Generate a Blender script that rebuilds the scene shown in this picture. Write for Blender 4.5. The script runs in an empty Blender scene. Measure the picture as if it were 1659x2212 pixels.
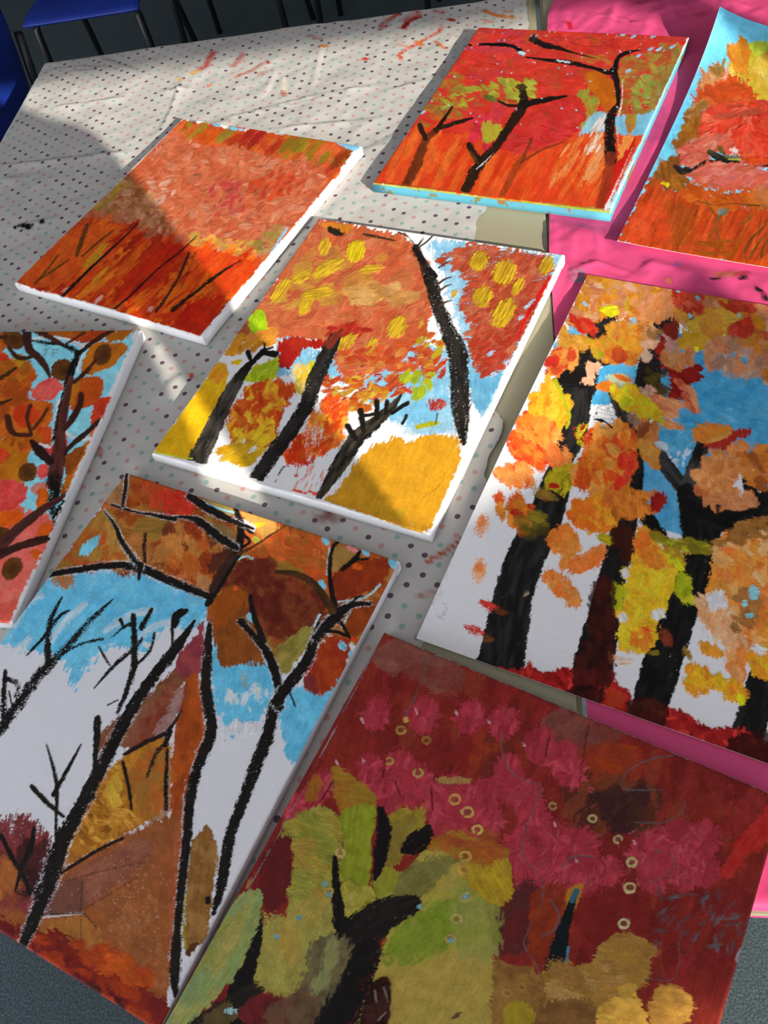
import bpy, bmesh, math, random
import numpy as np
from mathutils import Vector, Matrix

scene = bpy.context.scene
col = scene.collection

# ---------------------------------------------------------------- camera
F_PX, PITCH, ROLL = 1796.917, 0.94605591, -0.29005991     # focal length for a 1659 x 2212 frame, tilt and roll
ZT = .74                                                   # table top
ZP = ZT + .020                                             # painted face of a stretched canvas
CZ = ZP + .81                                              # lens height
_f = np.array((0, math.cos(PITCH), -math.sin(PITCH))); _x = np.array((1., 0, 0)); _u = np.cross(_x, _f)
_cx = math.cos(ROLL) * _x + math.sin(ROLL) * _u; _cu = -math.sin(ROLL) * _x + math.cos(ROLL) * _u

def at(px, py, z):                                         # a measured pixel of the photograph -> the point at height z
    d = _f * F_PX + _cx * (px - 829.5) - _cu * (py - 1106)
    return np.array((0, 0, CZ)) + d * ((z - CZ) / d[2])

cam_data = bpy.data.cameras.new('camera'); cam = bpy.data.objects.new('camera', cam_data); col.objects.link(cam)
cam_data.sensor_fit = 'VERTICAL'; cam_data.sensor_height = 24; cam_data.sensor_width = 18
cam_data.lens = 24 * F_PX / 2212; cam_data.clip_start = .02; cam_data.clip_end = 60
cam.matrix_world = Matrix(((_cx[0], _cu[0], -_f[0], 0), (_cx[1], _cu[1], -_f[1], 0), (_cx[2], _cu[2], -_f[2], CZ), (0, 0, 0, 1)))
scene.camera = cam

# ---------------------------------------------------------------- light: low sun through the window wall behind the lens, open sky beyond
world = bpy.data.worlds.new('sky'); scene.world = world; world.use_nodes = True
bg = world.node_tree.nodes['Background']; bg.inputs[0].default_value = (.87, .91, 1.0, 1); bg.inputs[1].default_value = 5.7
SUN_EL = math.radians(20); SUN = np.array((-.34 * math.cos(SUN_EL), .94 * math.cos(SUN_EL), -math.sin(SUN_EL))); SUN /= np.linalg.norm(SUN)
sd = bpy.data.lights.new('sun', 'SUN'); sun = bpy.data.objects.new('sun', sd); col.objects.link(sun)
sd.energy = 8.0; sd.angle = math.radians(.42); sd.color = (1.0, .93, .82)
sun.rotation_euler = Vector(SUN).to_track_quat('-Z', 'Y').to_euler(); sun.location = (3, -8, 4)

vs = scene.view_settings
scene.display_settings.display_device = 'sRGB'
vs.view_transform = 'Standard'; vs.look = 'None'; vs.exposure = 0.0; vs.gamma = 1.0; vs.use_curve_mapping = False

# ---------------------------------------------------------------- helpers
def tag(o, label=None, cat=None, group=None, kind=None):
    if label: o['label'] = label
    if cat: o['category'] = cat
    if group: o['group'] = group
    if kind: o['kind'] = kind
    return o

def empty(name, loc=(0, 0, 0), rz=0.):
    o = bpy.data.objects.new(name, None); col.objects.link(o); o.location = loc; o.rotation_euler = (0, 0, rz); o.empty_display_size = .05
    return o

def link(name, me, mat=None, parent=None):
    o = bpy.data.objects.new(name, me); col.objects.link(o)
    if mat is not None: me.materials.append(mat)
    if parent is not None: o.parent = parent
    return o

def mesh_pd(name, v, f, smooth_shade=False):
    me = bpy.data.meshes.new(name); me.from_pydata([tuple(map(float, p)) for p in v], [], f); me.update()
    if smooth_shade: me.polygons.foreach_set('use_smooth', [True] * len(me.polygons))
    return me

def box_bm(bm, x0, y0, z0, x1, y1, z1, bev=0.):
    r = bmesh.ops.create_cube(bm, size=1.)
    for v in r['verts']: v.co = Vector((x0 + (v.co.x + .5) * (x1 - x0), y0 + (v.co.y + .5) * (y1 - y0), z0 + (v.co.z + .5) * (z1 - z0)))
    if bev:
        es = {e for v in r['verts'] for e in v.link_edges}
        bmesh.ops.bevel(bm, geom=list(es), offset=bev, segments=2, affect='EDGES')

def box(name, x0, y0, z0, x1, y1, z1, mat, parent=None, bev=0.):
    bm = bmesh.new(); box_bm(bm, x0, y0, z0, x1, y1, z1, bev)
    me = bpy.data.meshes.new(name); bm.to_mesh(me); bm.free()
    return link(name, me, mat, parent)

def tube(name, pts, r, mat, parent=None, n=10):
    P = [Vector(p) for p in pts]; v = []; f = []
    for i, p in enumerate(P):
        d = (P[min(i + 1, len(P) - 1)] - P[max(i - 1, 0)]).normalized()
        a = d.cross(Vector((0, 0, 1)) if abs(d.z) < .9 else Vector((1, 0, 0))).normalized(); b = d.cross(a)
        for k in range(n):
            t = 2 * math.pi * k / n; v.append(p + a * (r * math.cos(t)) + b * (r * math.sin(t)))
    for i in range(len(P) - 1):
        for k in range(n): f.append((i * n + k, i * n + (k + 1) % n, (i + 1) * n + (k + 1) % n, (i + 1) * n + k))
    f.append(tuple(range(n))[::-1]); f.append(tuple(range((len(P) - 1) * n, len(P) * n)))
    return link(name, mesh_pd(name, v, f, True), mat, parent)

def grid_mesh(name, co, faces_mask=None):                   # co: (ny+1, nx+1, 3) -> quad mesh, fast
    ny, nx = co.shape[0] - 1, co.shape[1] - 1
    idx = np.arange((ny + 1) * (nx + 1), dtype=np.int32).reshape(ny + 1, nx + 1)
    q = np.stack((idx[:-1, :-1], idx[1:, :-1], idx[1:, 1:], idx[:-1, 1:]), -1).reshape(-1, 4)
    if faces_mask is not None: q = q[faces_mask.reshape(-1)]
    me = bpy.data.meshes.new(name)
    me.vertices.add(co.shape[0] * co.shape[1]); me.vertices.foreach_set('co', co.astype(np.float32).reshape(-1))
    me.loops.add(q.size); me.loops.foreach_set('vertex_index', q.reshape(-1))
    me.polygons.add(len(q)); me.polygons.foreach_set('loop_start', np.arange(0, q.size, 4, dtype=np.int32))
    me.update(calc_edges=True); me.validate()
    me.polygons.foreach_set('use_smooth', np.ones(len(me.polygons), bool))
    return me

def set_color(me, name, rgb, alpha=None):
    n = rgb.reshape(-1, 3).shape[0]
    a = np.ones((n, 4), np.float32); a[:, :3] = rgb.reshape(-1, 3)
    if alpha is not None: a[:, 3] = alpha.reshape(-1)
    at_ = me.color_attributes.new(name, 'FLOAT_COLOR', 'POINT'); at_.data.foreach_set('color', a.reshape(-1))

class Nodes:                                                # tiny node-graph writer
    def __init__(self, name):
        self.m = bpy.data.materials.new(name); self.m.use_nodes = True; self.t = self.m.node_tree
        self.b = self.t.nodes['Principled BSDF']
    def n(self, kind, **kw):
        x = self.t.nodes.new(kind)
        for k, v in kw.items():
            if k.startswith('i_'): self.put(x.inputs[int(k[2:]) if k[2:].isdigit() else k[2:]], v)
            else: setattr(x, k, v)
        return x
    def put(self, sock, v):
        if isinstance(v, bpy.types.NodeSocket): self.t.links.new(v, sock)
        else: sock.default_value = v
    def math(self, op, a, b=0., c=0.):
        x = self.n('ShaderNodeMath', operation=op); self.put(x.inputs[0], a); self.put(x.inputs[1], b); self.put(x.inputs[2], c); return x.outputs[0]
    def mix(self, f, a, b, mode='MIX'):
        x = self.n('ShaderNodeMix', data_type='RGBA', blend_type=mode); self.put(x.inputs[0], f); self.put(x.inputs[6], a); self.put(x.inputs[7], b); return x.outputs[2]
    def noise(self, scale, detail=3., vec=None, rough=.5):
        x = self.n('ShaderNodeTexNoise'); x.inputs['Scale'].default_value = scale; x.inputs['Detail'].default_value = detail; x.inputs['Roughness'].default_value = rough
        if vec is not None: self.put(x.inputs['Vector'], vec)
        return x.outputs['Fac']
    def ramp(self, f, lo, hi):
        x = self.n('ShaderNodeMapRange', interpolation_type='SMOOTHSTEP'); self.put(x.inputs[0], f); x.inputs[1].default_value = lo; x.inputs[2].default_value = hi; return x.outputs[0]
    def bump(self, h, strength, dist):
        x = self.n('ShaderNodeBump'); x.inputs['Strength'].default_value = strength; x.inputs['Distance'].default_value = dist; self.put(x.inputs['Height'], h)
        self.t.links.new(x.outputs[0], self.b.inputs['Normal'])
    def out(self, base=None, rough=None, spec=None):
        if base is not None: self.put(self.b.inputs['Base Color'], base)
        if rough is not None: self.put(self.b.inputs['Roughness'], rough)
        if spec is not None: self.b.inputs['Specular IOR Level'].default_value = spec
        return self.m

def plain(name, rgb, rough=.6, spec=.4, var=.08, scale=60, bump=0., bscale=300):
    g = Nodes(name); co = g.n('ShaderNodeTexCoord').outputs['Object']
    f = g.noise(scale, 4, co)
    c = g.mix(f, (*[q * (1 - var) for q in rgb], 1), (*[min(1, q * (1 + var)) for q in rgb], 1))
    if bump: g.bump(g.noise(bscale, 3, co), bump, .001)
    return g.out(c, rough, spec)

# ---------------------------------------------------------------- paint engine
# A Sheet is the painted face of one canvas or paper: a grid of vertex colours (linear albedo) and a relief height
# (thick acrylic), laid down stroke by stroke.  Strokes are written in the drawing coordinates of that sheet.
_rs = np.random.RandomState(7)
_LAT = _rs.rand(256, 256).astype(np.float32)

def _tile():
    g = np.arange(2048, dtype=np.float32) / 8; i = g.astype(np.int32); f = g - i; f = f * f * (3 - 2 * f)
    r = _LAT[i][:, i]; dn = _LAT[(i + 1) & 255][:, i]; rt = _LAT[i][:, (i + 1) & 255]; dr = _LAT[(i + 1) & 255][:, (i + 1) & 255]
    fy = f[:, None]; fx = f[None, :]
    return ((r + (rt - r) * fx) * (1 - fy) + (dn + (dr - dn) * fx) * fy).astype(np.float32)
_NT = _tile()

def vnoise(x, y, seed=0):                                   # smooth value noise, looked up in a tile
    xi = ((x + seed * 37.17) * 8).astype(np.int32) & 2047; yi = ((y + seed * 91.73) * 8).astype(np.int32) & 2047
    return _NT[yi, xi]

def fbm(x, y, seed=0):
    return (vnoise(x, y, seed) + .5 * vnoise(x * 2.1, y * 2.1, seed + 3) + .25 * vnoise(x * 4.3, y * 4.3, seed + 5)) / 1.75

def smooth(e0, e1, x):
    t = np.clip((x - e0) / (e1 - e0), 0, 1)
    return t * t * (3 - 2 * t)

def catmull(pts, closed, n=4):
    P = [np.array(p, float) for p in pts]; L = len(P); out = []
    rng = range(L) if closed else range(L - 1)
    for i in rng:
        if closed: a, b, c, d = P[(i - 1) % L], P[i], P[(i + 1) % L], P[(i + 2) % L]
        else: a, b, c, d = P[max(i - 1, 0)], P[i], P[i + 1], P[min(i + 2, L - 1)]
        for k in range(n):
            t = k / n
            out.append(.5 * (2 * b + (c - a) * t + (2 * a - 5 * b + 4 * c - d) * t * t + (3 * b - a - 3 * c + d) * t ** 3))
    if not closed: out.append(P[-1])
    return out

def homography(src, dst):
    A = []; B = []
    for (x, y), (u, v) in zip(src, dst):
        A += [[x, y, 1, 0, 0, 0, -u * x, -u * y], [0, 0, 0, x, y, 1, -v * x, -v * y]]; B += [u, v]
    h = np.linalg.solve(np.array(A, float), np.array(B, float))
    return np.append(h, 1).reshape(3, 3)

def hx(s):
    c = np.array([int(s[i:i + 2], 16) / 255 for i in (1, 3, 5)])
    return np.where(c <= .04045, c / 12.92, ((c + .055) / 1.055) ** 2.4)

# the light each colour was matched under (sun, or open shade), so that a pigment keeps one albedo everywhere
SUNLIT = np.array((1.28, 1.20, 1.10))
SHADE = np.array((.54, .55, .60))
WHITE = np.array((.86, .86, .86))

def stride(a, k):
    if k == 1: return a
    i = np.minimum(np.arange(0, a.shape[0] + k - 1, k), a.shape[0] - 1); j = np.minimum(np.arange(0, a.shape[1] + k - 1, k), a.shape[1] - 1)
    return a[i][:, j]

def unstride(a, shape, k):
    if k == 1: return a
    def ax(n, m):
        p = np.arange(n, dtype=np.float32) / k; i = np.minimum(p.astype(np.int32), m - 2); f = p - i
        last = (n - 1) - (m - 2) * k
        return i, np.where(i == m - 2, np.minimum((np.arange(n) - (m - 2) * k) / max(last, 1), 1), f).astype(np.float32)
    i, fi = ax(shape[0], a.shape[0]); j, fj = ax(shape[1], a.shape[1])
    b = a[i] * (1 - fi)[:, None] + a[i + 1] * fi[:, None]
    return b[:, j] * (1 - fj) + b[:, j + 1] * fj

class Sheet:
    def __init__(self, corners, nx, ny, base=WHITE, seed=1):
        self.nx, self.ny = nx, ny
        U, V = np.meshgrid(np.linspace(0, 1, nx + 1), np.linspace(0, 1, ny + 1))
        H = homography([(0, 0), (1, 0), (1, 1), (0, 1)], corners)
        w = H[2, 0] * U + H[2, 1] * V + H[2, 2]
        self.X = ((H[0, 0] * U + H[0, 1] * V + H[0, 2]) / w).astype(np.float32)
        self.Y = ((H[1, 0] * U + H[1, 1] * V + H[1, 2]) / w).astype(np.float32)
        self.Hi = np.linalg.inv(H); self.Hm = H
        self.C = np.empty((ny + 1, nx + 1, 3), np.float32); self.C[:] = base
        self.T = np.zeros((ny + 1, nx + 1), np.float32)
        self.k = SHADE; self.f = (0., 0., 1.); self.rs = np.random.RandomState(seed); self.seed = seed
        self.weave = .0
    def fr(self, ox, oy, s): self.f = (ox, oy, s); return self
    def lit(self): self.k = SUNLIT
    def shd(self): self.k = SHADE
    def mid(self, t=.5): self.k = SHADE * (1 - t) + SUNLIT * t
    def col(self, c):
        if not isinstance(c, str): return np.array(c)
        c = hx(c) / self.k
        return np.clip(c * .62 if c.max() < .05 else c, .004, .9)
    def xy(self, p): return (self.f[0] + p[0] * self.f[2], self.f[1] + p[1] * self.f[2])
    def block(self, x0, y0, x1, y1):
        uv = []
        for x, y in ((x0, y0), (x1, y0), (x1, y1), (x0, y1)):
            q = self.Hi @ np.array((x, y, 1.)); uv.append(q[:2] / q[2])
        uv = np.array(uv); a = uv.min(0); b = uv.max(0)
        i0 = max(0, int(a[1] * self.ny) - 1); i1 = min(self.ny + 1, int(b[1] * self.ny) + 3)
        j0 = max(0, int(a[0] * self.nx) - 1); j1 = min(self.nx + 1, int(b[0] * self.nx) + 3)
        if i0 >= i1 or j0 >= j1: return None
        return (slice(i0, i1), slice(j0, j1))
    def put(self, sl, a, col, h):
        a = np.clip(a, 0, 1)
        self.C[sl] += (col - self.C[sl]) * a[..., None]
        self.T[sl] += (h - .55 * self.T[sl]) * a
    def tint(self, X, Y, c1, c2, ang, streak, blotch, seed):
        n = fbm(X / blotch, Y / blotch, seed)
        t = smooth(.35, .65, n)[..., None]
        col = c1 * (1 - t) + c2 * t
        ca, sa = math.cos(ang), math.sin(ang)
        al = X * ca + Y * sa; ac = -X * sa + Y * ca
        b = vnoise(al / 26, ac / 2.1, seed + 9) * .6 + vnoise(al / 45, ac / 4.5, seed + 11) * .4
        return col * (1 + streak * (b - .5) * 2)[..., None], b
    def area(self, pts, c, c2=None, rough=5, soft=2.5, dry=0., ang=90, streak=.14, op=1., h=.25, blotch=22, smoothed=True, grain=5.):
        P = [self.xy(p) for p in pts]
        if smoothed: P = catmull(P, True, 3)
        P = np.array(P); m = rough + soft + 3
        sl = self.block(P[:, 0].min() - m, P[:, 1].min() - m, P[:, 0].max() + m, P[:, 1].max() + m)
        if sl is None: return
        X, Y = self.X[sl], self.Y[sl]; self.seed += 1; sd = self.seed
        k = 3 if min(X.shape) > 24 else 1
        X0, Y0 = X, Y; X, Y = stride(X, k), stride(Y, k)
        d2 = np.full(X.shape, 1e12, np.float32); ins = np.zeros(X.shape, bool)
        P = P.astype(np.float32); Q = np.roll(P, -1, 0)
        for (ax, ay), (bx, by) in zip(P, Q):
            ex, ey = bx - ax, by - ay; L = ex * ex + ey * ey + 1e-9
            wx = X - np.float32(ax); wy = Y - np.float32(ay)
            t = np.clip((wx * ex + wy * ey) / L, 0, 1)
            dx = wx - ex * t; dy = wy - ey * t
            np.minimum(d2, dx * dx + dy * dy, out=d2)
            cnd = ((ay <= Y) & (by > Y)) | ((by <= Y) & (ay > Y))
            if ey != 0: ins ^= cnd & (X < ax + (Y - ay) * (ex / ey))
        d = np.sqrt(d2); d = unstride(np.where(ins, d, -d), X0.shape, k); X, Y = X0, Y0
        ar = math.radians(ang); ca, sa = math.cos(ar), math.sin(ar)
        al = X * ca + Y * sa; ac = -X * sa + Y * ca
        rn = fbm(X / (grain * 2.2), Y / (grain * 2.2), sd) * .55 + vnoise(al / (grain * 2.4), ac / (grain * .5), sd + 2) * .45
        a = smooth(-soft * .5, soft * .5, d + rough * (rn - .5) * 2.4)
        c1 = self.col(c); c2 = self.col(c2) if c2 is not None else c1 * .86
        colr, b = self.tint(X, Y, c1, c2, ar, streak, blotch, sd)
        if dry > 0:
            g = vnoise(X / 1.7, Y / 1.7, sd + 4) * .45 + b * .55
            edge = np.clip(1 - d / (rough * 4 + 6), 0, 1)
            a = a * smooth(-.1, .12, g - dry * (.35 + .65 * edge))
        self.put(sl, a * op, colr, h * (.5 + b))
    def stroke(self, pts, w, c, c2=None, rough=.22, dry=0., op=1., h=.35, streak=.16, soft=2., smoothed=True, taper=0., grain=4.):
        s = self.f[2]
        P = [self.xy(p) for p in pts]
        W = [w] * len(P) if np.isscalar(w) else list(w)
        W = [q * s for q in W]
        R = [np.array((*p, q)) for p, q in zip(P, W)]
        if smoothed and len(R) > 2: R = catmull(R, False, 4)
        R = np.array(R); m = R[:, 2].max() * .8 + soft + 4
        sl = self.block(R[:, 0].min() - m, R[:, 1].min() - m, R[:, 0].max() + m, R[:, 1].max() + m)
        if sl is None: return
        X, Y = self.X[sl], self.Y[sl]; self.seed += 1; sd = self.seed
        k = 2 if min(X.shape) > 40 else 1
        X0, Y0 = X, Y; X, Y = stride(X, k), stride(Y, k); R = R.astype(np.float32)
        best = np.full(X.shape, -1e9, np.float32); al = np.zeros(X.shape, np.float32); ac = np.zeros(X.shape, np.float32); ww = np.ones(X.shape, np.float32)
        acc = 0.
        for (ax, ay, aw), (bx, by, bw) in zip(R[:-1], R[1:]):
            ex, ey = bx - ax, by - ay; L2 = ex * ex + ey * ey + 1e-9; L = math.sqrt(L2)
            wx = X - np.float32(ax); wy = Y - np.float32(ay)
            t = np.clip((wx * ex + wy * ey) / L2, 0, 1)
            dd = np.sqrt((wx - ex * t) ** 2 + (wy - ey * t) ** 2)
            wd = (aw + (bw - aw) * t) * .5; v = wd - dd
            u = v > best
            best = np.where(u, v, best); al = np.where(u, acc + t * L, al)
            ac = np.where(u, (wx * -ey + wy * ex) / L, ac); ww = np.where(u, wd, ww)
            acc += L
        if k > 1: best, al, ac, ww = (unstride(q, X0.shape, k) for q in (best, al, ac, ww)); X, Y = X0, Y0
        rn = fbm(X / (grain * 1.6), Y / (grain * 1.6), sd) * .5 + vnoise(al / 7, ac / 1.6, sd + 2) * .5
        am = np.clip(rough * ww * 2, .6, 7)
        a = smooth(-soft * .5, soft * .5, best + am * (rn - .5) * 2)
        c1 = self.col(c); c2 = self.col(c2) if c2 is not None else c1 * .8
        b = vnoise(al / 30, ac / 1.9, sd + 9)
        t = smooth(.3, .7, fbm(al / 40, ac / 9, sd + 6))[..., None]
        colr = (c1 * (1 - t) + c2 * t) * (1 + streak * (b - .5) * 2)[..., None]
        if dry > 0:
            g = vnoise(X / 1.5, Y / 1.5, sd + 4) * .6 + b * .4
            edge = np.clip(1 - best / (ww + 1e-3), 0, 1) ** 1.2
            end = np.clip(al / max(acc, 1), 0, 1) * taper
            a = a * smooth(-.1, .1, g - dry * (.25 + .75 * edge) - end * .5)
        self.put(sl, a * op, colr, h * (.4 + b))
    def dab(self, x, y, rx, ry, ang, c, c2=None, rough=.3, dry=.15, op=1., h=.5, streak=.16):
        px, py = self.xy((x, y)); s = self.f[2]; rx *= s; ry *= s
        m = max(rx, ry) * 1.5 + 3
        sl = self.block(px - m, py - m, px + m, py + m)
        if sl is None: return
        X, Y = self.X[sl], self.Y[sl]; self.seed += 1; sd = self.seed
        ar = math.radians(ang); ca, sa = math.cos(ar), math.sin(ar)
        al = (X - px) * ca + (Y - py) * sa; ac = -(X - px) * sa + (Y - py) * ca
        r = np.sqrt((al / rx) ** 2 + (ac / ry) ** 2)
        mn = min(rx, ry)
        rn = fbm(X / 6, Y / 6, sd) * .5 + vnoise(al / 9, ac / 1.5, sd + 2) * .3 + vnoise(X / 2, Y / 2, sd + 7) * .2
        best = (1 - r) * mn + mn * rough * (rn - .5) * 3.2
        a = smooth(-1.1, 1.1, best)
        c1 = self.col(c); c2 = self.col(c2) if c2 is not None else c1 * .88
        b = vnoise(al / 20, ac / 1.8, sd + 9)
        t = smooth(.3, .7, fbm(X / 14, Y / 14, sd + 6))[..., None]
        colr = (c1 * (1 - t) + c2 * t) * (1 + streak * (b - .5) * 2)[..., None]
        if dry > 0:
            g = vnoise(X / 1.6, Y / 1.6, sd + 4) * .5 + b * .5
            a = a * smooth(-.1, .12, g - dry * 1.35 * (.25 + .75 * np.clip(r, 0, 1.2) ** 1.5))
        self.put(sl, a * op, colr, h * (.4 + .9 * b))
    def scatter(self, pts, cols, n, size, ang=60, dang=40, dry=.2, op=1., h=.5, ratio=.6, rough=.32):
        P = np.array(pts, float); rs = self.rs
        x0, y0 = P.min(0); x1, y1 = P.max(0); Q = np.roll(P, -1, 0); k = 0; tries = 0
        while k < n and tries < n * 12:
            tries += 1
            x = rs.uniform(x0, x1); y = rs.uniform(y0, y1)
            ins = False
            for (ax, ay), (bx, by) in zip(P, Q):
                if (ay > y) != (by > y) and x < ax + (y - ay) * (bx - ax) / (by - ay): ins = not ins
            if not ins: continue
            k += 1
            r = size * rs.uniform(.6, 1.35)
            c = cols[rs.randint(len(cols))]; c2 = cols[rs.randint(len(cols))]
            self.dab(x, y, r, r * ratio * rs.uniform(.7, 1.25), ang + rs.uniform(-dang, dang), c, c2 if rs.rand() < .35 else None, rough, dry * rs.uniform(.3, 1.4), op, h * rs.uniform(.5, 1.3))
    def finish(self, amp=.16, big=.10):                          # pigment never dries perfectly even
        X, Y = self.X, self.Y
        n = vnoise(X / 2.3, Y / 2.3, 5) * .5 + vnoise(X / 5.5, Y / 5.5, 6) * .5
        m = vnoise(X / 17, Y / 17, 8)
        painted = np.clip((WHITE.mean() * .92 - self.C.min(2)) * 3, .05, 1)
        self.C *= (1 + painted * (amp * (n - .5) * 2 + big * (m - .5) * 2))[..., None]
        return self
    def dot(self, x, y, r, c): self.dab(x, y, r, r, 0, c, rough=.2, dry=0, h=.2)
    def line(self, pts, w, c, op=1., dry=.2): self.stroke(pts, w, c, rough=.25, dry=dry, op=op, h=.1)
    def text(self, glyphs, w, c, op=.9):
        for g in glyphs: self.stroke(g, w, c, rough=.15, dry=.1, op=op, h=0, smoothed=False)

CORNERS = {'p1': [(394.7, 254.3), (781.3, 315.5), (437.1, 729.1), (30.3, 611.6)], 'p2': [(1033.4, 58.7), (1489.2, 79.2), (1318.9, 458.7), (804.8, 395.7)],
           'p3': [(689.3, 471.2), (1219.7, 549.4), (928.6, 1154.8), (326.3, 980.3)], 'p4': [(1269.0, 597.8), (2000.9, 719.0), (1819.8, 1706.3), (898.6, 1378.4)],
           'p5': [(1555, 15), (2165.1, 42.3), (2044, 624.6), (1333, 517)],
           'p6': [(-180.8, 719.1), (305.6, 711.7), (25.9, 1345.8), (-556.8, 1301.8)], 'p7': [(271.8, 1020.3), (861.9, 1210.9), (339.9, 2227.0), (-316.1, 1812.9)],
           'p8': [(829.8, 1364.7), (1692.6, 1724.1), (1259.2, 3272.0), (227.4, 2439.3)]}
# ---------------------------------------------------------------- the eight paintings
FA = (0, 0, .5003); FB = (780, 0, .53); FC = (320, 450, .5606); FD = (880, 580, .506); FE = (0, 680, .3256)
FG = (0, 1000, .5478); FH = (360, 1350, .783); FI = (1330, 0, .2712); FJ = (1180, 580, .28873); FK = (1180, 1040, .28873)
FM = (0, 1000, .27125); FN = (420, 1150, .28933); FO = (360, 1600, .38577); FQ = (960, 1600, .42134)
BLK = '#191614'

def paint_orange_wood():
    s = Sheet(CORNERS['p1'], 336, 410, seed=11); s.fr(*FA)
    V = 136
    s.shd()
    s.area([(0, 0), (5, 5), (5, 4)], '#ffffff')
    s.lit()
    s.area([(790, 512), (1000, 560), (1300, 585), (1545, 625), (1450, 770), (1340, 900), (1200, 1070), (1000, 1300), (860, 1455), (740, 1405), (600, 1385), (440, 1330), (260, 1275), (66, 1220), (300, 980), (560, 740), (700, 600)], '#d8501e', '#dd6a35', rough=5, ang=V, streak=.2, smoothed=False)
    # streaks along the far edge
    s.scatter([(800, 515), (1540, 630), (1450, 760), (1300, 700), (1000, 620), (780, 600)], ['#d9601c', '#b83a18', '#a67a1e', '#c6402a', '#cf701f', '#98801e', '#c85a20'], 60, 46, V, 8, .3, ratio=.3)
    for x, y, c in ((1080, 570, '#b52a1c'), (1110, 600, '#a8231a'), (1180, 640, '#b8341a'), (1290, 620, '#98781e'), (1240, 630, '#94701c'), (1470, 690, '#9c3a16'), (1350, 640, '#b0741c'), (975, 580, '#98802a'), (900, 600, '#e0641a'), (860, 570, '#b08a24')):
        s.dab(x, y, 62, 20, V, c, dry=.35)
    s.dab(870, 620, 80, 40, V, '#df5a18'); s.dab(900, 660, 60, 30, V, '#e2602a')
    # crown
    crown = [(740, 560), (800, 600), (940, 640), (1050, 650), (1200, 690), (1340, 690), (1420, 770), (1360, 880), (1260, 990), (1160, 1100), (1050, 1110), (900, 1110), (840, 1040), (740, 1040), (640, 1030), (560, 960), (420, 960), (340, 965), (440, 850), (560, 740), (650, 660)]
    s.area(crown, '#d8754c', '#cc5e38', rough=18, ang=150, streak=.22, h=.5)
    s.scatter(crown, ['#dd7a50', '#d06a45', '#c85a3a', '#d8825e', '#cf6038', '#d96b44', '#c4603c', '#e08a66', '#d4704a'], 420, 26, 150, 50, .45, ratio=.45, h=.9)
    s.scatter([(900, 800), (1100, 780), (1050, 950), (920, 930)], ['#c4423c', '#cc4a40', '#d0604a'], 40, 22, 130, 40, .4, ratio=.4)
    s.scatter([(1060, 780), (1300, 720), (1330, 800), (1200, 850), (1080, 840)], ['#d84a24', '#dc5a30', '#c84428'], 34, 24, 140, 40, .35, ratio=.45)
    s.scatter([(760, 720), (1250, 700), (1150, 860), (850, 830)], ['#5a4a34', '#6a4a30', '#7a5238'], 26, 14, 160, 40, .6, op=.6, ratio=.25)
    s.scatter([(640, 780), (760, 790), (740, 900), (640, 880)], ['#e3a98c', '#dd9a78'], 22, 18, 150, 40, .4, ratio=.5)
    s.shd()
    s.scatter([(420, 890), (560, 760), (700, 900), (720, 1030), (560, 960)], ['#8a5a34', '#94623e', '#7a4526', '#a06a4c', '#86592f', '#a5745a'], 110, 24, 150, 60, .35, ratio=.5, h=.8)
    s.scatter([(390, 900), (520, 780), (560, 790), (430, 920)], ['#8c7c26', '#98702a', '#7f6a28'], 22, 20, 140, 20, .3, op=.8, ratio=.4)
    s.scatter([(800, 1010), (1100, 1050), (1160, 1100), (1040, 1110), (860, 1070)], ['#9a6a2c', '#a87838', '#8f7030'], 26, 24, 160, 40, .3, ratio=.5)
    s.lit(); s.scatter([(1130, 1010), (1250, 950), (1180, 1080), (1060, 1110)], ['#c0844a', '#a88a3e', '#c99a66'], 30, 20, 160, 40, .3, ratio=.5)
    s.area([(870, 1070), (960, 1065), (1010, 1100), (960, 1120), (880, 1110)], '#e0915a', rough=6)
    # ground streaks
    s.shd()
    gr = [(350, 970), (560, 975), (660, 1050), (820, 1060), (1060, 1125), (1100, 1140), (980, 1300), (860, 1440), (600, 1380), (260, 1270), (75, 1215)]
    s.area(gr, '#a8380c', '#96260a', rough=8, ang=V, streak=.3, blotch=40)
    cs = ['#b04a10', '#a83a0c', '#9a2808', '#b8540f', '#8a1c08', '#b04012', '#a83210', '#bc5c14']
    s.scatter(gr, cs, 150, 80, V, 4, .35, ratio=.2, h=.5)
    s.area([(640, 1060), (800, 1065), (720, 1180), (560, 1300), (480, 1280), (560, 1180)], '#8f1206', '#9a1c08', rough=10, ang=V, streak=.25, op=.85)
    s.area([(200, 1080), (340, 980), (520, 975), (440, 1080), (250, 1240), (90, 1205)], '#b04c14', '#a84010', rough=10, ang=V, streak=.25, op=.8)
    s.lit()
    s.area([(870, 1080), (1100, 1140), (1020, 1250), (960, 1300), (900, 1190), (830, 1080)], '#f0521c', '#e84014', rough=10, ang=V, streak=.25, op=.8)
    s.shd()
    s.area([(700, 1360), (860, 1300), (960, 1280), (870, 1440)], '#9c1606', '#8f1008', rough=12, ang=V, streak=.25, op=.8)
    s.area([(360, 1140), (440, 1060), (470, 1055), (420, 1120), (370, 1155)], '#ac7018', '#8c6a1a', rough=5, ang=V)
    s.dab(430, 1190, 60, 8, V, '#b07a1a', dry=.4); s.dab(400, 1240, 70, 10, V, '#a8641c', dry=.4)
    for x, y in ((430, 1290), (420, 1300), (280, 1255), (650, 1335)): s.dab(x, y, 26, 12, V, '#c08a80', dry=.6, op=.8)
    # saplings
    s.stroke([(598, 962), (520, 1040), (460, 1095), (380, 1170), (268, 1282)], [5, 8, 9, 12, 14], BLK)
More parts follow.
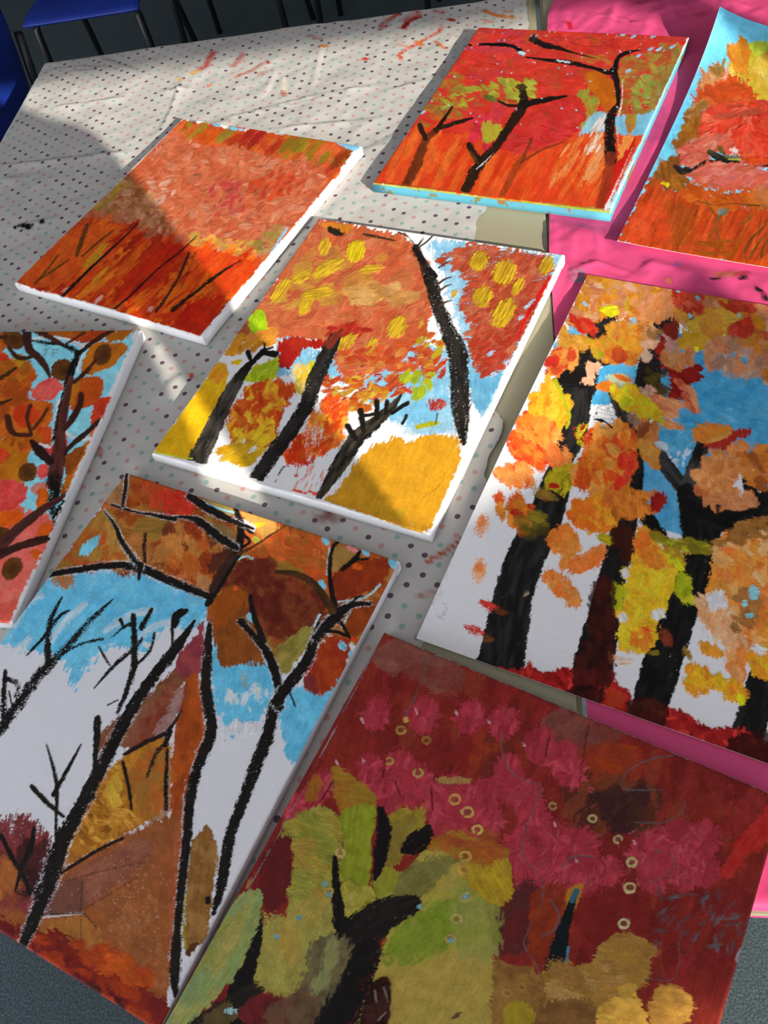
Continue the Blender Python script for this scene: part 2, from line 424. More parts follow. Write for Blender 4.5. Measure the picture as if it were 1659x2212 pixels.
    s.stroke([(850, 1020), (780, 1085), (680, 1165), (560, 1280), (478, 1348)], [5, 7, 7, 9, 8], BLK)
    s.stroke([(815, 1095), (765, 1210), (675, 1345)], [14, 13, 16], '#2e1a0e', dry=.45); s.stroke([(845, 1090), (810, 1180), (780, 1250)], [10, 8, 5], '#4a2a14', dry=.6)
    s.stroke([(1040, 1125), (930, 1195), (745, 1340)], [8, 14, 18], '#2a1a10', dry=.4)
    s.stroke([(378, 972), (350, 1050), (330, 1105)], [18, 22, 14], '#5a3012', dry=.35); s.stroke([(490, 995), (420, 1050), (355, 1108)], [6, 9, 8], '#4a2a10', dry=.35)
    s.stroke([(252, 1100), (205, 1165), (150, 1228)], [8, 12, 10], '#4e3010', dry=.45); s.stroke([(300, 1120), (235, 1165), (175, 1205)], [6, 11, 8], '#4e3010', dry=.45)
    # bare primer and sky blue left along the edges
    s.k = SUNLIT
    for x, y, a in ((830, 515, 20), (935, 537, 22), (1010, 556, 18), (1040, 560, 12), (1215, 578, 10), (1520, 632, 40), (1480, 622, 22)): s.dab(x, y, a, a * .45, 10, '#8fd3ee', dry=.2)
    s.stroke([(1240, 985), (1205, 1040), (1163, 1108)], [10, 12, 12], '#8fd0e8', dry=.7)
    w = WHITE
    s.stroke([(1572, 640), (1450, 780), (1330, 925), (1200, 1075), (1030, 1275), (870, 1456)], [10, 22, 26, 20, 26, 12], w, w * .98, rough=.35, h=0)
    s.stroke([(61, 1222), (180, 1266), (320, 1298), (480, 1345), (640, 1390), (760, 1425), (866, 1458)], [10, 16, 12, 20, 10, 12, 10], w, w * .98, rough=.4, h=0)
    s.stroke([(62, 1222), (300, 990), (560, 742), (786, 512)], 5, w * .8, rough=.5, dry=.4, h=0)
    return s.finish()

def paint_red_crowns():
    s = Sheet(CORNERS['p2'], 330, 414, seed=23); s.fr(*FB); s.lit()
    V = 118
    s.area([(478, 114), (1338, 150), (1008, 862), (52, 745)], '#dc3d1c', '#e04a20', rough=3, smoothed=False, ang=V, streak=.15)
    s.area([(475, 112), (1335, 152), (1220, 470), (900, 540), (660, 620), (480, 560), (220, 520), (330, 320)], '#cf3322', '#d83a2c', rough=10, ang=10, streak=.16)
    reds = ['#d8372a', '#cc3020', '#d2402a', '#c83a2e', '#dc3f30', '#c64a28', '#d03a38']
    s.scatter([(470, 115), (1330, 155), (1250, 330), (880, 330), (700, 380), (380, 330)], reds, 240, 26, 15, 40, .3, ratio=.5, h=.8)
    s.scatter([(480, 120), (660, 130), (650, 210), (440, 200)], ['#c23648', '#cf3a40', '#c8404a'], 20, 26, 10, 30, .3, ratio=.5, op=.8)
    # olive and brown patches
    s.scatter([(350, 280), (420, 300), (420, 460), (230, 540), (250, 470)], ['#b07028', '#a8622a', '#b85028', '#9c8030', '#c45a22'], 50, 24, 15, 40, .3, ratio=.5)
    s.scatter([(1060, 250), (1330, 165), (1230, 460), (1050, 470), (1060, 360)], ['#b0622a', '#a8702c', '#b85a2a', '#9c7a30', '#c04a28', '#a88a38'], 110, 26, 20, 60, .35, ratio=.5, h=.7)
    s.scatter([(1270, 230), (1330, 160), (1240, 400), (1180, 460), (1170, 330)], ['#98783a', '#a08038', '#8c8a3c', '#a0702e'], 50, 22, 110, 30, .35, ratio=.5)
    s.scatter([(1120, 330), (1190, 300), (1180, 420), (1090, 460)], ['#9aa040', '#a8984a', '#8e9a3c'], 24, 20, 30, 50, .4, ratio=.5)
    s.scatter([(350, 380), (700, 310), (720, 400), (540, 430), (330, 440)], ['#a8a02e', '#b0a838', '#b8502a', '#9c9a34', '#c04426'], 60, 22, 15, 40, .35, ratio=.45)
    s.scatter([(590, 340), (700, 330), (700, 400), (640, 420)], ['#b4b436', '#a8a430', '#bcb84a'], 22, 22, 40, 40, .3, ratio=.5)
    s.scatter([(880, 380), (960, 370), (980, 470), (900, 530)], ['#a89030', '#9a9030', '#b07a24', '#98a038'], 34, 22, 100, 40, .3, ratio=.5)
    s.scatter([(900, 220), (1130, 240), (1100, 300), (920, 280)], ['#c2602a', '#b87030', '#cc4a2a'], 24, 20, 10, 30, .3, ratio=.5)
    # low ground, vertical brushing
    g = [(215, 540), (310, 540), (480, 560), (560, 640), (720, 620), (880, 560), (1000, 545), (1130, 560), (1010, 850), (60, 742)]
    s.area(g, '#e0421a', '#e55220', rough=10, ang=V, streak=.14)
    s.scatter(g, ['#e4481c', '#dc3c14', '#ea6a24', '#e45a20', '#d8360f', '#e87028'], 110, 70, V, 5, .4, ratio=.2, op=.7)
    s.scatter([(760, 600), (980, 560), (980, 700), (780, 740)], ['#ee8040', '#f09a5a', '#ea7430'], 24, 60, V, 8, .55, ratio=.18, op=.8)
    s.area([(1080, 560), (1120, 590), (1060, 720), (1000, 840), (960, 835), (1010, 720)], '#cc1c10', '#d62a1a', rough=6, ang=V, streak=.25)
    s.area([(1070, 560), (1110, 560), (1060, 650), (1040, 640)], '#ec8a3c', '#f0a050', rough=6, ang=V)
    # sky patches
    s.area([(940, 465), (1000, 462), (1000, 530), (930, 545), (885, 552), (915, 500)], '#86bccd', '#9ac4c8', rough=7)
    s.area([(1035, 480), (1120, 470), (1225, 458), (1190, 540), (1110, 550), (1050, 545)], '#82c0d6', '#76b4cc', rough=8)
    s.area([(1080, 470), (1120, 470), (1110, 540), (1085, 535)], '#a8842e', '#b07030', rough=5)
    s.scatter([(960, 470), (1000, 490), (990, 640), (900, 600), (930, 540)], ['#f0d8c8', '#e8e0d8', '#f0c0a0'], 18, 30, 120, 15, .6, ratio=.2)
    s.area([(905, 310), (960, 290), (1010, 320), (1045, 380), (1030, 450), (1000, 460), (960, 400), (930, 360)], '#c8680f', '#bd5c10', rough=6, h=.8, ang=60)
    s.dab(1010, 440, 28, 24, 0, '#c25a16')
    # hot red crown in the middle
    mid = [(555, 590), (640, 500), (760, 440), (880, 400), (915, 440), (890, 520), (780, 580), (680, 620), (600, 625)]
    s.area(mid, '#d12c28', '#c83024', rough=9, h=.7, ang=20)
    s.scatter(mid, ['#dc3636', '#cc2c28', '#d43a30', '#c2382c'], 60, 24, 20, 40, .25, ratio=.5, h=.9)
    s.scatter([(450, 470), (540, 470), (580, 560), (500, 640), (450, 560)], ['#dc3040', '#e03a48', '#cc2c38'], 34, 22, 100, 50, .25, ratio=.6)
    s.area([(500, 500), (560, 500), (590, 540), (540, 575), (495, 570)], '#a8a028', '#b8a430', rough=7)
    s.scatter([(530, 430), (580, 430), (570, 500), (545, 500)], ['#c8343a', '#d23c3c'], 8, 22, 100, 20, .2)
    # trees
    s.stroke([(1030, 290), (1045, 360), (1046, 425), (1018, 475), (1014, 560), (1018, 655)], [34, 24, 20, 36, 44, 46], '#241a12', dry=.3)
    s.stroke([(1018, 640), (1005, 720), (975, 835)], [46, 42, 40], '#8c3418', dry=.3, op=.75)
    s.stroke([(1065, 330), (1062, 420), (1045, 500), (1050, 600)], [6, 8, 8, 6], '#e8e0d4', dry=.75)
    s.stroke([(1020, 300), (935, 275), (840, 255), (740, 243), (670, 234)], [22, 16, 20, 12, 6], '#1f1a16', dry=.35)
    s.stroke([(800, 248), (850, 255)], [10, 8], '#cfd6d8', dry=.6)
    s.stroke([(1032, 290), (1046, 240), (1080, 216), (1138, 205)], [26, 18, 16, 4], '#221a14')
    s.stroke([(425, 183), (448, 184)], [8, 10], BLK); s.stroke([(482, 182), (560, 182), (620, 190), (655, 215)], [8, 18, 14, 26], BLK)
    s.stroke([(696, 160), (750, 186), (800, 196), (860, 214), (960, 240)], [24, 26, 18, 8, 4], '#221c18', dry=.3)
    s.dab(655, 218, 16, 8, 20, '#c8e0e8'); s.dab(705, 155, 10, 14, 0, '#3a3630')
    s.stroke([(655, 355), (662, 425), (605, 515), (545, 605), (480, 670), (430, 772)], [26, 40, 36, 34, 44, 40], '#201610', '#3a2414', dry=.18)
    s.dab(655, 355, 22, 14, 0, '#4a3a1c')
    s.stroke([(660, 428), (740, 410), (838, 392)], [36, 26, 8], '#241a12', dry=.2)
    s.stroke([(660, 432), (600, 430), (555, 410)], [14, 12, 8], '#2a2014'); s.dab(525, 400, 28, 12, 20, '#6a6a28')
    s.stroke([(478, 655), (455, 620), (440, 592)], [28, 30, 26], '#5a3c16', '#2a1a10', dry=.2)
    s.stroke([(470, 690), (505, 660), (540, 625)], [6, 10, 4], '#d8c8c0', dry=.6)
    s.stroke([(372, 436), (335, 490), (305, 535)], [8, 16, 20], '#2c1c12'); s.stroke([(305, 535), (262, 575), (230, 660), (180, 760)], [26, 30, 44, 34], '#6a3414', '#53250f', dry=.2, op=.9)
    s.stroke([(240, 515), (262, 565)], [24, 20], '#3a2412'); s.stroke([(300, 530), (390, 500), (455, 482)], [14, 18, 8], '#33200f', dry=.3)
    s.stroke([(665, 635), (625, 700), (580, 790)], [26, 32, 26], '#8f3a14', dry=.3, op=.7); s.stroke([(695, 565), (655, 660)], [14, 12], '#7a3216', dry=.35, op=.8); s.stroke([(830, 578), (740, 610), (650, 665)], [5, 9, 9], '#6e3214', dry=.3, op=.85)
    # flecks of the blue ground
    for i in range(90):
        u = s.rs.uniform(0, 1); v = s.rs.uniform(0, 1) ** 1.3 * .62
        q = s.Hm @ np.array((u, v, 1.)); px, py = q[:2] / q[2]
        r = s.rs.uniform(1.5, 4.2)
        s.dab((px - 780) / .53, py / .53, r * 1.6, r, s.rs.uniform(0, 180), '#a4c6dc', dry=.45)
    for x, y in ((1190, 150), (1110, 150), (1215, 200), (1270, 190), (1130, 230), (1090, 290), (1180, 200), (250, 460), (1070, 140)): s.dab(x, y, 16, 7, -30, '#9ad0e6', dry=.4)
    s.line([(800, 150), (860, 160), (930, 155), (1000, 175)], 3, '#5a1c14', .7); s.line([(850, 175), (930, 190), (1020, 185)], 3, '#5a1c14', .6)
    w = '#8fd8ee'
    s.stroke([(1343, 150), (1280, 285), (1220, 420), (1150, 570), (1080, 720), (1012, 862)], [16, 12, 16, 14, 22, 22], w, '#c8f2fa', rough=.4, h=0)
    s.stroke([(1110, 600), (1060, 710), (1020, 800), (1000, 850)], [5, 7, 12, 26], '#f8f0ee', dry=.6, h=0)
    s.stroke([(50, 748), (300, 778), (600, 818), (820, 842), (1010, 866)], [8, 10, 8, 14, 20], '#8c9a30', '#a8b050', rough=.6, dry=.25, h=0)
    s.stroke([(52, 742), (300, 770), (520, 800)], 5, '#b0501c', rough=.6, h=0)
    return s.finish()

def paint_white_trunks():
    s = Sheet(CORNERS['p3'], 366, 454, seed=37); s.fr(*FC); s.lit()
    V = 112
    # sky
    s.area([(880, 480), (1160, 560), (1170, 850), (1050, 860), (960, 830), (800, 700), (720, 660), (620, 640), (700, 540)], '#84c8e2', '#a8d8e8', rough=14, dry=.3)
    s.area([(1090, 120), (1300, 150), (1580, 180), (1590, 230), (1450, 500), (1360, 640), (1300, 800), (1260, 770), (1230, 640), (1190, 420), (1130, 250)], '#8ccbe4', '#a8d6ea', rough=14, dry=.3)
    s.area([(1240, 620), (1370, 600), (1330, 720), (1280, 790), (1250, 740)], '#82c4de', '#70b8d6', rough=8)
    s.mid(.7); s.area([(500, 480), (560, 470), (640, 540), (700, 560), (640, 690), (560, 640), (420, 660), (480, 600)], '#6fb4d0', '#86bfd6', rough=12, dry=.3); s.lit()
    s.area([(1000, 850), (1140, 830), (1180, 840), (1180, 870), (1000, 870)], '#a8d4e6', rough=8, op=.6)
    # right crown
    rc = [(1190, 150), (1300, 140), (1420, 165), (1560, 200), (1540, 300), (1480, 410), (1430, 520), (1370, 610), (1290, 640), (1240, 560), (1230, 440), (1200, 360), (1230, 290), (1170, 230), (1120, 200)]
    s.area(rc, '#c4593a', '#bb4c2c', rough=16, dry=.3, ang=170, streak=.2)
    s.scatter(rc, ['#c6583a', '#bc4a2a', '#cc6a48', '#b84428', '#c8704a', '#c25034'], 190, 26, 150, 50, .45, ratio=.4, h=.7)
    s.scatter([(1250, 520), (1440, 440), (1400, 610), (1280, 650)], ['#c23a22', '#c84830', '#b83c24'], 44, 24, 150, 40, .5, ratio=.45)
    s.stroke([(1550, 270), (1500, 350), (1450, 430), (1430, 500)], [24, 22, 18, 10], '#e02018', dry=.45)
    s.stroke([(1400, 600), (1370, 660)], [10, 6], '#e03a30', dry=.5)
    for x, y in ((1330, 640), (1380, 590), (1180, 420), (1150, 330), (1440, 420), (1460, 380), (1320, 560), (1200, 320), (1390, 640), (1160, 200), (1150, 250), (1480, 360)): s.dab(x, y, 20, 10, -30, '#bcd8ec', dry=.55)
    # main crown
    mc = [(655, 44), (800, 70), (960, 100), (1020, 140), (1060, 230), (1090, 330), (1090, 420), (1060, 470), (1010, 560), (900, 630), (740, 640), (720, 540), (640, 500), (520, 500), (352, 468), (415, 378), (506, 248), (592, 124)]
    s.area(mc, '#d8683e', '#cc5c34', rough=10, ang=140, streak=.2, h=.5)
    s.scatter(mc, ['#d86c42', '#cc6038', '#d87848', '#c8643c', '#dc7c50', '#d0703e'], 260, 34, 140, 60, .4, ratio=.45, h=.8)
    s.scatter([(640, 150), (900, 180), (880, 330), (560, 400), (480, 340)], ['#d08a34', '#cc8038', '#c87a3c', '#d4943c'], 46, 34, 160, 30, .35, ratio=.45)
    s.area([(680, 55), (780, 65), (770, 95), (690, 80)], '#e88a28', rough=6)
    s.scatter([(760, 300), (980, 290), (1040, 330), (1000, 380), (800, 360)], ['#e0a050', '#d8985a', '#cc8a44', '#e4ac64'], 34, 34, 170, 20, .3, ratio=.5)
    for x, y, a, b, g in ((800, 165, 46, 36, 110), (680, 150, 36, 22, 110), (690, 235, 70, 26, 150), (510, 320, 56, 24, 125), (960, 460, 46, 34, 120), (610, 370, 50, 22, 120), (590, 265, 44, 22, 150), (860, 235, 46, 16, 170), (860, 540, 40, 26, 110), (770, 500, 60, 30, 115), (650, 330, 60, 24, 170), (420, 340, 26, 12, 110)):
        s.dab(x, y, a, b, g, '#dcb022', '#d0a02a', dry=.25, h=1.2, streak=.3)
    s.dab(800, 165, 40, 32, 110, '#e6c21c', h=1.4, streak=.35)
    for x, y, a, b in ((1275, 205, 42, 34), (1370, 250, 52, 42), (1290, 340, 46, 36), (1370, 405, 64, 38), (1535, 220, 40, 24), (1425, 300, 44, 18), (1180, 330, 20, 10)):
        s.dab(x, y, a, b, 120, '#d8ae20', '#cc9c22', dry=.25, h=1.3, streak=.35)
    s.area([(690, 70), (760, 95), (740, 110), (700, 95)], '#3a3220', rough=6); s.stroke([(830, 100), (880, 110), (950, 125)], [10, 14, 6], '#4a3420', dry=.5)
    s.scatter([(680, 470), (860, 430), (850, 480), (720, 500)], ['#b82c1c', '#a8281a', '#c83a28'], 20, 22, 150, 30, .4, ratio=.35)
    # lower red/orange flecks
    s.scatter([(730, 560), (1050, 500), (1140, 600), (1100, 680), (980, 720), (860, 720), (720, 640)], ['#cc4a22', '#c83a20', '#d85a2a', '#d06a30', '#e08a40', '#c24428'], 130, 26, 165, 40, .45, ratio=.45)
    s.scatter([(1050, 440), (1130, 520), (1140, 650), (1040, 640)], ['#cc5a2c', '#c8b020', '#d07030', '#c43a20', '#e0a038'], 30, 22, 140, 50, .45, ratio=.5)
    s.scatter([(980, 640), (1110, 640), (1090, 720), (1030, 720)], ['#b8c428', '#c8c830', '#a8b824'], 14, 24, 120, 40, .3, ratio=.5)
    s.scatter([(680, 660), (780, 650), (940, 720), (800, 790), (700, 740)], ['#d89a24', '#d86a20', '#c8481c', '#e0b040', '#d05a28'], 60, 26, 150, 50, .4, ratio=.45)
    s.area([(1070, 750), (1130, 735), (1165, 745), (1130, 775), (1090, 780)], '#b02a20', '#c84a3a', rough=8, dry=.4)
    s.area([(1030, 840), (1070, 825), (1120, 822), (1110, 835), (1040, 850)], '#c8c020', rough=4); s.line([(1115, 790), (1108, 830)], 5, '#4a4a20')
    s.mid(.85)
    s.area([(510, 510), (600, 500), (680, 515), (690, 540), (600, 540), (570, 590), (530, 610), (500, 560)], '#a81c12', '#b02a18', rough=8)
    s.scatter([(520, 540), (570, 560), (550, 610), (510, 600)], ['#a81c14', '#9c1a10'], 8, 24, 100, 30, .2)
    s.shd()
    s.scatter([(330, 500), (470, 470), (500, 510), (420, 540), (320, 550)], ['#a8701c', '#9c6418', '#b07a20', '#a86a30'], 34, 28, 140, 40, .3, ratio=.5)
    s.mid(.6); s.scatter([(400, 420), (440, 410), (450, 460), (400, 460)], ['#a0c010', '#b0cc20', '#90b010'], 14, 26, 60, 50, .2); s.shd()
    s.scatter([(375, 640), (490, 590), (500, 640), (420, 680)], ['#7c9012', '#8a9a18', '#9a9024', '#6f8a10'], 26, 26, 120, 60, .25, ratio=.6)
    s.area([(318, 595), (350, 580), (365, 590), (335, 604)], '#c09a10', rough=4)
    c1 = [(420, 685), (510, 668), (575, 690), (520, 750), (500, 830), (480, 900), (430, 940), (395, 880), (320, 880), (310, 800), (350, 740)]
    s.area(c1, '#a84212', '#b0541a', rough=14, dry=.25)
    s.scatter(c1, ['#a83c10', '#b06a1c', '#b88222', '#9c3410', '#c09428', '#aa5018'], 120, 26, 110, 60, .3, ratio=.5, h=.9)
    s.scatter([(310, 860), (480, 830), (470, 900), (330, 900)], ['#b88a1a', '#c09a20', '#a86a1c'], 24, 26, 130, 40, .3, ratio=.5)
    s.mid(.5); s.scatter([(290, 930), (370, 910), (430, 940), (400, 990), (330, 1000)], ['#d0a018', '#dca820', '#c89018'], 16, 34, 150, 20, .3, ratio=.45)
    s.scatter([(560, 620), (640, 600), (640, 690), (570, 700)], ['#d8a828', '#c8c028', '#e0b850', '#e8c880'], 22, 26, 100, 40, .35, ratio=.5)
    s.shd()
    c2 = [(690, 740), (770, 760), (750, 830), (740, 900), (700, 930), (640, 960), (560, 985), (530, 960), (600, 850)]
    s.area(c2, '#b8481c', '#c0501e', rough=16, dry=.45, ang=V)
    s.scatter(c2, ['#b84418', '#c25a20', '#a8380f', '#c88028', '#b03410'], 80, 32, 115, 40, .4, ratio=.4)
    s.area([(600, 850), (680, 830), (670, 900), (620, 910)], '#c8a8a0', rough=12, dry=.6)
    s.area([(535, 960), (560, 900), (590, 860), (610, 880), (580, 960), (640, 970), (620, 990), (550, 990)], '#a8280c', rough=8, dry=.35)
    for i in range(30): s.dab(s.rs.uniform(560, 700), s.rs.uniform(990, 1105), 26, 5, 112, '#c8766a', dry=.65, op=.8)
    s.dab(570, 1028, 14, 8, 20, '#b03a28', dry=.5); s.scatter([(560, 1085), (680, 1095), (680, 1110), (570, 1100)], ['#b84030'], 12, 12, 20, 20, .5)
    # mustard fields
    s.lit()
    s.area([(850, 925), (930, 890), (960, 878), (1000, 900), (1060, 872), (1120, 876), (1195, 885), (1205, 940), (1190, 1020), (1150, 1110), (1070, 1250), (960, 1225), (820, 1180), (680, 1135), (720, 1090), (790, 1000)], '#f2aa24', '#eca420', rough=9, dry=.15, ang=V, streak=.12)
    s.stroke([(690, 1130), (800, 1175), (950, 1225), (1060, 1255)], [10, 14, 16, 14], '#e0a428', dry=.3)
    s.shd()
    s.area([(262, 600), (300, 610), (306, 660), (285, 720), (250, 790), (215, 880), (160, 965), (90, 955), (25, 935), (100, 830), (200, 690)], '#c09412', '#b88c10', rough=6, ang=V, streak=.14)
    s.scatter([(245, 600), (305, 590), (300, 650), (250, 650)], ['#b8781c', '#c08a14', '#b06a28'], 12, 26, 110, 40, .35)
    # trunks
    K2 = '#3a3632'
    s.stroke([(385, 610), (350, 655), (300, 740), (250, 850), (188, 975)], [30, 44, 58, 64, 74], '#221f1d', K2, rough=.12, streak=.5, dry=.12)
    s.stroke([(450, 545), (410, 585), (370, 620)], [16, 22, 24], BLK); s.stroke([(385, 555), (395, 585)], [22, 14], BLK); s.stroke([(440, 555), (490, 562)], [24, 26], BLK); s.stroke([(445, 560), (450, 525), (440, 518)], [10, 8, 4], BLK); s.stroke([(455, 545), (480, 535)], 8, BLK)
    s.stroke([(720, 500), (690, 560), (645, 660), (610, 760), (540, 870), (480, 950), (415, 1045)], [46, 62, 64, 60, 56, 60, 56], '#1a1817', '#2a2725', rough=.14, dry=.2, streak=.35)
    s.stroke([(745, 470), (700, 520)], [16, 40], '#5a2016', dry=.4)
    s.stroke([(490, 1055), (520, 1000), (545, 995)], [8, 14, 6], '#2a2828', dry=.75)
    s.stroke([(975, 720), (930, 775), (860, 840), (800, 890), (740, 985), (658, 1115)], [10, 36, 50, 62, 62, 24], '#1c1917', '#383229', rough=.14, streak=.45, dry=.12)
    for a, b, w in (((770, 840), (800, 890), 24), ((820, 780), (830, 855), 26), ((882, 745), (880, 810), 22), ((920, 745), (915, 790), 20), ((1000, 750), (940, 790), 18), ((995, 800), (980, 830), 14), ((835, 800), (890, 790), 14)): s.stroke([a, b], [w, w * .8], BLK)
    s.stroke([(1030, 150), (1055, 200), (1085, 270), (1115, 370), (1150, 460), (1190, 550), (1200, 660), (1205, 780), (1215, 905)], [24, 30, 50, 52, 60, 78, 72, 72, 22], '#1b1816', '#2a2624', rough=.14, dry=.3, streak=.3)
    s.stroke([(1030, 160), (1060, 205)], [30, 26], BLK, rough=.4); s.stroke([(1085, 240), (1110, 260)], [26, 22], BLK, rough=.4)
    s.stroke([(962, 92), (1000, 108), (1025, 138)], [6, 7, 6], '#2a2624'); s.stroke([(1062, 108), (1050, 130), (1035, 150)], [6, 8, 8], '#2a2624'); s.stroke([(1095, 108), (1075, 128), (1045, 150)], 7, '#2a2624')
    s.area([(1000, 100), (1070, 100), (1060, 115), (1030, 130)], '#f4f0ec', rough=4, op=.7)
    for y in (230, 290, 320, 380): s.stroke([(1120, y), (1145, y - 18), (1170, y - 22 - y % 7)], [8, 8, 4], '#3a2c28')
    s.stroke([(1235, 500), (1240, 620), (1245, 750)], [4, 5, 4], '#4a4640', dry=.5, op=.7); s.line([(1180, 800), (1185, 880), (1200, 930)], 3, '#4a4640', .6)
    s.line([(1145, 1010), (1130, 1060), (1060, 1115)], 3, '#5a4010', .8, 0)
    s.text([[(925, 1155), (935, 1185), (950, 1162), (960, 1188), (972, 1160)], [(985, 1160), (978, 1190)], [(1000, 1158), (982, 1176), (998, 1192)]], 3, '#7c8020', .7)
    # white margins of the canvas
    w = WHITE
    s.stroke([(1600, 185), (1500, 400), (1400, 610), (1300, 830), (1200, 1020), (1090, 1262)], [14, 16, 26, 34, 30, 16], w, w * .98, rough=.4, h=0)
    s.stroke([(20, 948), (250, 1010), (520, 1085), (700, 1140), (1080, 1266)], [14, 26, 14, 12, 10], w, w * .98, rough=.4, h=0)
    s.stroke([(22, 940), (170, 965)], 6, '#e8c020', h=0)
    return s.finish()

def paint_big_paper():
    s = Sheet(CORNERS['p4'], 380, 536, base=np.array((.84, .84, .85)), seed=41); s.fr(*FJ); s.mid(.75)
    OR = ['#dc8a24', '#d87a20', '#e09428', '#cc7024', '#e07e2c', '#d8a02c', '#d4883c']
    PE = ['#dc9a6c', '#d88a58', '#e4aa84', '#d07c50']
    RD = ['#c83420', '#d04428', '#b82a1c', '#c84a30']
    # sky
    s.area([(60, 600), (200, 430), (700, 380), (1100, 520), (1660, 420), (1800, 800), (1700, 1400), (1500, 1500), (1100, 1620), (1050, 1660), (720, 1662), (730, 1400), (820, 1180), (690, 960), (680, 700), (420, 740), (340, 1040), (200, 900)], '#5aaed2', '#4aa2ca', rough=8, ang=0, streak=.12, h=.3, smoothed=False)
    s.area([(1100, 700), (1700, 800), (1700, 1300), (1500, 1330), (1300, 1330), (1080, 1200), (1000, 1100), (1120, 960)], '#3f9fca', '#58aed2', rough=10, ang=20, streak=.15, op=.8)
    s.scatter([(900, 1150), (1500, 1000), (1600, 1200), (1100, 1400), (900, 1400)], ['#6abada', '#7cc4de', '#4fa8d0'], 50, 50, 10, 60, .6, op=.7, ratio=.4, h=.3)
    s.scatter([(900, 1360), (1080, 1360), (1060, 1480), (950, 1500)], ['#c8dce8', '#e0e8ee'], 14, 26, 120, 50, .6, ratio=.5)
    # bare paper between the two first trunks
    s.area([(350, 1025), (500, 1020), (700, 1180), (720, 1400), (700, 1700), (200, 1700), (280, 1420), (340, 1180)], np.array((.84, .84, .85)), np.array((.82, .82, .84)), rough=4, h=0)
    s.area([(345, 1025), (370, 860), (430, 735), (560, 700), (672, 712), (690, 960), (600, 1010), (480, 1020)], '#5aaed2', '#4aa2ca', rough=5, ang=60, streak=.12)
    s.fr(*FD)
    s.area([(1000, 790), (1060, 850), (1150, 950), (1160, 1030), (1195, 1130), (1130, 1130), (1060, 1090), (1040, 1040), (1005, 1000)], '#4fa4cc', '#62b0d2', rough=5, ang=90)
    s.area([(0, 1000), (160, 1000), (160, 1400), (0, 1400)], np.array((.84, .84, .85)), rough=2, h=0)
    # the half of the sheet furthest right
    s.area([(1500, 380), (1700, 420), (2260, 520), (2150, 1250), (1900, 1200), (1640, 1120), (1500, 900)], '#4fa4cc', '#5cacd0', rough=10, ang=10, streak=.14, smoothed=False)
    # trunks
    s.stroke([(2010, 240), (1990, 600), (1960, 900), (1900, 1300), (1830, 1800), (1780, 2200)], [80, 110, 140, 150, 170, 190], '#1c1a19', '#2e2b29', rough=.06, streak=.3, dry=.06)
    T1 = [(835, 190), (800, 300), (760, 400), (730, 470), (725, 570), (715, 690), (660, 830), (625, 960), (580, 1090), (510, 1230), (460, 1370), (425, 1540), (395, 1700)]
    s.mid(.4)
    s.stroke(T1, [100, 70, 100, 170, 120, 112, 96, 130, 150, 160, 165, 185, 200], '#1e1c1b', '#34312f', rough=.06, streak=.35, dry=.06)
    s.stroke([(750, 480), (680, 490), (620, 500)], [90, 60, 10], '#1c1a19'); s.stroke([(770, 410), (850, 405), (890, 392)], [30, 26, 10], '#24201e')
    s.stroke([(1045, 215), (1040, 300), (1035, 420), (1015, 540), (1000, 640)], [150, 60, 104, 110, 70], '#1b1918', '#2a2725', rough=.08, dry=.08)
    s.stroke([(975, 770), (975, 850), (960, 960), (920, 1120), (880, 1300), (845, 1480), (800, 1660), (770, 1820)], [60, 70, 84, 110, 116, 150, 165, 180], '#1b1918', '#2a2725', rough=.06, streak=.3, dry=.08)
    s.stroke([(870, 530), (930, 640), (1010, 720), (1080, 810), (1150, 900), (1190, 950)], [30, 60, 70, 66, 66, 60], '#22201e', '#3a3836', rough=.08, dry=.1)
    s.stroke([(1268, 745), (1235, 820), (1205, 900), (1190, 960)], [64, 60, 62, 70], '#22201e', '#45423f', rough=.1, dry=.1)
    s.stroke([(1195, 960), (1250, 1080), (1255, 1200), (1220, 1330), (1160, 1480), (1110, 1620), (1060, 1780), (1000, 1960)], [90, 170, 150, 150, 150, 165, 165, 130], '#161413', '#24211f', rough=.06, dry=.06)
    s.stroke([(1200, 1000), (1330, 1060), (1450, 1070), (1560, 1000), (1660, 960)], [70, 110, 130, 130, 150], '#161413', '#24211f', rough=.08)
    s.stroke([(1480, 1000), (1460, 930), (1440, 860)], [80, 50, 30], '#1c1a18'); s.stroke([(1010, 1040), (1040, 1090), (1090, 1150), (1160, 1230)], [50, 66, 50, 30], '#1a1816')
    s.stroke([(1600, 1640), (1530, 1760), (1480, 1900), (1430, 2060)], [120, 150, 140, 150], '#1b1918', '#2c2a28', rough=.06)
    s.stroke([(1700, 700), (1640, 900), (1620, 1000)], [60, 100, 120], '#1b1918')
    # canopy
    s.fr(*FJ); s.lit()
    top = [(335, 50), (600, 90), (900, 140), (1300, 205), (1660, 270), (1900, 310), (1900, 500), (1660, 560), (1400, 600), (1240, 560), (1050, 420), (860, 400), (700, 400), (520, 380), (360, 420), (150, 470), (200, 320)]
    s.area(top, '#d8852c', '#d07830', rough=16, ang=40, streak=.25, h=.6, dry=.1)
    s.scatter(top, OR + PE + OR, 260, 62, 40, 60, .35, ratio=.55, h=.9)
    s.scatter([(900, 150), (1150, 180), (1140, 330), (1020, 300), (880, 220)], RD + ['#d8643c'], 34, 52, 50, 30, .35, ratio=.45)
    s.scatter([(1260, 250), (1560, 270), (1540, 330), (1320, 310)], RD, 20, 48, 20, 40, .4, ratio=.5)
    s.scatter([(1600, 280), (1900, 320), (1900, 420), (1640, 380)], RD + PE, 20, 56, 20, 40, .35)
    s.scatter([(420, 100), (760, 110), (760, 250), (520, 280)], PE + OR[:3], 36, 58, 50, 50, .35, ratio=.55)
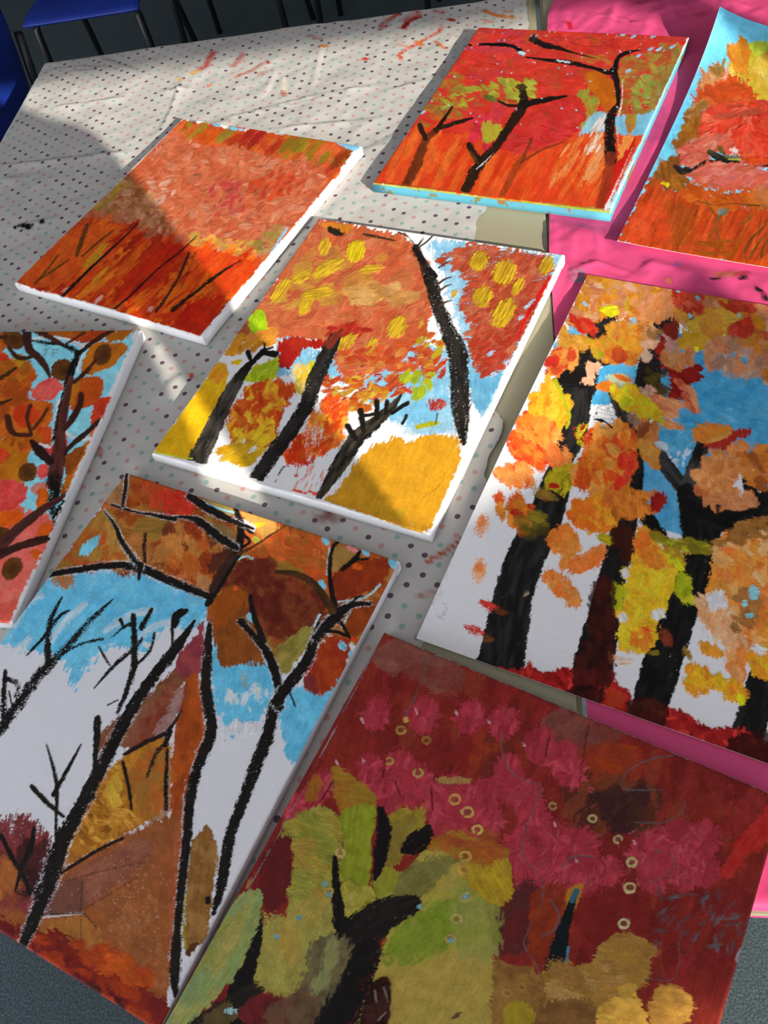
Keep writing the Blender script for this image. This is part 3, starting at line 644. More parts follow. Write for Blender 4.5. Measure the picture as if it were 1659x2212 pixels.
    s.scatter([(720, 240), (900, 220), (920, 330), (840, 420), (740, 380)], ['#d88a58', '#dc8e50', '#d47c40'], 24, 70, 110, 30, .3)
    for P in ([(365, 440), (430, 395), (515, 372), (500, 470), (450, 530), (370, 490)], [(690, 392), (760, 405), (860, 405), (960, 372), (945, 440), (880, 480), (770, 450)], [(1060, 392), (1100, 380), (1120, 420), (1070, 440)]): s.area(P, '#33302e', '#262422', rough=9, dry=.2)
    for x, y in ((290, 290), (980, 170), (1130, 230), (660, 390), (1075, 360), (185, 480), (70, 610), (1190, 430), (1440, 360)): s.dab(x, y, 26, 14, 50, '#90c8dc', dry=.4)
    s.scatter([(400, 320), (520, 320), (510, 360), (420, 360)], ['#e8d818', '#f0e020'], 6, 44, 10, 20, .1, h=1.3)
    s.scatter([(170, 380), (350, 440), (350, 520), (230, 470)], ['#d02c18', '#c83020', '#d84a2c'], 20, 46, 40, 30, .3, h=1.1)
    # second tier
    s.scatter([(110, 480), (290, 540), (290, 640), (150, 650), (90, 590)], ['#e09a34', '#e8a840', '#d88a2c'], 22, 56, 30, 50, .25)
    s.scatter([(470, 420), (740, 440), (740, 560), (480, 540)], OR, 50, 50, 50, 60, .35)
    s.scatter([(300, 560), (700, 520), (720, 680), (560, 690), (400, 670)], OR + ['#c89a20', '#b8a020', '#d06020'], 80, 52, 60, 60, .3)
    s.scatter([(520, 640), (620, 600), (610, 690), (540, 700)], ['#c05020', '#b8401c'], 10, 44, 90, 40, .3)
    s.mid(.8)
    s.area([(960, 540), (1080, 450), (1190, 480), (1240, 560), (1220, 640), (1120, 620), (1000, 600)], '#d8a028', '#d09824', rough=14, h=.9)
    s.scatter([(1230, 330), (1400, 380), (1380, 520), (1240, 480), (1120, 420)], ['#d8982c', '#d8a838', '#dc8c34'], 40, 62, 40, 50, .3)
    for x, y in ((1120, 600), (1225, 570), (1340, 510), (1380, 470), (1620, 600)): s.dab(x, y, 24, 18, 60, '#ece020', h=1.4)
    s.scatter([(730, 520), (830, 540), (820, 580), (740, 570)], ['#e4b08c', '#dca480'], 6, 50, 10, 15, .1); s.scatter([(700, 640), (780, 600), (780, 660), (730, 680)], ['#dcb498', '#d8a888'], 8, 40, 110, 20, .5)
    s.scatter([(870, 500), (960, 520), (960, 640), (890, 650)], ['#d09888', '#c88a78'], 16, 46, 60, 60, .5)
    s.scatter([(1400, 420), (1560, 400), (1540, 480), (1330, 620), (1360, 520)], RD, 40, 48, 120, 30, .4)
    s.scatter([(1200, 560), (1380, 540), (1660, 620), (1800, 700), (1700, 800), (1480, 800), (1220, 700)], PE + ['#c8906c', '#b88464'], 70, 62, 100, 50, .45)
    s.scatter([(1440, 540), (1660, 480), (1900, 560), (1900, 760), (1640, 660)], OR + ['#c88030'], 50, 56, 60, 50, .4)
    s.dab(1590, 410, 70, 34, 50, '#d8861c', h=1.2)
    s.mid(.45)
    s.area([(820, 640), (880, 500), (900, 700), (1050, 720), (1100, 690), (1170, 760), (1140, 850), (1050, 880), (1010, 980), (960, 1060), (900, 980), (920, 880), (890, 760)], '#8c1c12', '#7a140e', rough=14, ang=30, h=.7)
    s.scatter([(870, 650), (1090, 620), (1080, 720), (900, 740)], ['#c07a44', '#b86e3c', '#c8885a'], 34, 46, 60, 50, .45)
    s.scatter([(900, 420), (980, 440), (960, 500), (900, 480)], ['#6a1c10', '#7a2414'], 8, 44, 60, 30, .3)
    s.scatter([(740, 440), (870, 430), (860, 510), (760, 500)], ['#8a6038', '#b88054', '#2a2622'], 16, 40, 30, 30, .6)
    s.scatter([(720, 760), (900, 740), (900, 900), (820, 960), (740, 880)], ['#4a3c14', '#3a3010', '#5a4a18', '#6a3a18'], 26, 46, 40, 50, .5, op=.8)
    s.scatter([(700, 900), (800, 900), (800, 1000), (720, 980)], ['#b8866c', '#c89a80'], 10, 44, 60, 50, .5)
    s.scatter([(820, 980), (1000, 1000), (960, 1100), (860, 1080)], ['#d88a58', '#dc9464', '#c8704a'], 16, 66, 30, 20, .35, ratio=.4)
    s.scatter([(1000, 860), (1110, 920), (1130, 1060), (1040, 1020)], ['#c87048', '#d89060', '#b84a30'], 14, 60, 60, 25, .35, ratio=.4)
    s.area([(820, 1130), (900, 1130), (1020, 1180), (1030, 1205), (960, 1210), (880, 1180)], '#d89058', '#cc8048', rough=8, ang=20)
    s.area([(370, 890), (440, 845), (520, 860), (510, 930), (450, 935)], '#d0701c', '#c8641c', rough=6); s.area([(510, 810), (580, 790), (640, 830), (635, 860), (580, 850)], '#c8601c', rough=6); s.area([(440, 810), (560, 790), (640, 880), (520, 880)], '#c8c480', rough=8, op=.7); s.dab(560, 800 + 20, 60, 20, 20, '#c8601c'); s.dab(445, 892, 66, 36, 0, '#d0701c')
    s.scatter([(500, 880), (640, 890), (740, 990), (850, 1040), (840, 1130), (720, 1130), (600, 1030), (490, 960)], ['#c8a81c', '#c0b420', '#d0981c', '#a8a418', '#d8c428'], 70, 50, 60, 50, .3, h=1.1)
    s.area([(285, 760), (310, 720), (390, 715), (410, 750), (370, 800), (350, 880), (300, 890), (250, 870), (300, 820)], '#dca888', '#d09a78', rough=7)
    # left foliage of the first trunk
    s.scatter([(20, 700), (100, 660), (240, 680), (200, 760), (0, 840)], ['#d8802c', '#cc7430', '#b84020', '#e09040'], 36, 54, 130, 40, .3)
    s.scatter([(40, 680), (110, 660), (60, 760), (0, 740)], RD, 10, 40, 120, 30, .3)
    s.fr(*FD)
    yf = [(600, 490), (640, 540), (685, 620), (680, 680), (600, 700), (560, 680), (500, 660), (540, 570)]
    s.area(yf, '#e09a1c', '#e0a428', rough=10, h=.6); s.scatter(yf, ['#e0941c', '#e4a424', '#dc8a1c', '#e0b030'], 36, 34, 120, 50, .25)
    s.stroke([(630, 500), (665, 570), (690, 640), (680, 690)], [20, 16, 18, 12], '#b0a818', dry=.3, h=1)
    rf = [(480, 660), (600, 680), (640, 720), (600, 850), (560, 870), (500, 830), (440, 800), (470, 720)]
    s.area(rf, '#dc5a20', '#e07024', rough=16, dry=.25, h=.6); s.scatter(rf, ['#d83c18', '#e05a20', '#e47a28', '#dc4a1c', '#e88c38'], 70, 36, 60, 60, .35)
    s.scatter([(380, 880), (500, 850), (540, 930), (440, 960)], ['#e47a34', '#e08c44', '#d85a24'], 30, 32, 70, 50, .45)
    s.mid(.3)
    s.scatter([(600, 780), (690, 770), (680, 860), (620, 860)], ['#c8642c', '#b85a28', '#c87838'], 18, 36, 40, 50, .4)
    s.scatter([(590, 900), (700, 850), (710, 930), (640, 960)], ['#a89818', '#8a8014', '#c0a81c', '#6a5a18'], 26, 32, 130, 40, .4, h=1.1); s.dab(625, 935, 24, 12, 0, '#a81c10', h=1.3)
    s.scatter([(700, 690), (760, 680), (760, 750), (710, 740)], ['#b0a018', '#8a2414', '#c0b020'], 10, 24, 90, 50, .5, h=1.2)
    s.scatter([(380, 1000), (520, 990), (540, 1060), (480, 1130), (400, 1060)], ['#cc7420', '#c8641c', '#d8842c', '#c84a1c'], 34, 34, 60, 50, .4); s.dab(470, 1060, 32, 18, 20, '#b02c14', h=1.2); s.dab(520, 1028, 26, 14, 0, '#a82010', '#c87818', h=1.4)
    s.scatter([(480, 1060), (600, 1060), (590, 1140), (500, 1140)], ['#4a4010', '#6a5c18', '#8a7a1c'], 14, 36, 0, 25, .6, op=.7); s.scatter([(540, 960), (620, 950), (600, 985)], ['#7a4a1c', '#8a6a24'], 6, 34, 0, 20, .5, op=.7)
    # foliage between trunk one and two
    s.mid(.5)
    mf = [(770, 720), (830, 690), (900, 660), (960, 700), (975, 760), (940, 900), (900, 960), (820, 960), (700, 900), (740, 800)]
    s.area(mf, '#e07820', '#e06a1c', rough=16, dry=.2, h=.6); s.scatter(mf, ['#e0701c', '#e48428', '#dc5418', '#e8943c', '#d8441c', '#e89a40'], 120, 38, 60, 60, .3)
    s.scatter([(900, 820), (960, 800), (950, 900), (900, 940)], ['#d8301c', '#e04428'], 14, 34, 100, 30, .4)
    s.shd()
    mf2 = [(700, 1010), (820, 960), (900, 980), (890, 1060), (860, 1120), (800, 1120), (690, 1080)]
    s.area(mf2, '#cc6018', '#d0701c', rough=12, dry=.15, h=.5); s.scatter(mf2, ['#c85a18', '#d47420', '#cc661c', '#d0801f'], 40, 36, 70, 50, .3)
    s.scatter([(620, 1150), (720, 1110), (730, 1230), (670, 1260)], ['#d06c28', '#cc6424', '#d47a34'], 26, 36, 70, 50, .35)
    s.scatter([(720, 1260), (820, 1190), (820, 1240), (740, 1310)], ['#cc6a30', '#c86024'], 14, 40, 140, 25, .5)
    s.area([(580, 1290), (650, 1295), (700, 1340), (740, 1400), (730, 1440), (690, 1440), (650, 1390), (590, 1350)], '#cc6428', '#d07034', rough=12, dry=.25); s.scatter([(590, 1290), (730, 1400), (700, 1440), (600, 1360)], ['#cc6024', '#d4783c'], 20, 30, 60, 40, .4)
    s.scatter([(850, 960), (1000, 960), (1080, 960), (1060, 1040), (900, 1050)], ['#a8601c', '#8a4a14', '#b86c24', '#a05420'], 50, 36, 60, 50, .45)
    s.area([(1050, 965), (1090, 950), (1105, 990), (1070, 1040), (1040, 1030)], '#7a1410', '#6a120e', rough=8)
    s.dab(850, 1155, 44, 22, 20, '#9a8a14', h=1)
    s.scatter([(880, 1120), (960, 1120), (960, 1240), (900, 1240)], ['#2e1008', '#38140a'], 16, 36, 70, 40, .3, op=.85)
    # single leaves on the white paper
    for x, y, a, b in ((318, 1110, 56, 34), (306, 1300, 56, 40)):
        s.dab(x, y, a, b, 100, '#d08a68', '#c8764c', dry=.5, rough=.45); s.dab(x, y - 15, a * .5, b * .5, 100, '#c86a3a', dry=.4)
    for x, y in ((345, 1440), (285, 1545)): s.dab(x, y, 48, 22, 22, '#a0221c', '#b03028', dry=.4, rough=.45)
    s.dab(400, 1465, 40, 20, 20, '#5a2a14', dry=.55, op=.7); s.dab(345, 1580, 34, 18, 20, '#6a3a18', dry=.5, op=.7); s.dab(510, 1388, 22, 16, 140, '#8a7a68', dry=.6)
    s.text([[(152, 1434), (168, 1438)], [(172, 1446), (160, 1448), (174, 1458), (158, 1462)], [(166, 1470), (150, 1472), (162, 1482), (144, 1484)], [(150, 1490), (128, 1488), (146, 1500)], [(158, 1500), (124, 1478)]], 2.4, '#8a8a90', .8)
    # yellow-orange strip between trunk two and three
    yg = [(1000, 1100), (1060, 1170), (1165, 1240), (1160, 1290), (1120, 1380), (1100, 1430), (1060, 1560), (1040, 1620), (960, 1640), (900, 1600), (900, 1510), (940, 1330), (960, 1230)]
    s.area(yg, '#cc8a1c', '#d09a20', rough=14, dry=.2, h=.5)
    s.scatter([(1000, 1110), (1060, 1180), (1160, 1250), (1000, 1260), (970, 1220)], ['#c85a1c', '#cc7424', '#d08a24', '#c86a1c'], 34, 38, 50, 40, .3)
    s.scatter([(950, 1290), (1140, 1300), (1060, 1560), (960, 1640), (900, 1580), (930, 1400)], ['#cc981c', '#d0a420', '#c88c1c', '#d4a828', '#c49a18'], 70, 36, 60, 60, .3)
    s.scatter([(960, 1560), (1040, 1530), (1030, 1610), (960, 1620)], ['#c0641c', '#c07020'], 14, 26, 60, 50, .4); s.dab(1020, 1540, 30, 8, 20, '#b83c1c', dry=.5)
    for x, y in ((1085, 1470), (920, 1490), (930, 1300), (1060, 1480)): s.dab(x, y, 26, 20, 60, WHITE, dry=.4)
    s.scatter([(890, 1350), (920, 1360), (920, 1440), (885, 1440)], ['#8a8c14', '#a09c1c', '#6a7010'], 12, 34, 80, 30, .4, h=1)
    s.scatter([(1160, 1320), (1200, 1340), (1210, 1430), (1150, 1390)], ['#8c9414', '#7a8010', '#a0a020'], 18, 34, 60, 40, .45, h=1)
    s.scatter([(1040, 1120), (1160, 1160), (1310, 1180), (1300, 1210), (1180, 1200), (1060, 1170)], ['#6a6414', '#8a8a18', '#5a5410', '#8a5a1c'], 34, 34, 20, 25, .5, h=.8)
    s.scatter([(1100, 1190), (1170, 1230), (1160, 1270)], ['#a8a418', '#8a6a1c'], 8, 34, 60, 20, .4, h=1)
    s.dab(1105, 1575, 46, 26, 60, '#5a2414', '#6a2c18', dry=.35); s.dab(1055, 1640, 30, 14, 0, '#6a5c14', dry=.5); s.dab(1195, 1645, 40, 16, 60, '#7a5a1c', dry=.4); s.dab(870, 1660, 30, 18, 70, '#a86a3c', dry=.5)
    for i in range(10): s.dab(s.rs.uniform(880, 950), s.rs.uniform(1655, 1690), 30, 4, 10, '#cc8a5c', dry=.6)
    # foliage right of trunk three
    rg = [(1330, 1170), (1450, 1150), (1620, 1140), (1800, 1200), (1800, 1400), (1640, 1640), (1560, 1640), (1500, 1640), (1400, 1600), (1320, 1500), (1300, 1380), (1300, 1280)]
    s.area(rg, '#c8702c', '#cc7c34', rough=18, dry=.2, h=.5)
    s.scatter(rg, ['#c86c28', '#cc7a2c', '#c46024', '#d08850', '#cc7038', '#d09468'], 150, 42, 70, 60, .35)
    s.scatter([(1280, 1380), (1350, 1420), (1420, 1560), (1440, 1680), (1380, 1640), (1260, 1500)], ['#d09070', '#d48a60', '#cc8058', '#d89a78'], 40, 44, 70, 40, .35)
    s.area([(1330, 1370), (1350, 1380), (1360, 1430), (1300, 1470), (1290, 1440), (1270, 1400)], WHITE, rough=12, dry=.2); s.area([(1250, 1520), (1300, 1560), (1340, 1600), (1260, 1570)], WHITE, rough=10, dry=.3)
    s.scatter([(1380, 1380), (1480, 1360), (1490, 1500), (1400, 1540)], ['#8a5a2c', '#946434', '#7c5830'], 18, 40, 60, 50, .35); s.dab(1480, 1385, 24, 34, 0, '#70b0c4', dry=.35); s.dab(1460, 1480, 20, 12, 0, '#70b0c4', dry=.35); s.dab(1440, 1430, 14, 20, 0, '#7ab0c0', dry=.5)
    s.area([(1240, 1590), (1300, 1600), (1350, 1640), (1320, 1670), (1260, 1640)], '#cc7a24', rough=8); s.area([(1190, 1700), (1240, 1690), (1290, 1730), (1360, 1760), (1400, 1740), (1440, 1790), (1420, 1850), (1370, 1840), (1330, 1800), (1260, 1780), (1210, 1810), (1180, 1770)], '#cc8018', '#c88c1c', rough=12, h=.6)
    s.scatter([(1190, 1700), (1290, 1720), (1440, 1780), (1420, 1850), (1330, 1800), (1200, 1800)], ['#cc8a1c', '#d0961c', '#c87a1c', '#c8681c'], 34, 34, 70, 50, .3, h=.9); s.dab(1425, 1840, 26, 18, 60, '#d0b818', h=1.2)
    s.scatter([(1350, 1640), (1440, 1640), (1430, 1740), (1360, 1720)], ['#cc6c34', '#d08050'], 16, 38, 80, 40, .35)
    s.scatter([(1480, 1640), (1640, 1560), (1640, 1760), (1500, 1740)], ['#cc9020', '#c8a01c', '#c07a1c'], 34, 36, 60, 50, .35); s.scatter([(1560, 1620), (1640, 1620), (1620, 1760)], ['#8a8414', '#6a6410', '#a09018'], 14, 38, 100, 30, .4)
    s.dab(1500, 1625, 40, 26, 20, WHITE, dry=.4)
    s.fr(*FK); s.mid(.15)
    s.scatter([(1100, 60), (1350, 60), (1550, 120), (1500, 200), (1250, 180)], ['#b07044', '#a86438', '#bc7c50', '#a85c30'], 44, 56, 60, 60, .4)
    s.scatter([(1280, -250), (1500, -280), (1520, -100), (1350, 60), (1150, 60), (1120, -60)], ['#b8743c', '#c07a44', '#b06a34', '#c88650'], 70, 62, 60, 60, .4)
    s.scatter([(1440, -200), (1700, -280), (1900, -100), (1700, 60), (1560, 20)], ['#b06424', '#b8702c', '#a85a20', '#8a4a1c'], 60, 56, 20, 40, .4)
    s.scatter([(1500, 300), (1660, 260), (1660, 420), (1520, 420), (1250, 480)], ['#8a5c28', '#946430', '#7c501c'], 30, 56, 20, 40, .45)
    s.fr(*FJ); s.mid(.6)
    s.area([(1090, 1200), (1150, 1160), (1250, 1155), (1400, 1190), (1420, 1240), (1340, 1290), (1240, 1330), (1180, 1300), (1100, 1290)], '#d8822c', '#d07424', rough=10, ang=30, h=1)
    s.area([(1190, 1310), (1300, 1280), (1390, 1240), (1420, 1200), (1530, 1190), (1540, 1230), (1440, 1270), (1380, 1320), (1250, 1350)], '#a8281c', '#b03424', rough=10); s.stroke([(1220, 1290), (1290, 1260), (1380, 1220)], [30, 46, 20], '#e49c48', h=1.3)
    s.scatter([(700, 1150), (820, 1170), (830, 1260), (740, 1290), (690, 1240)], ['#c87838', '#d08444', '#b86a30'], 22, 52, 70, 50, .3); s.area([(710, 1150), (780, 1140), (740, 1250), (700, 1250)], '#6a2414', rough=8, op=.7)
    s.scatter([(700, 1300), (800, 1310), (830, 1400), (820, 1500), (760, 1420)], ['#d08a3c', '#d8943c', '#c87c34'], 22, 54, 60, 30, .35)
    s.area([(590, 1090), (660, 1080), (720, 1150), (660, 1180)], '#8a6a58', '#a8785c', rough=8, dry=.4)
    s.fr(*FD); s.lit(); s.scatter([(1520, 170), (2240, 290), (2230, 640), (1900, 620), (1540, 520)], OR + PE + RD, 150, 40, 50, 60, .35, ratio=.55, h=.9)
    s.shd(); s.scatter([(1620, 1060), (1860, 1060), (1800, 1640), (1620, 1560)], ['#c86c28', '#cc7a2c', '#c46024', '#d08850', '#cc9020'], 90, 42, 70, 60, .35); s.scatter([(1980, 1000), (2180, 1050), (2080, 1700), (1900, 1700)], ['#cc981c', '#c86c28', '#d0a420', '#c46024'], 90, 42, 70, 60, .35)
    s.fr(*FJ)
    # pencil drawings on the bare patches
    s.mid(.6); g = '#6a6a6a'
    c = [(445 + 90 * math.cos(t), 1115 + 88 * math.sin(t)) for t in np.linspace(0, 6.3, 26)]
    s.line(c, 6, g, .9, 0)
    for y, dx in ((1065, 60), (1090, 80), (1125, 85), (1150, 80)): s.line([(445 - dx * .9, y - 12), (445 + dx * .9, y + 14)], 4, '#8a8a8a', .8, 0)
    for x, y in ((462, 1052), (495, 1125), (425, 1185)): s.dot(x, y, 11, '#a8a8a8')
    s.dot(374, 1090, 8, '#222222'); s.stroke([(358, 1132), (410, 1140), (440, 1150), (490, 1192)], [6, 26, 12, 16], '#1a1a1a'); s.line([(490, 1045), (505, 1020)], 4, g, .9); s.dot(338, 1246, 8, '#222222')
    s.area([(805, 1300), (850, 1285), (900, 1300), (915, 1345), (910, 1375), (850, 1345)], '#c8d0d6', '#b8c4cc', rough=3, op=.9); s.line([(805, 1300), (850, 1285), (905, 1310), (912, 1375), (850, 1345), (805, 1300)], 4, '#8a98a0', .9); s.line([(815, 1310), (912, 1375)], 4, '#8a98a0', .9)
    # red ground along the near edge
    s.fr(*FD); s.shd()
    rd = [(460, 1710), (520, 1690), (590, 1720), (650, 1700), (720, 1710), (860, 1700), (900, 1770), (960, 1830), (960, 1900), (1090, 1880), (1200, 1900), (1290, 1960), (1420, 1960), (1560, 2030), (1700, 2060), (1900, 2120), (2000, 2240), (1900, 2420), (440, 1760)]
    s.area(rd, '#8f1a1a', '#7a1414', rough=10, ang=60, streak=.3, h=.9)
    s.scatter(rd, ['#9c2020', '#861618', '#a82c24', '#74100f', '#b03028'], 150, 26, 60, 60, .3, ratio=.4, h=1.2)
    s.area([(820, 1800), (900, 1790), (930, 1850), (880, 1880)], '#98301a', rough=10)
    for P in ([(810, 1560), (880, 1560), (880, 1740), (850, 1790), (710, 1790), (720, 1640)], [(800, 1330), (880, 1340), (890, 1500), (860, 1600), (800, 1600), (770, 1500)]): s.area(P, '#2c0d08', '#341009', rough=10, op=.9)
    s.area([(960, 1830), (1110, 1860), (1090, 1960), (940, 1930)], '#2c0e08', '#38140a', rough=10, op=.92); s.area([(700, 1790), (830, 1790), (830, 1860), (690, 1820)], '#1c0c08', rough=10, op=.9); s.area([(1390, 2000), (1560, 1980), (1600, 2120), (1380, 2080)], '#2a0d08', rough=8, op=.9)
    s.stroke([(300, 1670), (380, 1715), (480, 1752)], [20, 24, 20], '#1a1614')
    return s.finish()

def paint_curled_paper():
    s = Sheet(CORNERS['p5'], 280, 396, base=np.array((.84, .84, .85)), seed=53); s.fr(*FI); s.lit()
    V = 118
    far = 2600
    s.area([(830, 50), (3100, 130), (2700, 2320), (0, 1910)], '#74d2ec', '#7ed8f0', rough=1, smoothed=False, ang=20, streak=.06, h=.15)
    # autumn ground
    s.area([(270, 1330), (500, 1430), (900, 1560), (1300, 1560), (2900, 1500), (2750, 2400), (-20, 1915)], '#c8481a', '#c04014', rough=20, ang=V, streak=.3, smoothed=False)
    s.scatter([(270, 1400), (600, 1500), (1300, 1600), (2600, 1600), (2600, 2200), (1213, 2080), (500, 2000), (60, 1870)], ['#cc4c1c', '#b83c10', '#d85a20', '#a8480f', '#c04014', '#9c4414'], 150, 150, 112, 10, .4, ratio=.12, h=1.0)
    s.area([(80, 1860), (230, 1560), (330, 1560), (300, 1750), (220, 1930)], '#e04a1c', '#e4552a', rough=20, ang=V, streak=.25, op=.85)
    s.area([(380, 1600), (440, 1700), (420, 1850), (330, 1950), (320, 1800)], '#e0481c', rough=20, ang=100, op=.7); s.area([(420, 1550), (600, 1600), (600, 1850), (480, 1960), (440, 1800)], '#9c4410', '#a84c14', rough=24, ang=105, streak=.3, op=.75)
    s.area([(900, 2030), (1250, 2050), (2600, 2200), (2600, 2330), (300, 1960)], '#dc5010', '#d84a10', rough=12, ang=10, op=.8)
    # bushes
    s.area([(940, 300), (1010, 225), (1090, 240), (1250, 230), (2000, 260), (2400, 400), (2300, 800), (1700, 760), (1240, 720), (1100, 600), (960, 500), (920, 400)], '#dcb43c', '#d8a83a', rough=18, dry=.1, h=.8)
    s.scatter([(960, 260), (1240, 240), (1900, 280), (2200, 600), (1240, 700), (1080, 560), (960, 450)], ['#e0bc48', '#d8ac38', '#c8a028', '#e4c860', '#c8b030', '#d89a34'], 120, 70, 60, 60, .35, ratio=.5, h=.9)
    s.scatter([(940, 270), (1050, 230), (1060, 360), (960, 400)], ['#d08020', '#c8741c', '#d88c28'], 22, 60, 70, 50, .3)
    s.scatter([(1130, 220), (1240, 200), (1230, 260), (1130, 260)], ['#d8e040', '#c8d83a'], 10, 44, 60, 40, .2)
    s.scatter([(660, 560), (780, 400), (900, 400), (930, 500), (780, 580)], ['#d89468', '#cc8450', '#e0a47c', '#b86c34', '#c88040'], 60, 62, 75, 30, .5, ratio=.35)
    s.scatter([(740, 480), (800, 380), (880, 360), (900, 420)], ['#8a6428', '#9a7030', '#a87a3c'], 20, 50, 60, 50, .6, ratio=.25)
    s.area([(650, 640), (760, 540), (900, 480), (960, 420), (1040, 500), (1120, 520), (1150, 620), (1100, 680), (760, 720)], '#d4501c', '#cc481a', rough=18, h=.9)
    s.scatter([(660, 630), (900, 490), (1140, 560), (1100, 680), (760, 700)], ['#d8541c', '#cc4818', '#d8602a', '#c44a1c'], 40, 60, 20, 50, .3)
    rb = [(680, 760), (900, 680), (1213, 650), (2300, 700), (2300, 1200), (1213, 1200), (1030, 1180), (900, 1100), (700, 1000), (590, 950), (640, 850)]
    s.area(rb, '#dc3a22', '#e04c30', rough=16, h=1.2)
    s.scatter(rb, ['#e04228', '#d83820', '#e85a3c', '#cc3420', '#ec6a4c', '#d84830'], 150, 70, 10, 50, .3, ratio=.4, h=1.8)
    s.scatter([(720, 700), (1213, 640), (2000, 700), (1213, 780), (760, 790)], ['#b8402a', '#c84030', '#b04a30'], 30, 80, 170, 20, .45, ratio=.25)
    s.area([(780, 780), (960, 740), (1060, 750), (1000, 790), (820, 800)], '#a84a30', '#b85a3c', rough=10, dry=.4, op=.8)
    s.scatter([(480, 1050), (600, 780), (700, 740), (680, 820), (560, 1100)], ['#a86418', '#985a14', '#b07024', '#8a5418'], 50, 56, 100, 40, .3)
    s.scatter([(570, 760), (680, 660), (760, 700), (640, 790)], ['#b07a44', '#c08a54', '#98642c'], 22, 56, 150, 30, .5, ratio=.35)
    for x, y in ((540, 830), (515, 890), (485, 960), (600, 690), (455, 1050), (650, 600)): s.dab(x, y, 34, 22, 60, '#74cce6', dry=.3)
    pk = [(520, 1120), (560, 1040), (650, 990), (800, 950), (900, 960), (920, 1040), (800, 1080), (740, 1160), (700, 1240), (600, 1240), (520, 1200)]
    s.area(pk, '#d8604a', '#d07058', rough=12, h=1); s.scatter(pk, ['#dc6c54', '#d05844', '#e0886c', '#cc6450'], 60, 60, 160, 40, .4, ratio=.4, h=1.2)
    s.scatter([(380, 1200), (450, 1150), (540, 1260), (600, 1340), (520, 1440), (330, 1380), (320, 1280)], ['#a8641c', '#98581c', '#b4742c', '#8a5018'], 54, 56, 60, 50, .35)
    s.stroke([(480, 1220), (560, 1270), (640, 1260), (720, 1190), (800, 1180), (900, 1160), (1030, 1190)], [30, 80, 60, 40, 40, 60, 20], '#2c241e', '#4a3f36', dry=.25, rough=.2)
    s.stroke([(770, 1090), (850, 1140), (950, 1160), (1030, 1160)], [50, 60, 40, 30], '#2a2622', '#4a4a28', dry=.2); s.stroke([(850, 1060), (900, 1130)], [50, 30], '#6a5a24', dry=.4); s.stroke([(880, 1120), (960, 1130), (1040, 1125)], [14, 26, 20], '#6a6a54', dry=.3); s.stroke([(920, 1150), (1020, 1155)], [14, 16], '#b0a83a', dry=.35)
    s.stroke([(1030, 1215), (1140, 1210), (1213, 1200), (1500, 1220)], [24, 30, 30, 26], '#322a20', dry=.3)
    s.area([(1030, 1120), (1110, 1120), (1213, 1150), (1500, 1150), (1500, 1220), (1213, 1190), (1040, 1200)], '#d84a1c', rough=12)
    s.area([(925, 1070), (970, 1060), (1010, 1085), (1000, 1105), (950, 1095)], '#f0dcd4', '#dcc8c8', rough=8)
    lp = [(620, 1320), (720, 1220), (840, 1180), (960, 1190), (1100, 1220), (1213, 1240), (1800, 1260), (1800, 1420), (1120, 1420), (900, 1440), (760, 1400)]
    s.area(lp, '#d46048', '#cc5a40', rough=14, h=.7, dry=.1); s.scatter(lp, ['#d8685c', '#cc5a48', '#dc7c68', '#c86040'], 70, 70, 160, 30, .4, ratio=.4)
    s.area([(560, 1420), (640, 1360), (760, 1410), (900, 1450), (1120, 1420), (1300, 1400), (1300, 1540), (1050, 1560), (800, 1500), (600, 1480)], '#cc5a14', '#c4500f', rough=18, ang=20, h=.8)
    s.scatter([(560, 1400), (800, 1480), (1200, 1480), (1200, 1560), (800, 1560), (560, 1480)], ['#cc5a18', '#d0681c', '#b84c10', '#c85020'], 60, 60, 20, 40, .35)
    s.stroke([(660, 1525), (800, 1560), (950, 1540), (1100, 1550), (1400, 1560)], [8, 6, 8, 14, 10], '#5a4018', dry=.4)
    s.area([(265, 1400), (300, 1340), (400, 1350), (390, 1390), (300, 1410)], '#b04a1c', rough=8); s.area([(365, 1390), (380, 1365), (440, 1375), (435, 1405)], '#ecd020', rough=6, h=1.2)
    s.line([(380, 1210), (380, 1280), (400, 1330)], 14, '#5a3a1c', .7); s.line([(430, 1190), (440, 1300), (430, 1360)], 12, '#5a3a1c', .7)
    s.area([(1130, 1480), (1160, 1400), (1300, 1380), (1300, 1600), (1150, 1560)], '#c07a44', '#b86c34', rough=18, op=.8)
    # saplings and scratched curves
    G = '#7a5220'
    s.stroke([(725, 1515), (770, 1590), (805, 1650)], [12, 16, 14], G); s.stroke([(915, 1585), (860, 1640), (820, 1680), (810, 1770), (830, 1840)], [10, 14, 22, 14, 12], '#6a5a2c', dry=.2); s.stroke([(810, 1700), (790, 1780), (750, 1840)], [20, 16, 14], '#94501c', dry=.2)
    s.dab(850, 1610, 34, 22, 110, '#7a8a74'); s.dab(885, 1620, 36, 18, 120, '#6a7a68')
    s.stroke([(1110, 1625), (1070, 1680), (1000, 1730)], [18, 22, 10], '#8a5a1c', dry=.2)
    for P in ([(1213, 1720), (1100, 1830), (1040, 1950), (1050, 2060)], [(1213, 1780), (1150, 1880), (1080, 1990), (1040, 2070)], [(1230, 1840), (1180, 1930), (1170, 2000)], [(1700, 1600), (1500, 1750), (1400, 1950)]): s.stroke(P, [14, 22, 20, 8][:len(P)], '#7c4a16', '#5c3c14', dry=.2, h=-.4)
    s.scatter([(650, 1880), (880, 1860), (860, 2000), (660, 2010)], ['#94450f', '#a8500f'], 26, 80, 10, 12, .5, ratio=.12)
    s.stroke([(5, 1915), (300, 1985), (700, 2040), (1213, 2100)], 8, '#e08a60', dry=.5, h=0)
    return s.finish()

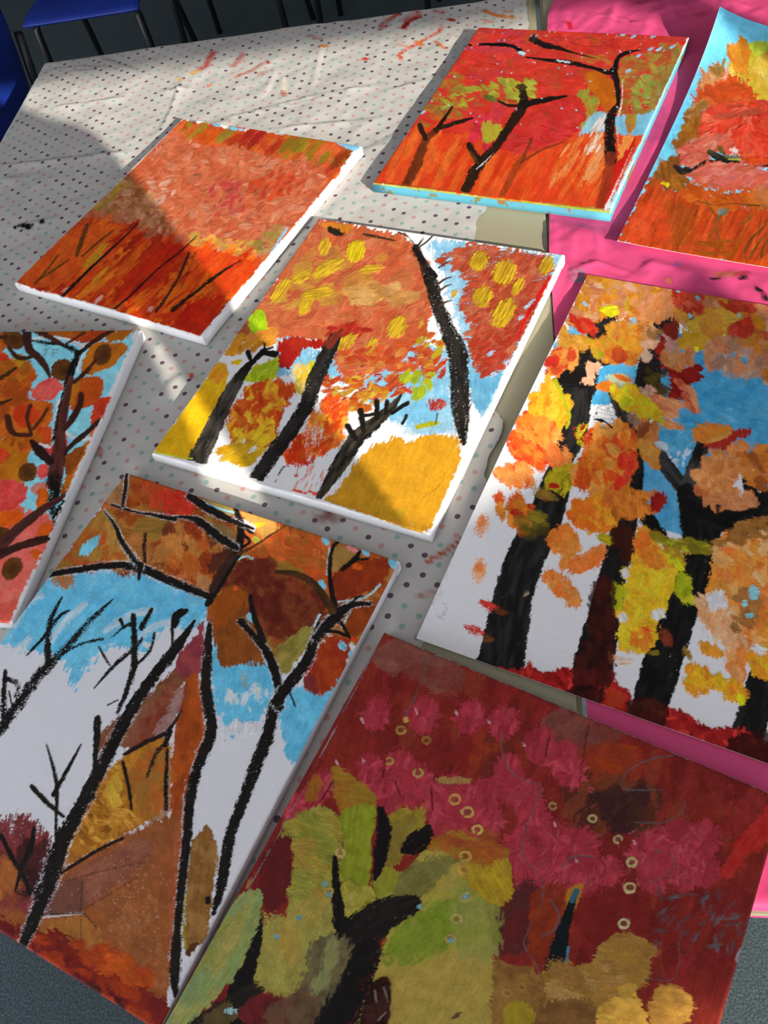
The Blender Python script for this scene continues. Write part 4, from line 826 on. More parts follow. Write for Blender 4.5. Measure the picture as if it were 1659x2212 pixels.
def paint_dark_branch():
    s = Sheet(CORNERS['p6'], 300, 368, seed=61); s.fr(*FE); s.shd()
    s.area([(-1500, 100), (0, 92), (900, 88), (870, 200), (760, 440), (640, 700), (560, 900), (450, 1160), (340, 1400), (300, 1600), (0, 1600), (-1500, 1500)], '#6aaccb', '#72b2d0', rough=6, smoothed=False, ang=20, streak=.1)
    br = ['#9c5a14', '#a0480f', '#8a3e0c', '#a8660f', '#94500f', '#a83c14']
    # leaves off to the left, then the ones in view
    s.scatter([(-1200, 130), (-20, 130), (-20, 1500), (-1400, 1500)], br + ['#b84a44', '#c0605c'], 160, 110, 130, 50, .2, ratio=.6)
    s.area([(-60, 1250), (160, 1300), (330, 1330), (350, 1500), (300, 1640), (240, 1800), (150, 1930), (90, 2040), (-1300, 1980), (-1200, 1500)], '#c05c54', '#b85048', rough=10, ang=110, streak=.12)
    s.area([(-200, 1960), (100, 1900), (60, 2060), (-1300, 2000)], '#b8453a', rough=10, dry=.3, op=.8)
    for P, c, c2 in (
        ([(-60, 330), (60, 340), (200, 330), (245, 400), (210, 480), (120, 540), (-60, 600)], '#9a3e0c', '#a04a10'),
        ([(60, 320), (140, 260), (190, 330), (160, 360)], '#8c6410', '#9a6a14'),
        ([(-60, 220), (40, 260), (70, 310), (20, 350), (-60, 370)], '#a82a14', '#b03a14'),
        ([(-60, 560), (120, 560), (300, 570), (350, 620), (340, 720), (280, 780), (160, 800), (60, 810), (-60, 780)], '#9c4410', '#a85214'),
        ([(90, 590), (200, 600), (260, 640), (230, 760), (120, 750)], '#a02c0c', '#a8380f'),
        ([(210, 500), (330, 420), (420, 450), (390, 530), (300, 570), (230, 560)], '#b03c38', '#bc4c48'),
        ([(540, 380), (560, 270), (640, 190), (760, 180), (845, 200), (830, 250), (740, 340), (640, 390), (580, 400)], '#98520c', '#a05a10'),
        ([(480, 460), (560, 420), (660, 415), (688, 470), (640, 580), (560, 615), (470, 640)], '#983c0c', '#a04410'),
        ([(470, 470), (540, 430), (500, 560), (470, 600)], '#a0620f', '#98580f'),
        ([(600, 700), (640, 580), (720, 540), (745, 560), (730, 640), (690, 760), (650, 760)], '#98280f', '#a8301c'),
        ([(190, 110), (350, 95), (700, 95), (780, 110), (620, 170), (480, 160), (380, 150)], '#8c440c', '#984a0f'),
        ([(460, 170), (620, 110), (760, 100), (640, 180), (560, 190)], '#8f2c10', '#9c3814'),
        ([(700, 150), (800, 100), (910, 88), (880, 120), (820, 165), (740, 180)], '#98580f', '#8c4c0c'),
        ([(-60, 800), (40, 840), (150, 850), (200, 900), (180, 1000), (200, 1080), (100, 1120), (-60, 1130)], '#98560c', '#a06010'),
        ([(-60, 880), (40, 900), (60, 950), (-20, 980)], '#a8280f', '#b03a1c'),
        ([(250, 1010), (300, 980), (330, 1030), (310, 1080), (250, 1070)], '#b83a38', '#c04844'),
        ([(300, 890), (370, 840), (440, 790), (440, 900), (380, 960), (330, 930)], '#b43434', '#a83030'),
        ([(-60, 1120), (90, 1100), (180, 1140), (170, 1220), (100, 1290), (0, 1310), (-60, 1300)], '#b03430', '#bc403c'),
        ([(200, 1150), (270, 1110), (330, 1120), (300, 1190), (230, 1200)], '#a0605c', '#a86a60'),
        ([(-20, 1340), (60, 1300), (150, 1300), (140, 1370), (60, 1410), (-40, 1410)], '#bc4c0c', '#b0440c'),
        ([(240, 1200), (290, 1140), (320, 1200), (300, 1290), (250, 1290)], '#a8480c', '#b0500f'),
        ([(240, 1480), (270, 1400), (330, 1370), (370, 1440), (320, 1480)], '#b04a0c', '#a8440c'),
        ([(190, 1570), (260, 1560), (310, 1590), (300, 1650), (240, 1630)], '#b04a10', '#a8440c'),
        ([(420, 1120), (470, 1000), (560, 860), (600, 840), (590, 960), (540, 1080), (460, 1200), (400, 1200)], '#985008', '#a05a10'),
        ([(430, 950), (520, 880), (560, 900), (500, 1020), (440, 1060)], '#6a340c', '#7a3e0f'),
        ([(600, 780), (660, 730), (640, 820), (600, 840)], '#b0601c', '#a8540f')):
        s.area(P, c, c2, rough=6, ang=130, streak=.16, h=.5)
    s.scatter([(40, 800), (200, 760), (330, 790), (300, 850), (120, 880)], br, 24, 56, 120, 40, .2)
    s.scatter([(-40, 300), (180, 330), (180, 560), (-40, 700)], ['#8a4a0f', '#9c5a14', '#8a3a0c'], 20, 60, 140, 30, .3)
    for x, y, a, b, g in ((680, 265, 76, 56, 120), (415, 365, 78, 70, 150), (90, 165, 80, 60, 30), (185, 1045, 68, 60, 140), (80, 1685, 84, 60, 130), (0, 1470, 60, 90, 90)):
        s.dab(x, y, a, b, g, '#4a2a0e', '#54300f', rough=.12, dry=0, h=.7); s.dab(x + 8, y + 4, a * .5, b * .5, g, '#44240c', dry=.1)
    # white scuffs round the branches, then the branches
    for P in ([(210, 165), (330, 150), (460, 170), (560, 220)], [(560, 200), (530, 280), (520, 380)], [(390, 560), (370, 700), (350, 820)], [(330, 880), (260, 860)], [(440, 780), (520, 830), (600, 820)]): s.stroke(P, 26, '#c8ccd2', dry=.55, h=.1)
    bk, mr = '#15110f', '#3a1a16'
    s.stroke([(210, 170), (300, 185), (400, 195), (480, 230), (520, 250)], [14, 30, 34, 44, 30], bk, dry=.55); s.stroke([(630, 175), (570, 220), (520, 255)], [16, 26, 30], '#2a1814', dry=.35); s.stroke([(760, 95), (640, 165), (570, 210)], [30, 30, 20], '#3a1c10', dry=.2); s.stroke([(560, 120), (480, 170), (440, 190)], [20, 18, 14], '#4a2010', dry=.35); s.stroke([(240, 100), (330, 150), (400, 190)], [50, 40, 30], '#3c1a10', dry=.3)
    s.stroke([(520, 255), (480, 360), (445, 470), (410, 600), (385, 720), (370, 820)], [44, 54, 44, 40, 44, 50], bk, dry=.35)
    s.stroke([(470, 420), (450, 520), (425, 640), (405, 780), (395, 900), (375, 1000), (360, 1120)], [40, 46, 56, 60, 90, 100, 100], mr, '#4a2420', rough=.1)
    s.stroke([(360, 1090), (370, 1180), (350, 1260), (365, 1340), (360, 1400)], [110, 110, 80, 60, 20], bk, dry=.6); s.stroke([(430, 1240), (380, 1310), (360, 1370)], [50, 46, 20], bk, dry=.65)
    s.stroke([(180, 110), (190, 220), (250, 280), (300, 340), (330, 410)], [60, 56, 50, 44, 20], '#341814', rough=.1); s.stroke([(60, 220), (100, 270), (150, 290), (210, 280)], [30, 34, 30, 20], '#341a12'); s.stroke([(-60, 150), (40, 150)], [30, 30], '#3a1c14'); s.stroke([(110, 350), (40, 400), (-60, 450)], [16, 30, 40], '#3a2410'); s.stroke([(80, 560), (0, 590), (-60, 590)], [12, 26, 30], '#3a2010')
    s.stroke([(540, 530), (530, 600), (480, 690), (430, 760)], [40, 44, 44, 30], '#32160f', rough=.1); s.stroke([(660, 705), (600, 760), (530, 820), (450, 890), (430, 930)], [32, 32, 36, 30, 20], '#2e1814', dry=.15); s.stroke([(640, 300), (560, 390), (490, 450)], [20, 30, 24], '#3a1a10', dry=.25)
    s.stroke([(50, 680), (70, 760), (110, 795), (200, 800)], [44, 46, 30, 26], '#381a12', rough=.1); s.stroke([(205, 600), (180, 680), (195, 740), (210, 800)], [24, 26, 24, 26], '#3e1c12'); s.stroke([(320, 620), (270, 700), (220, 760)], [22, 22, 20], '#4a2010'); s.stroke([(210, 840), (260, 900), (330, 970)], [30, 70, 60], '#2c1612', rough=.12)
    s.stroke([(470, 1170), (400, 1220), (300, 1280), (210, 1350), (110, 1430), (0, 1540), (-100, 1620)], [30, 36, 46, 60, 66, 70, 60], '#361a18', '#422220', rough=.1); s.stroke([(345, 1480), (250, 1500), (120, 1540), (0, 1590), (-100, 1640)], [40, 56, 50, 60, 60], '#361a14', '#2c1812', rough=.1)
    s.text([[(288, 232), (326, 226)], [(308, 230), (304, 262), (288, 268)], [(350, 232), (348, 282)], [(350, 232), (392, 230)], [(350, 254), (380, 250)]], 5, '#3c4a50', .8)
    # bare edge
    w = WHITE * .98
    s.stroke([(935, 95), (820, 400), (720, 620), (600, 880), (470, 1200), (330, 1560), (200, 1800), (80, 2050)], [8, 10, 30, 40, 60, 70, 60, 30], w, w * .97, rough=.35, h=0)
    for x, y in ((790, 450), (770, 560), (760, 600), (730, 650), (700, 750), (560, 1130), (260, 1760)): s.dab(x, y, 22, 6, 110, '#b03c38', dry=.5)
    return s.finish()

def paint_bare_saplings():
    s = Sheet(CORNERS['p7'], 404, 506, base=np.array((.80, .80, .84)), seed=71); s.shd(); s.fr(*FG)
    BR = ['#7a4a1c', '#8a4214', '#6a3416', '#8c5a24', '#74300f', '#925c30', '#803a12']
    # sky with a brushed lower edge
    sky = [(190, 450), (330, 425), (560, 430), (700, 480), (820, 540), (800, 640), (740, 660), (690, 640), (600, 690), (560, 740), (500, 740), (440, 720), (380, 760), (330, 830), (290, 890), (260, 800), (220, 770), (120, 740), (40, 730), (-20, 720), (-200, 800), (-260, 700)]
    s.area(sky, '#4f9ac0', '#5aa2c6', rough=20, dry=.25, ang=120, streak=.1)
    for P in ([(60, 640), (100, 560), (160, 520)], [(200, 700), (260, 620), (330, 560)], [(420, 660), (520, 600), (600, 580)], [(110, 700), (60, 740)], [(540, 700), (600, 650), (680, 620)]): s.stroke(P, 34, '#b8cede', dry=.6, op=.6, h=0)
    s.area([(830, 560), (1080, 780), (1060, 960), (1000, 1030), (930, 1060), (890, 1080), (870, 1000), (840, 940)], '#4c98bc', '#569ec0', rough=16, dry=.2, ang=100)
    s.area([(1100, 900), (1200, 880), (1380, 800), (1400, 860), (1320, 980), (1240, 1070), (1170, 1180), (1130, 1160), (1110, 1050)], '#4c98bc', '#569ec0', rough=10, dry=.2, ang=115)
    s.scatter([(860, 900), (1060, 880), (1040, 960), (900, 1000)], ['#b0c4d8', '#c0cedc'], 16, 30, 100, 30, .65, op=.8, ratio=.5)
    s.scatter([(880, 1040), (1000, 1000), (1000, 1080), (900, 1090)], [np.array((.8, .8, .84))], 10, 30, 110, 30, .5)
    s.area([(940, 830), (980, 830), (975, 890), (955, 890)], '#8a8a84', rough=6, dry=.6)
    # canopy
    can = [(500, 36), (700, 110), (950, 185), (1200, 265), (1560, 375), (1520, 500), (1460, 640), (1380, 720), (1280, 640), (1240, 700), (1110, 830), (1060, 760), (990, 660), (960, 640), (880, 700), (850, 560), (820, 540), (600, 420), (430, 400), (200, 440), (330, 270)]
    s.area(can, '#7c4418', '#8a5426', rough=5, ang=30, streak=.2, smoothed=False, h=.4)
    s.scatter(can, BR + ['#a05a2c', '#7c5c24'], 190, 58, 40, 60, .35, ratio=.55, h=.6)
    s.area([(210, 430), (330, 275), (400, 230), (470, 300), (560, 390), (420, 400)], '#8c3412', '#7a5420', rough=14, op=.9)
    s.scatter([(300, 250), (430, 230), (520, 380), (380, 390)], ['#8a6428', '#94501c', '#9c7034', '#a04418'], 34, 40, 100, 50, .35)
    s.area([(310, 350), (360, 300), (395, 295), (370, 340), (330, 368)], '#62a8c6', rough=7); s.area([(740, 320), (800, 305), (825, 320), (790, 350), (755, 345)], '#62a8c6', rough=8)
    s.area([(560, 80), (620, 60), (760, 130), (755, 190), (690, 200), (600, 180), (570, 120)], '#9c3418', '#8c4420', rough=16); s.scatter([(640, 100), (740, 130), (750, 190), (660, 190)], ['#a8241a', '#b03020', '#9c2c18'], 24, 34, 40, 50, .3, h=.8)
    s.area([(410, 150), (490, 60), (500, 40), (495, 160)], '#7a5434', '#8a6240', rough=8)
    s.scatter([(600, 240), (860, 250), (920, 340), (830, 460), (680, 430)], ['#a0501c', '#803012', '#94602c', '#a86a34', '#5c2c18'], 60, 44, 100, 50, .3)
    s.area([(820, 380), (920, 330), (900, 400), (840, 440)], '#4a2418', rough=10); s.area([(760, 430), (840, 460), (830, 500), (780, 480)], '#9c6c44', rough=10)
    s.area([(770, 145), (900, 160), (930, 200), (880, 220), (810, 180)], '#7a6a34', '#8c7038', rough=8); s.stroke([(770, 140), (850, 175), (930, 200)], 8, '#70b0c8', dry=.4)
    s.area([(780, 240), (900, 250), (930, 300), (880, 300)], '#7c6240', '#6a5430', rough=8)
    # orange-lit part right of the big branch
    s.scatter([(960, 190), (1290, 290), (1290, 480), (1150, 430), (1000, 360)], ['#a8481c', '#b05424', '#9c441a', '#b8602c', '#94501c'], 70, 48, 40, 50, .35)
    s.mid(.5); s.area([(950, 180), (1040, 200), (1100, 240), (1040, 300), (985, 260)], '#d8963c', '#e0a450', rough=12); s.dab(1015, 245, 10, 34, 80, '#e0d030'); s.dab(1012, 305, 20, 12, 30, '#c0c040'); s.area([(955, 220), (1005, 250), (1000, 280), (960, 260)], '#e8e8e8', rough=5); s.dab(985, 270, 26, 7, 30, '#2a2420'); s.shd()
    s.area([(870, 470), (960, 380), (1100, 400), (1240, 500), (1290, 600), (1230, 650), (1120, 700), (1000, 640), (940, 560)], '#541c12', '#6a3018', rough=14, h=.5); s.scatter([(900, 450), (1080, 400), (1260, 560), (1200, 660), (1060, 680)], ['#541a12', '#64301a', '#4a1410', '#70381c'], 60, 56, 60, 60, .3, op=.8)
    s.area([(830, 640), (870, 520), (940, 480), (985, 540), (960, 610), (1030, 720), (1040, 790), (960, 790), (880, 810), (850, 720)], '#6a3812', '#743e14', rough=9, ang=80, streak=.25, h=.6); s.area([(830, 560), (930, 490), (960, 560), (880, 640), (830, 660)], '#84400f', rough=10, op=.8); s.dab(930, 495, 10, 10, 0, '#c0501c')
    s.area([(1100, 720), (1180, 660), (1240, 640), (1210, 720), (1130, 830), (1095, 820)], '#6a6028', '#7a7034', rough=8, ang=130, streak=.3)
    s.area([(1060, 380), (1160, 400), (1200, 440), (1140, 440)], '#7a6a24', rough=10, op=.7)
    s.area([(1310, 330), (1400, 350), (1380, 400), (1320, 440)], '#80602e', '#8a6a38', rough=8); s.area([(1300, 460), (1400, 390), (1540, 380), (1500, 480), (1400, 530), (1320, 540)], '#7a2c0e', '#6c2410', rough=9, h=.6); s.dab(1410, 410, 22, 14, 20, '#b0480f')
    s.area([(1360, 590), (1460, 560), (1500, 580), (1440, 660), (1390, 690)], '#7a340f', rough=9); s.area([(1200, 860), (1240, 740), (1310, 680), (1380, 700), (1370, 800), (1290, 910), (1230, 900)], '#7a2410', '#8a3414', rough=9, h=.6, ang=70); s.area([(1190, 850), (1240, 830), (1250, 910), (1210, 890)], '#5c2028', rough=8, op=.8)
    s.stroke([(1390, 690), (1420, 700), (1470, 620), (1500, 560)], [16, 20, 14, 10], '#a83018', dry=.4)
    for P in ([(900, 400), (960, 370), (1000, 380)], [(1290, 440), (1300, 340)], [(1240, 640), (1260, 600)], [(1330, 550), (1440, 530), (1500, 480)], [(1390, 560), (1350, 650)]): s.stroke(P, 16, '#9cc4d4', dry=.85, h=0)
    for x, y in ((1285, 305), (1440, 350), (1350, 720), (1390, 760), (1550, 395), (1270, 480), (990, 610)): s.dab(x, y, 22, 16, 60, '#6aaac6', dry=.3)
    s.scatter([(1350, 330), (1420, 330), (1400, 350)], ['#c07070'], 6, 14, 20, 30, .2)
    # the path and fields in the lower half
    s.area([(640, 860), (740, 760), (760, 820), (700, 900), (560, 1130), (480, 1120), (390, 1180), (400, 1060), (500, 980)], '#6a4430', '#5c3020', rough=10, ang=130, streak=.2, h=.4)
    s.area([(690, 780), (760, 700), (800, 630), (810, 800), (740, 860)], '#7c3438', '#6c2a34', rough=8)
    s.area([(740, 850), (790, 850), (810, 1060), (760, 1260), (700, 1440), (670, 1380), (680, 1150), (700, 1000)], '#8c3f12', '#783410', rough=8, ang=100, streak=.25)
    s.area([(640, 900), (720, 870), (690, 1040), (480, 1130), (560, 1000)], '#6a2c1c', '#744434', rough=12, op=.8)
    s.area([(340, 1330), (470, 1170), (660, 1080), (660, 1240), (640, 1370), (540, 1440), (430, 1500), (260, 1590), (240, 1560)], '#98641f', '#8c5a1c', rough=8, ang=60, streak=.2, h=.7)
    s.scatter([(300, 1480), (470, 1190), (520, 1360), (540, 1420), (380, 1520)], ['#a06c20', '#8c5c18', '#b08030', '#7c4c14', '#a8742c'], 90, 26, 50, 70, .35, h=1.1)
    s.scatter([(430, 1240), (480, 1240), (460, 1340), (420, 1340)], ['#b08c30', '#a8802c'], 14, 26, 90, 40, .3)
    s.area([(520, 1200), (660, 1120), (670, 1380), (560, 1400)], '#7c5424', '#8c4a1c', rough=12, ang=90, op=.85)
    low = [(20, 1530), (150, 1540), (250, 1590), (380, 1530), (560, 1440), (700, 1390), (740, 1480), (720, 1700), (690, 1900), (660, 2120), (600, 2240), (-600, 1700), (-300, 1560)]
    s.area(low, '#7c4422', '#744020', rough=10, ang=80, streak=.16, h=.35, blotch=40)
    s.scatter([(250, 1620), (680, 1450), (680, 1900), (600, 2100), (330, 1900)], ['#7a4828', '#804a24', '#744224', '#885430'], 60, 60, 70, 40, .45, op=.7, h=.3)
    s.area([(250, 1640), (560, 1480), (580, 1570), (330, 1760), (180, 1790), (190, 1700)], '#7a4a3c', '#6a3c30', rough=10, ang=150, op=.85, dry=.15)
    s.area([(200, 1690), (320, 1640), (330, 1770), (180, 1780)], '#583830', rough=10, op=.8)
    s.area([(170, 1810), (320, 1790), (400, 1860), (320, 1960), (140, 1880)], '#8c5c28', '#7c4c20', rough=14, op=.8)
    s.area([(-500, 1380), (0, 1400), (60, 1380), (120, 1400), (200, 1480), (190, 1600), (120, 1760), (40, 1760), (-500, 1650)], '#6a2a2c', '#5c2628', rough=18, dry=.3, ang=100)
    s.scatter([(60, 1500), (190, 1500), (170, 1650), (80, 1680)], ['#2e1416', '#3a1a1a', '#4a2020'], 26, 50, 90, 30, .35); s.scatter([(-300, 1560), (60, 1580), (40, 1780), (-200, 1760)], ['#7a4420', '#8a5028', '#6a3420'], 34, 60, 60, 50, .4)
    s.area([(-500, 1640), (100, 1830), (240, 1860), (420, 1990), (560, 2060), (700, 2180), (640, 2330), (-650, 1760)], '#681c12', '#5a1614', rough=22, ang=30, h=.5)
    s.scatter([(-300, 1720), (100, 1850), (400, 2000), (580, 2120), (560, 2230), (200, 2080)], ['#701e10', '#5c1614', '#842c10', '#541418', '#7c2814'], 90, 50, 30, 50, .35)
    s.scatter([(280, 1880), (400, 1920), (600, 2020), (580, 2060), (380, 1990)], ['#8c3412', '#94400f', '#a84418'], 26, 40, 30, 40, .35)
    s.scatter([(330, 2050), (460, 2100), (500, 2180), (380, 2130)], ['#30100f', '#3c1412'], 8, 22, 60, 50, .2)
    s.area([(735, 1540), (800, 1440), (830, 1440), (860, 1530), (850, 1640), (820, 1860), (770, 1960), (725, 1900), (730, 1700)], '#6c4a20', '#7c5a30', rough=8, ang=95, streak=.3, dry=.15); s.stroke([(728, 1700), (722, 1830), (735, 1920)], [14, 16, 10], '#7c7010', dry=.2); s.stroke([(745, 1930), (770, 1910)], [30, 40], '#44260f')
    s.area([(660, 2080), (740, 1960), (800, 1900), (760, 2080), (690, 2200)], np.array((.8, .8, .84)), rough=6)
    s.area([(690, 1420), (760, 1250), (730, 1600), (700, 1800), (660, 2000)], '#8c4a2c', '#7c3c1c', rough=6, ang=100, op=.8)
    for i in range(170): x = 520 + s.rs.normal() * 90; s.dab(x, 1700 + s.rs.normal() * 110 + (x - 520) * .2, s.rs.uniform(2, 5), s.rs.uniform(1.5, 2.5), 60, '#a89488', dry=.3, op=.5)
    # pencil-thin fence lines
    for P in ([(180, 1780), (330, 1775)], [(325, 1640), (320, 1780), (320, 1900)], [(250, 1650), (400, 1610), (560, 1575)], [(330, 1760), (540, 1635)], [(330, 1775), (380, 1830)]): s.line(P, 5, '#2a1a14', .85)
    s.stroke([(170, 1790), (330, 1775)], [20, 14], '#b8a8a8', dry=.85, h=0); s.line([(175, 1782), (330, 1776)], 5, '#2a2220', .9)
    # the black trees
    W = np.array((.8, .8, .84))
    def tree(P, w, dry=.28, halo=True, t=0.):
        if halo: s.stroke(P, [q * 1.35 + 8 for q in w] if not np.isscalar(w) else w * 1.35 + 8, W, dry=.72, op=.75, h=0, rough=.35)
        s.stroke(P, w, '#161312', '#1e1a18', dry=dry, rough=.2, streak=.2, taper=t)
    tree([(770, 620), (700, 720), (600, 850), (520, 970), (440, 1120), (370, 1260), (310, 1370), (250, 1480), (210, 1600), (160, 1740), (100, 1880), (85, 1910)], [10, 40, 46, 48, 50, 54, 56, 64, 70, 56, 40, 16], .22)
    tree([(825, 640), (820, 760), (812, 880), (830, 1000), (830, 1080), (780, 1200), (750, 1330), (735, 1500), (715, 1680), (700, 1830), (690, 2000), (690, 2100)], [20, 36, 44, 44, 46, 40, 42, 34, 34, 30, 40, 20], .2)
    tree([(1080, 950), (1060, 1060), (1010, 1190), (960, 1330), (910, 1460), (890, 1560), (870, 1680), (840, 1780)], [44, 50, 50, 44, 44, 46, 40, 16], .22)
    tree([(1100, 960), (1100, 880), (1060, 760), (1000, 680), (950, 625)], [40, 40, 34, 26, 26], .15); tree([(1040, 700), (1000, 600), (988, 525)], [26, 22, 18], .15, False)
    tree([(1090, 940), (1150, 860), (1210, 780), (1240, 700), (1260, 640)], [44, 46, 40, 34, 26], .15); tree([(1250, 690), (1330, 600), (1390, 560), (1460, 555)], [36, 44, 22, 16], .2); tree([(1330, 600), (1310, 520), (1300, 420), (1310, 340), (1335, 310)], [30, 22, 18, 16, 12], .2, False)
    s.stroke([(1310, 580), (1240, 480), (1170, 440), (1090, 430)], [36, 32, 26, 14], '#332010', '#4a3018', rough=.15); s.stroke([(1330, 610), (1380, 690), (1350, 630)], [14, 10, 10], BLK, dry=.3); s.stroke([(1270, 665), (1320, 665), (1375, 685)], [14, 14, 12], BLK); s.stroke([(1350, 420), (1400, 380), (1420, 350)], [18, 22, 14], BLK, dry=.3); s.stroke([(1400, 380), (1450, 380)], [12, 10], BLK, dry=.4)
    s.stroke([(1350, 590), (1410, 530), (1440, 530)], [10, 10, 6], BLK, dry=.3); s.stroke([(1140, 900), (1165, 960)], [10, 8], BLK, dry=.5)
    # big arching branches
    tree([(195, 440), (330, 418), (450, 405), (550, 415), (680, 470), (820, 525)], [20, 26, 26, 34, 32, 26], .12)
    tree([(820, 555), (850, 500), (900, 410), (940, 340), (950, 250), (930, 180)], [26, 34, 40, 34, 30, 20], .15, False); s.stroke([(835, 500), (880, 420), (920, 370)], [30, 34, 26], '#33201a', dry=.2)
    tree([(750, 135), (830, 185), (930, 235), (1000, 260)], [30, 30, 22, 10], .2); tree([(930, 335), (860, 290), (790, 235), (740, 215), (690, 215)], [24, 34, 30, 14, 10], .2); tree([(690, 222), (600, 205), (520, 190), (440, 165)], [20, 12, 10, 10], .4); tree([(500, 36), (495, 100), (485, 170)], [10, 16, 14], .35)
    tree([(410, 190), (450, 240), (480, 310), (520, 370), (550, 410)], [8, 14, 22, 26, 30], .4); s.stroke([(575, 280), (570, 330), (572, 390)], [14, 18, 16], '#2a1c16', dry=.55); s.stroke([(555, 400), (548, 460)], [24, 12], BLK); s.stroke([(940, 360), (1000, 330), (1060, 290), (1130, 245)], [16, 10, 8, 5], '#4a2c1a', dry=.35)
    s.stroke([(955, 280), (985, 310), (960, 330)], [18, 14, 12], BLK, dry=.4)
    # small saplings, upper left
    tree([(-40, 1110), (20, 1030), (60, 970), (130, 870), (190, 800), (260, 730), (320, 660), (390, 590), (450, 535)], [30, 40, 44, 46, 44, 36, 30, 20, 6], .38, False, .4)
    tree([(190, 790), (190, 700), (200, 620), (245, 530)], [34, 28, 24, 10], .5, False); tree([(105, 760), (170, 690), (230, 610), (275, 580)], [8, 16, 18, 8], .5, False); tree([(250, 750), (330, 710), (405, 695)], [14, 16, 14], .6, False)
    tree([(530, 800), (530, 700), (525, 600)], [30, 26, 20], .3, False); tree([(460, 990), (500, 900), (530, 800)], [14, 26, 30], .6, False); tree([(370, 890), (450, 800), (540, 720), (560, 690)], [6, 16, 18, 10], .45, False); tree([(545, 790), (590, 740), (610, 670)], [12, 16, 12], .6, False); tree([(560, 650), (600, 575)], [26, 14], .4, False); tree([(440, 690), (500, 640), (520, 640)], [6, 14, 20], .6, False); s.stroke([(475, 620), (485, 640)], [16, 12], BLK)
    s.stroke([(390, 725), (415, 770), (435, 800)], [8, 11, 6], BLK, dry=.25); s.stroke([(425, 955), (465, 935)], [8, 6], BLK, dry=.5)
    tree([(675, 800), (680, 700), (680, 640), (690, 600)], [6, 10, 16, 26], .3, False); s.stroke([(690, 640), (700, 600), (735, 582)], [24, 34, 20], BLK)
    tree([(15, 1040), (15, 920), (20, 820)], [30, 26, 18], .5, False); s.stroke([(20, 850), (70, 870), (60, 920)], [30, 26, 20], BLK, dry=.75); s.stroke([(35, 900), (50, 970)], [8, 6], BLK, dry=.4)
    tree([(385, 1010), (380, 1100), (375, 1180), (372, 1250)], [30, 26, 20, 20], .15, False)
    tree([(220, 1470), (222, 1380), (225, 1290), (210, 1200), (182, 1110)], [14, 14, 18, 14, 8], .3, False); tree([(210, 1310), (250, 1240), (320, 1110)], [18, 18, 8], .25, False); tree([(125, 1275), (180, 1335), (250, 1395)], [20, 22, 14], .15, False)
    tree([(5, 1470), (50, 1560), (90, 1620), (120, 1700)], [18, 22, 20, 14], .15, False); tree([(135, 1440), (120, 1520), (90, 1590), (60, 1690)], [16, 24, 22, 10], .25, False); s.stroke([(145, 1420), (150, 1405)], 6, BLK)
    s.stroke([(240, 1620), (300, 1580), (400, 1520), (485, 1480)], [10, 14, 14, 14], '#241814', dry=.2); tree([(520, 1370), (510, 1290), (485, 1180)], [10, 16, 16], .3, False); s.stroke([(490, 1150), (580, 1100), (660, 1060), (720, 970)], [14, 20, 16, 6], '#2a1c18', dry=.3); tree([(655, 1370), (655, 1250), (660, 1130)], [16, 18, 14], .4, False); s.stroke([(660, 1110), (620, 1140), (580, 1240)], [18, 20, 14], '#2a2018', dry=.6); s.stroke([(670, 1060), (650, 1110)], [24, 18], BLK, dry=.3)
    s.stroke([(690, 2000), (700, 1860)], [50, 40], '#221c16', dry=.5)
    s.dab(820, 1725, 12, 16, 0, BLK)
    return s.finish()

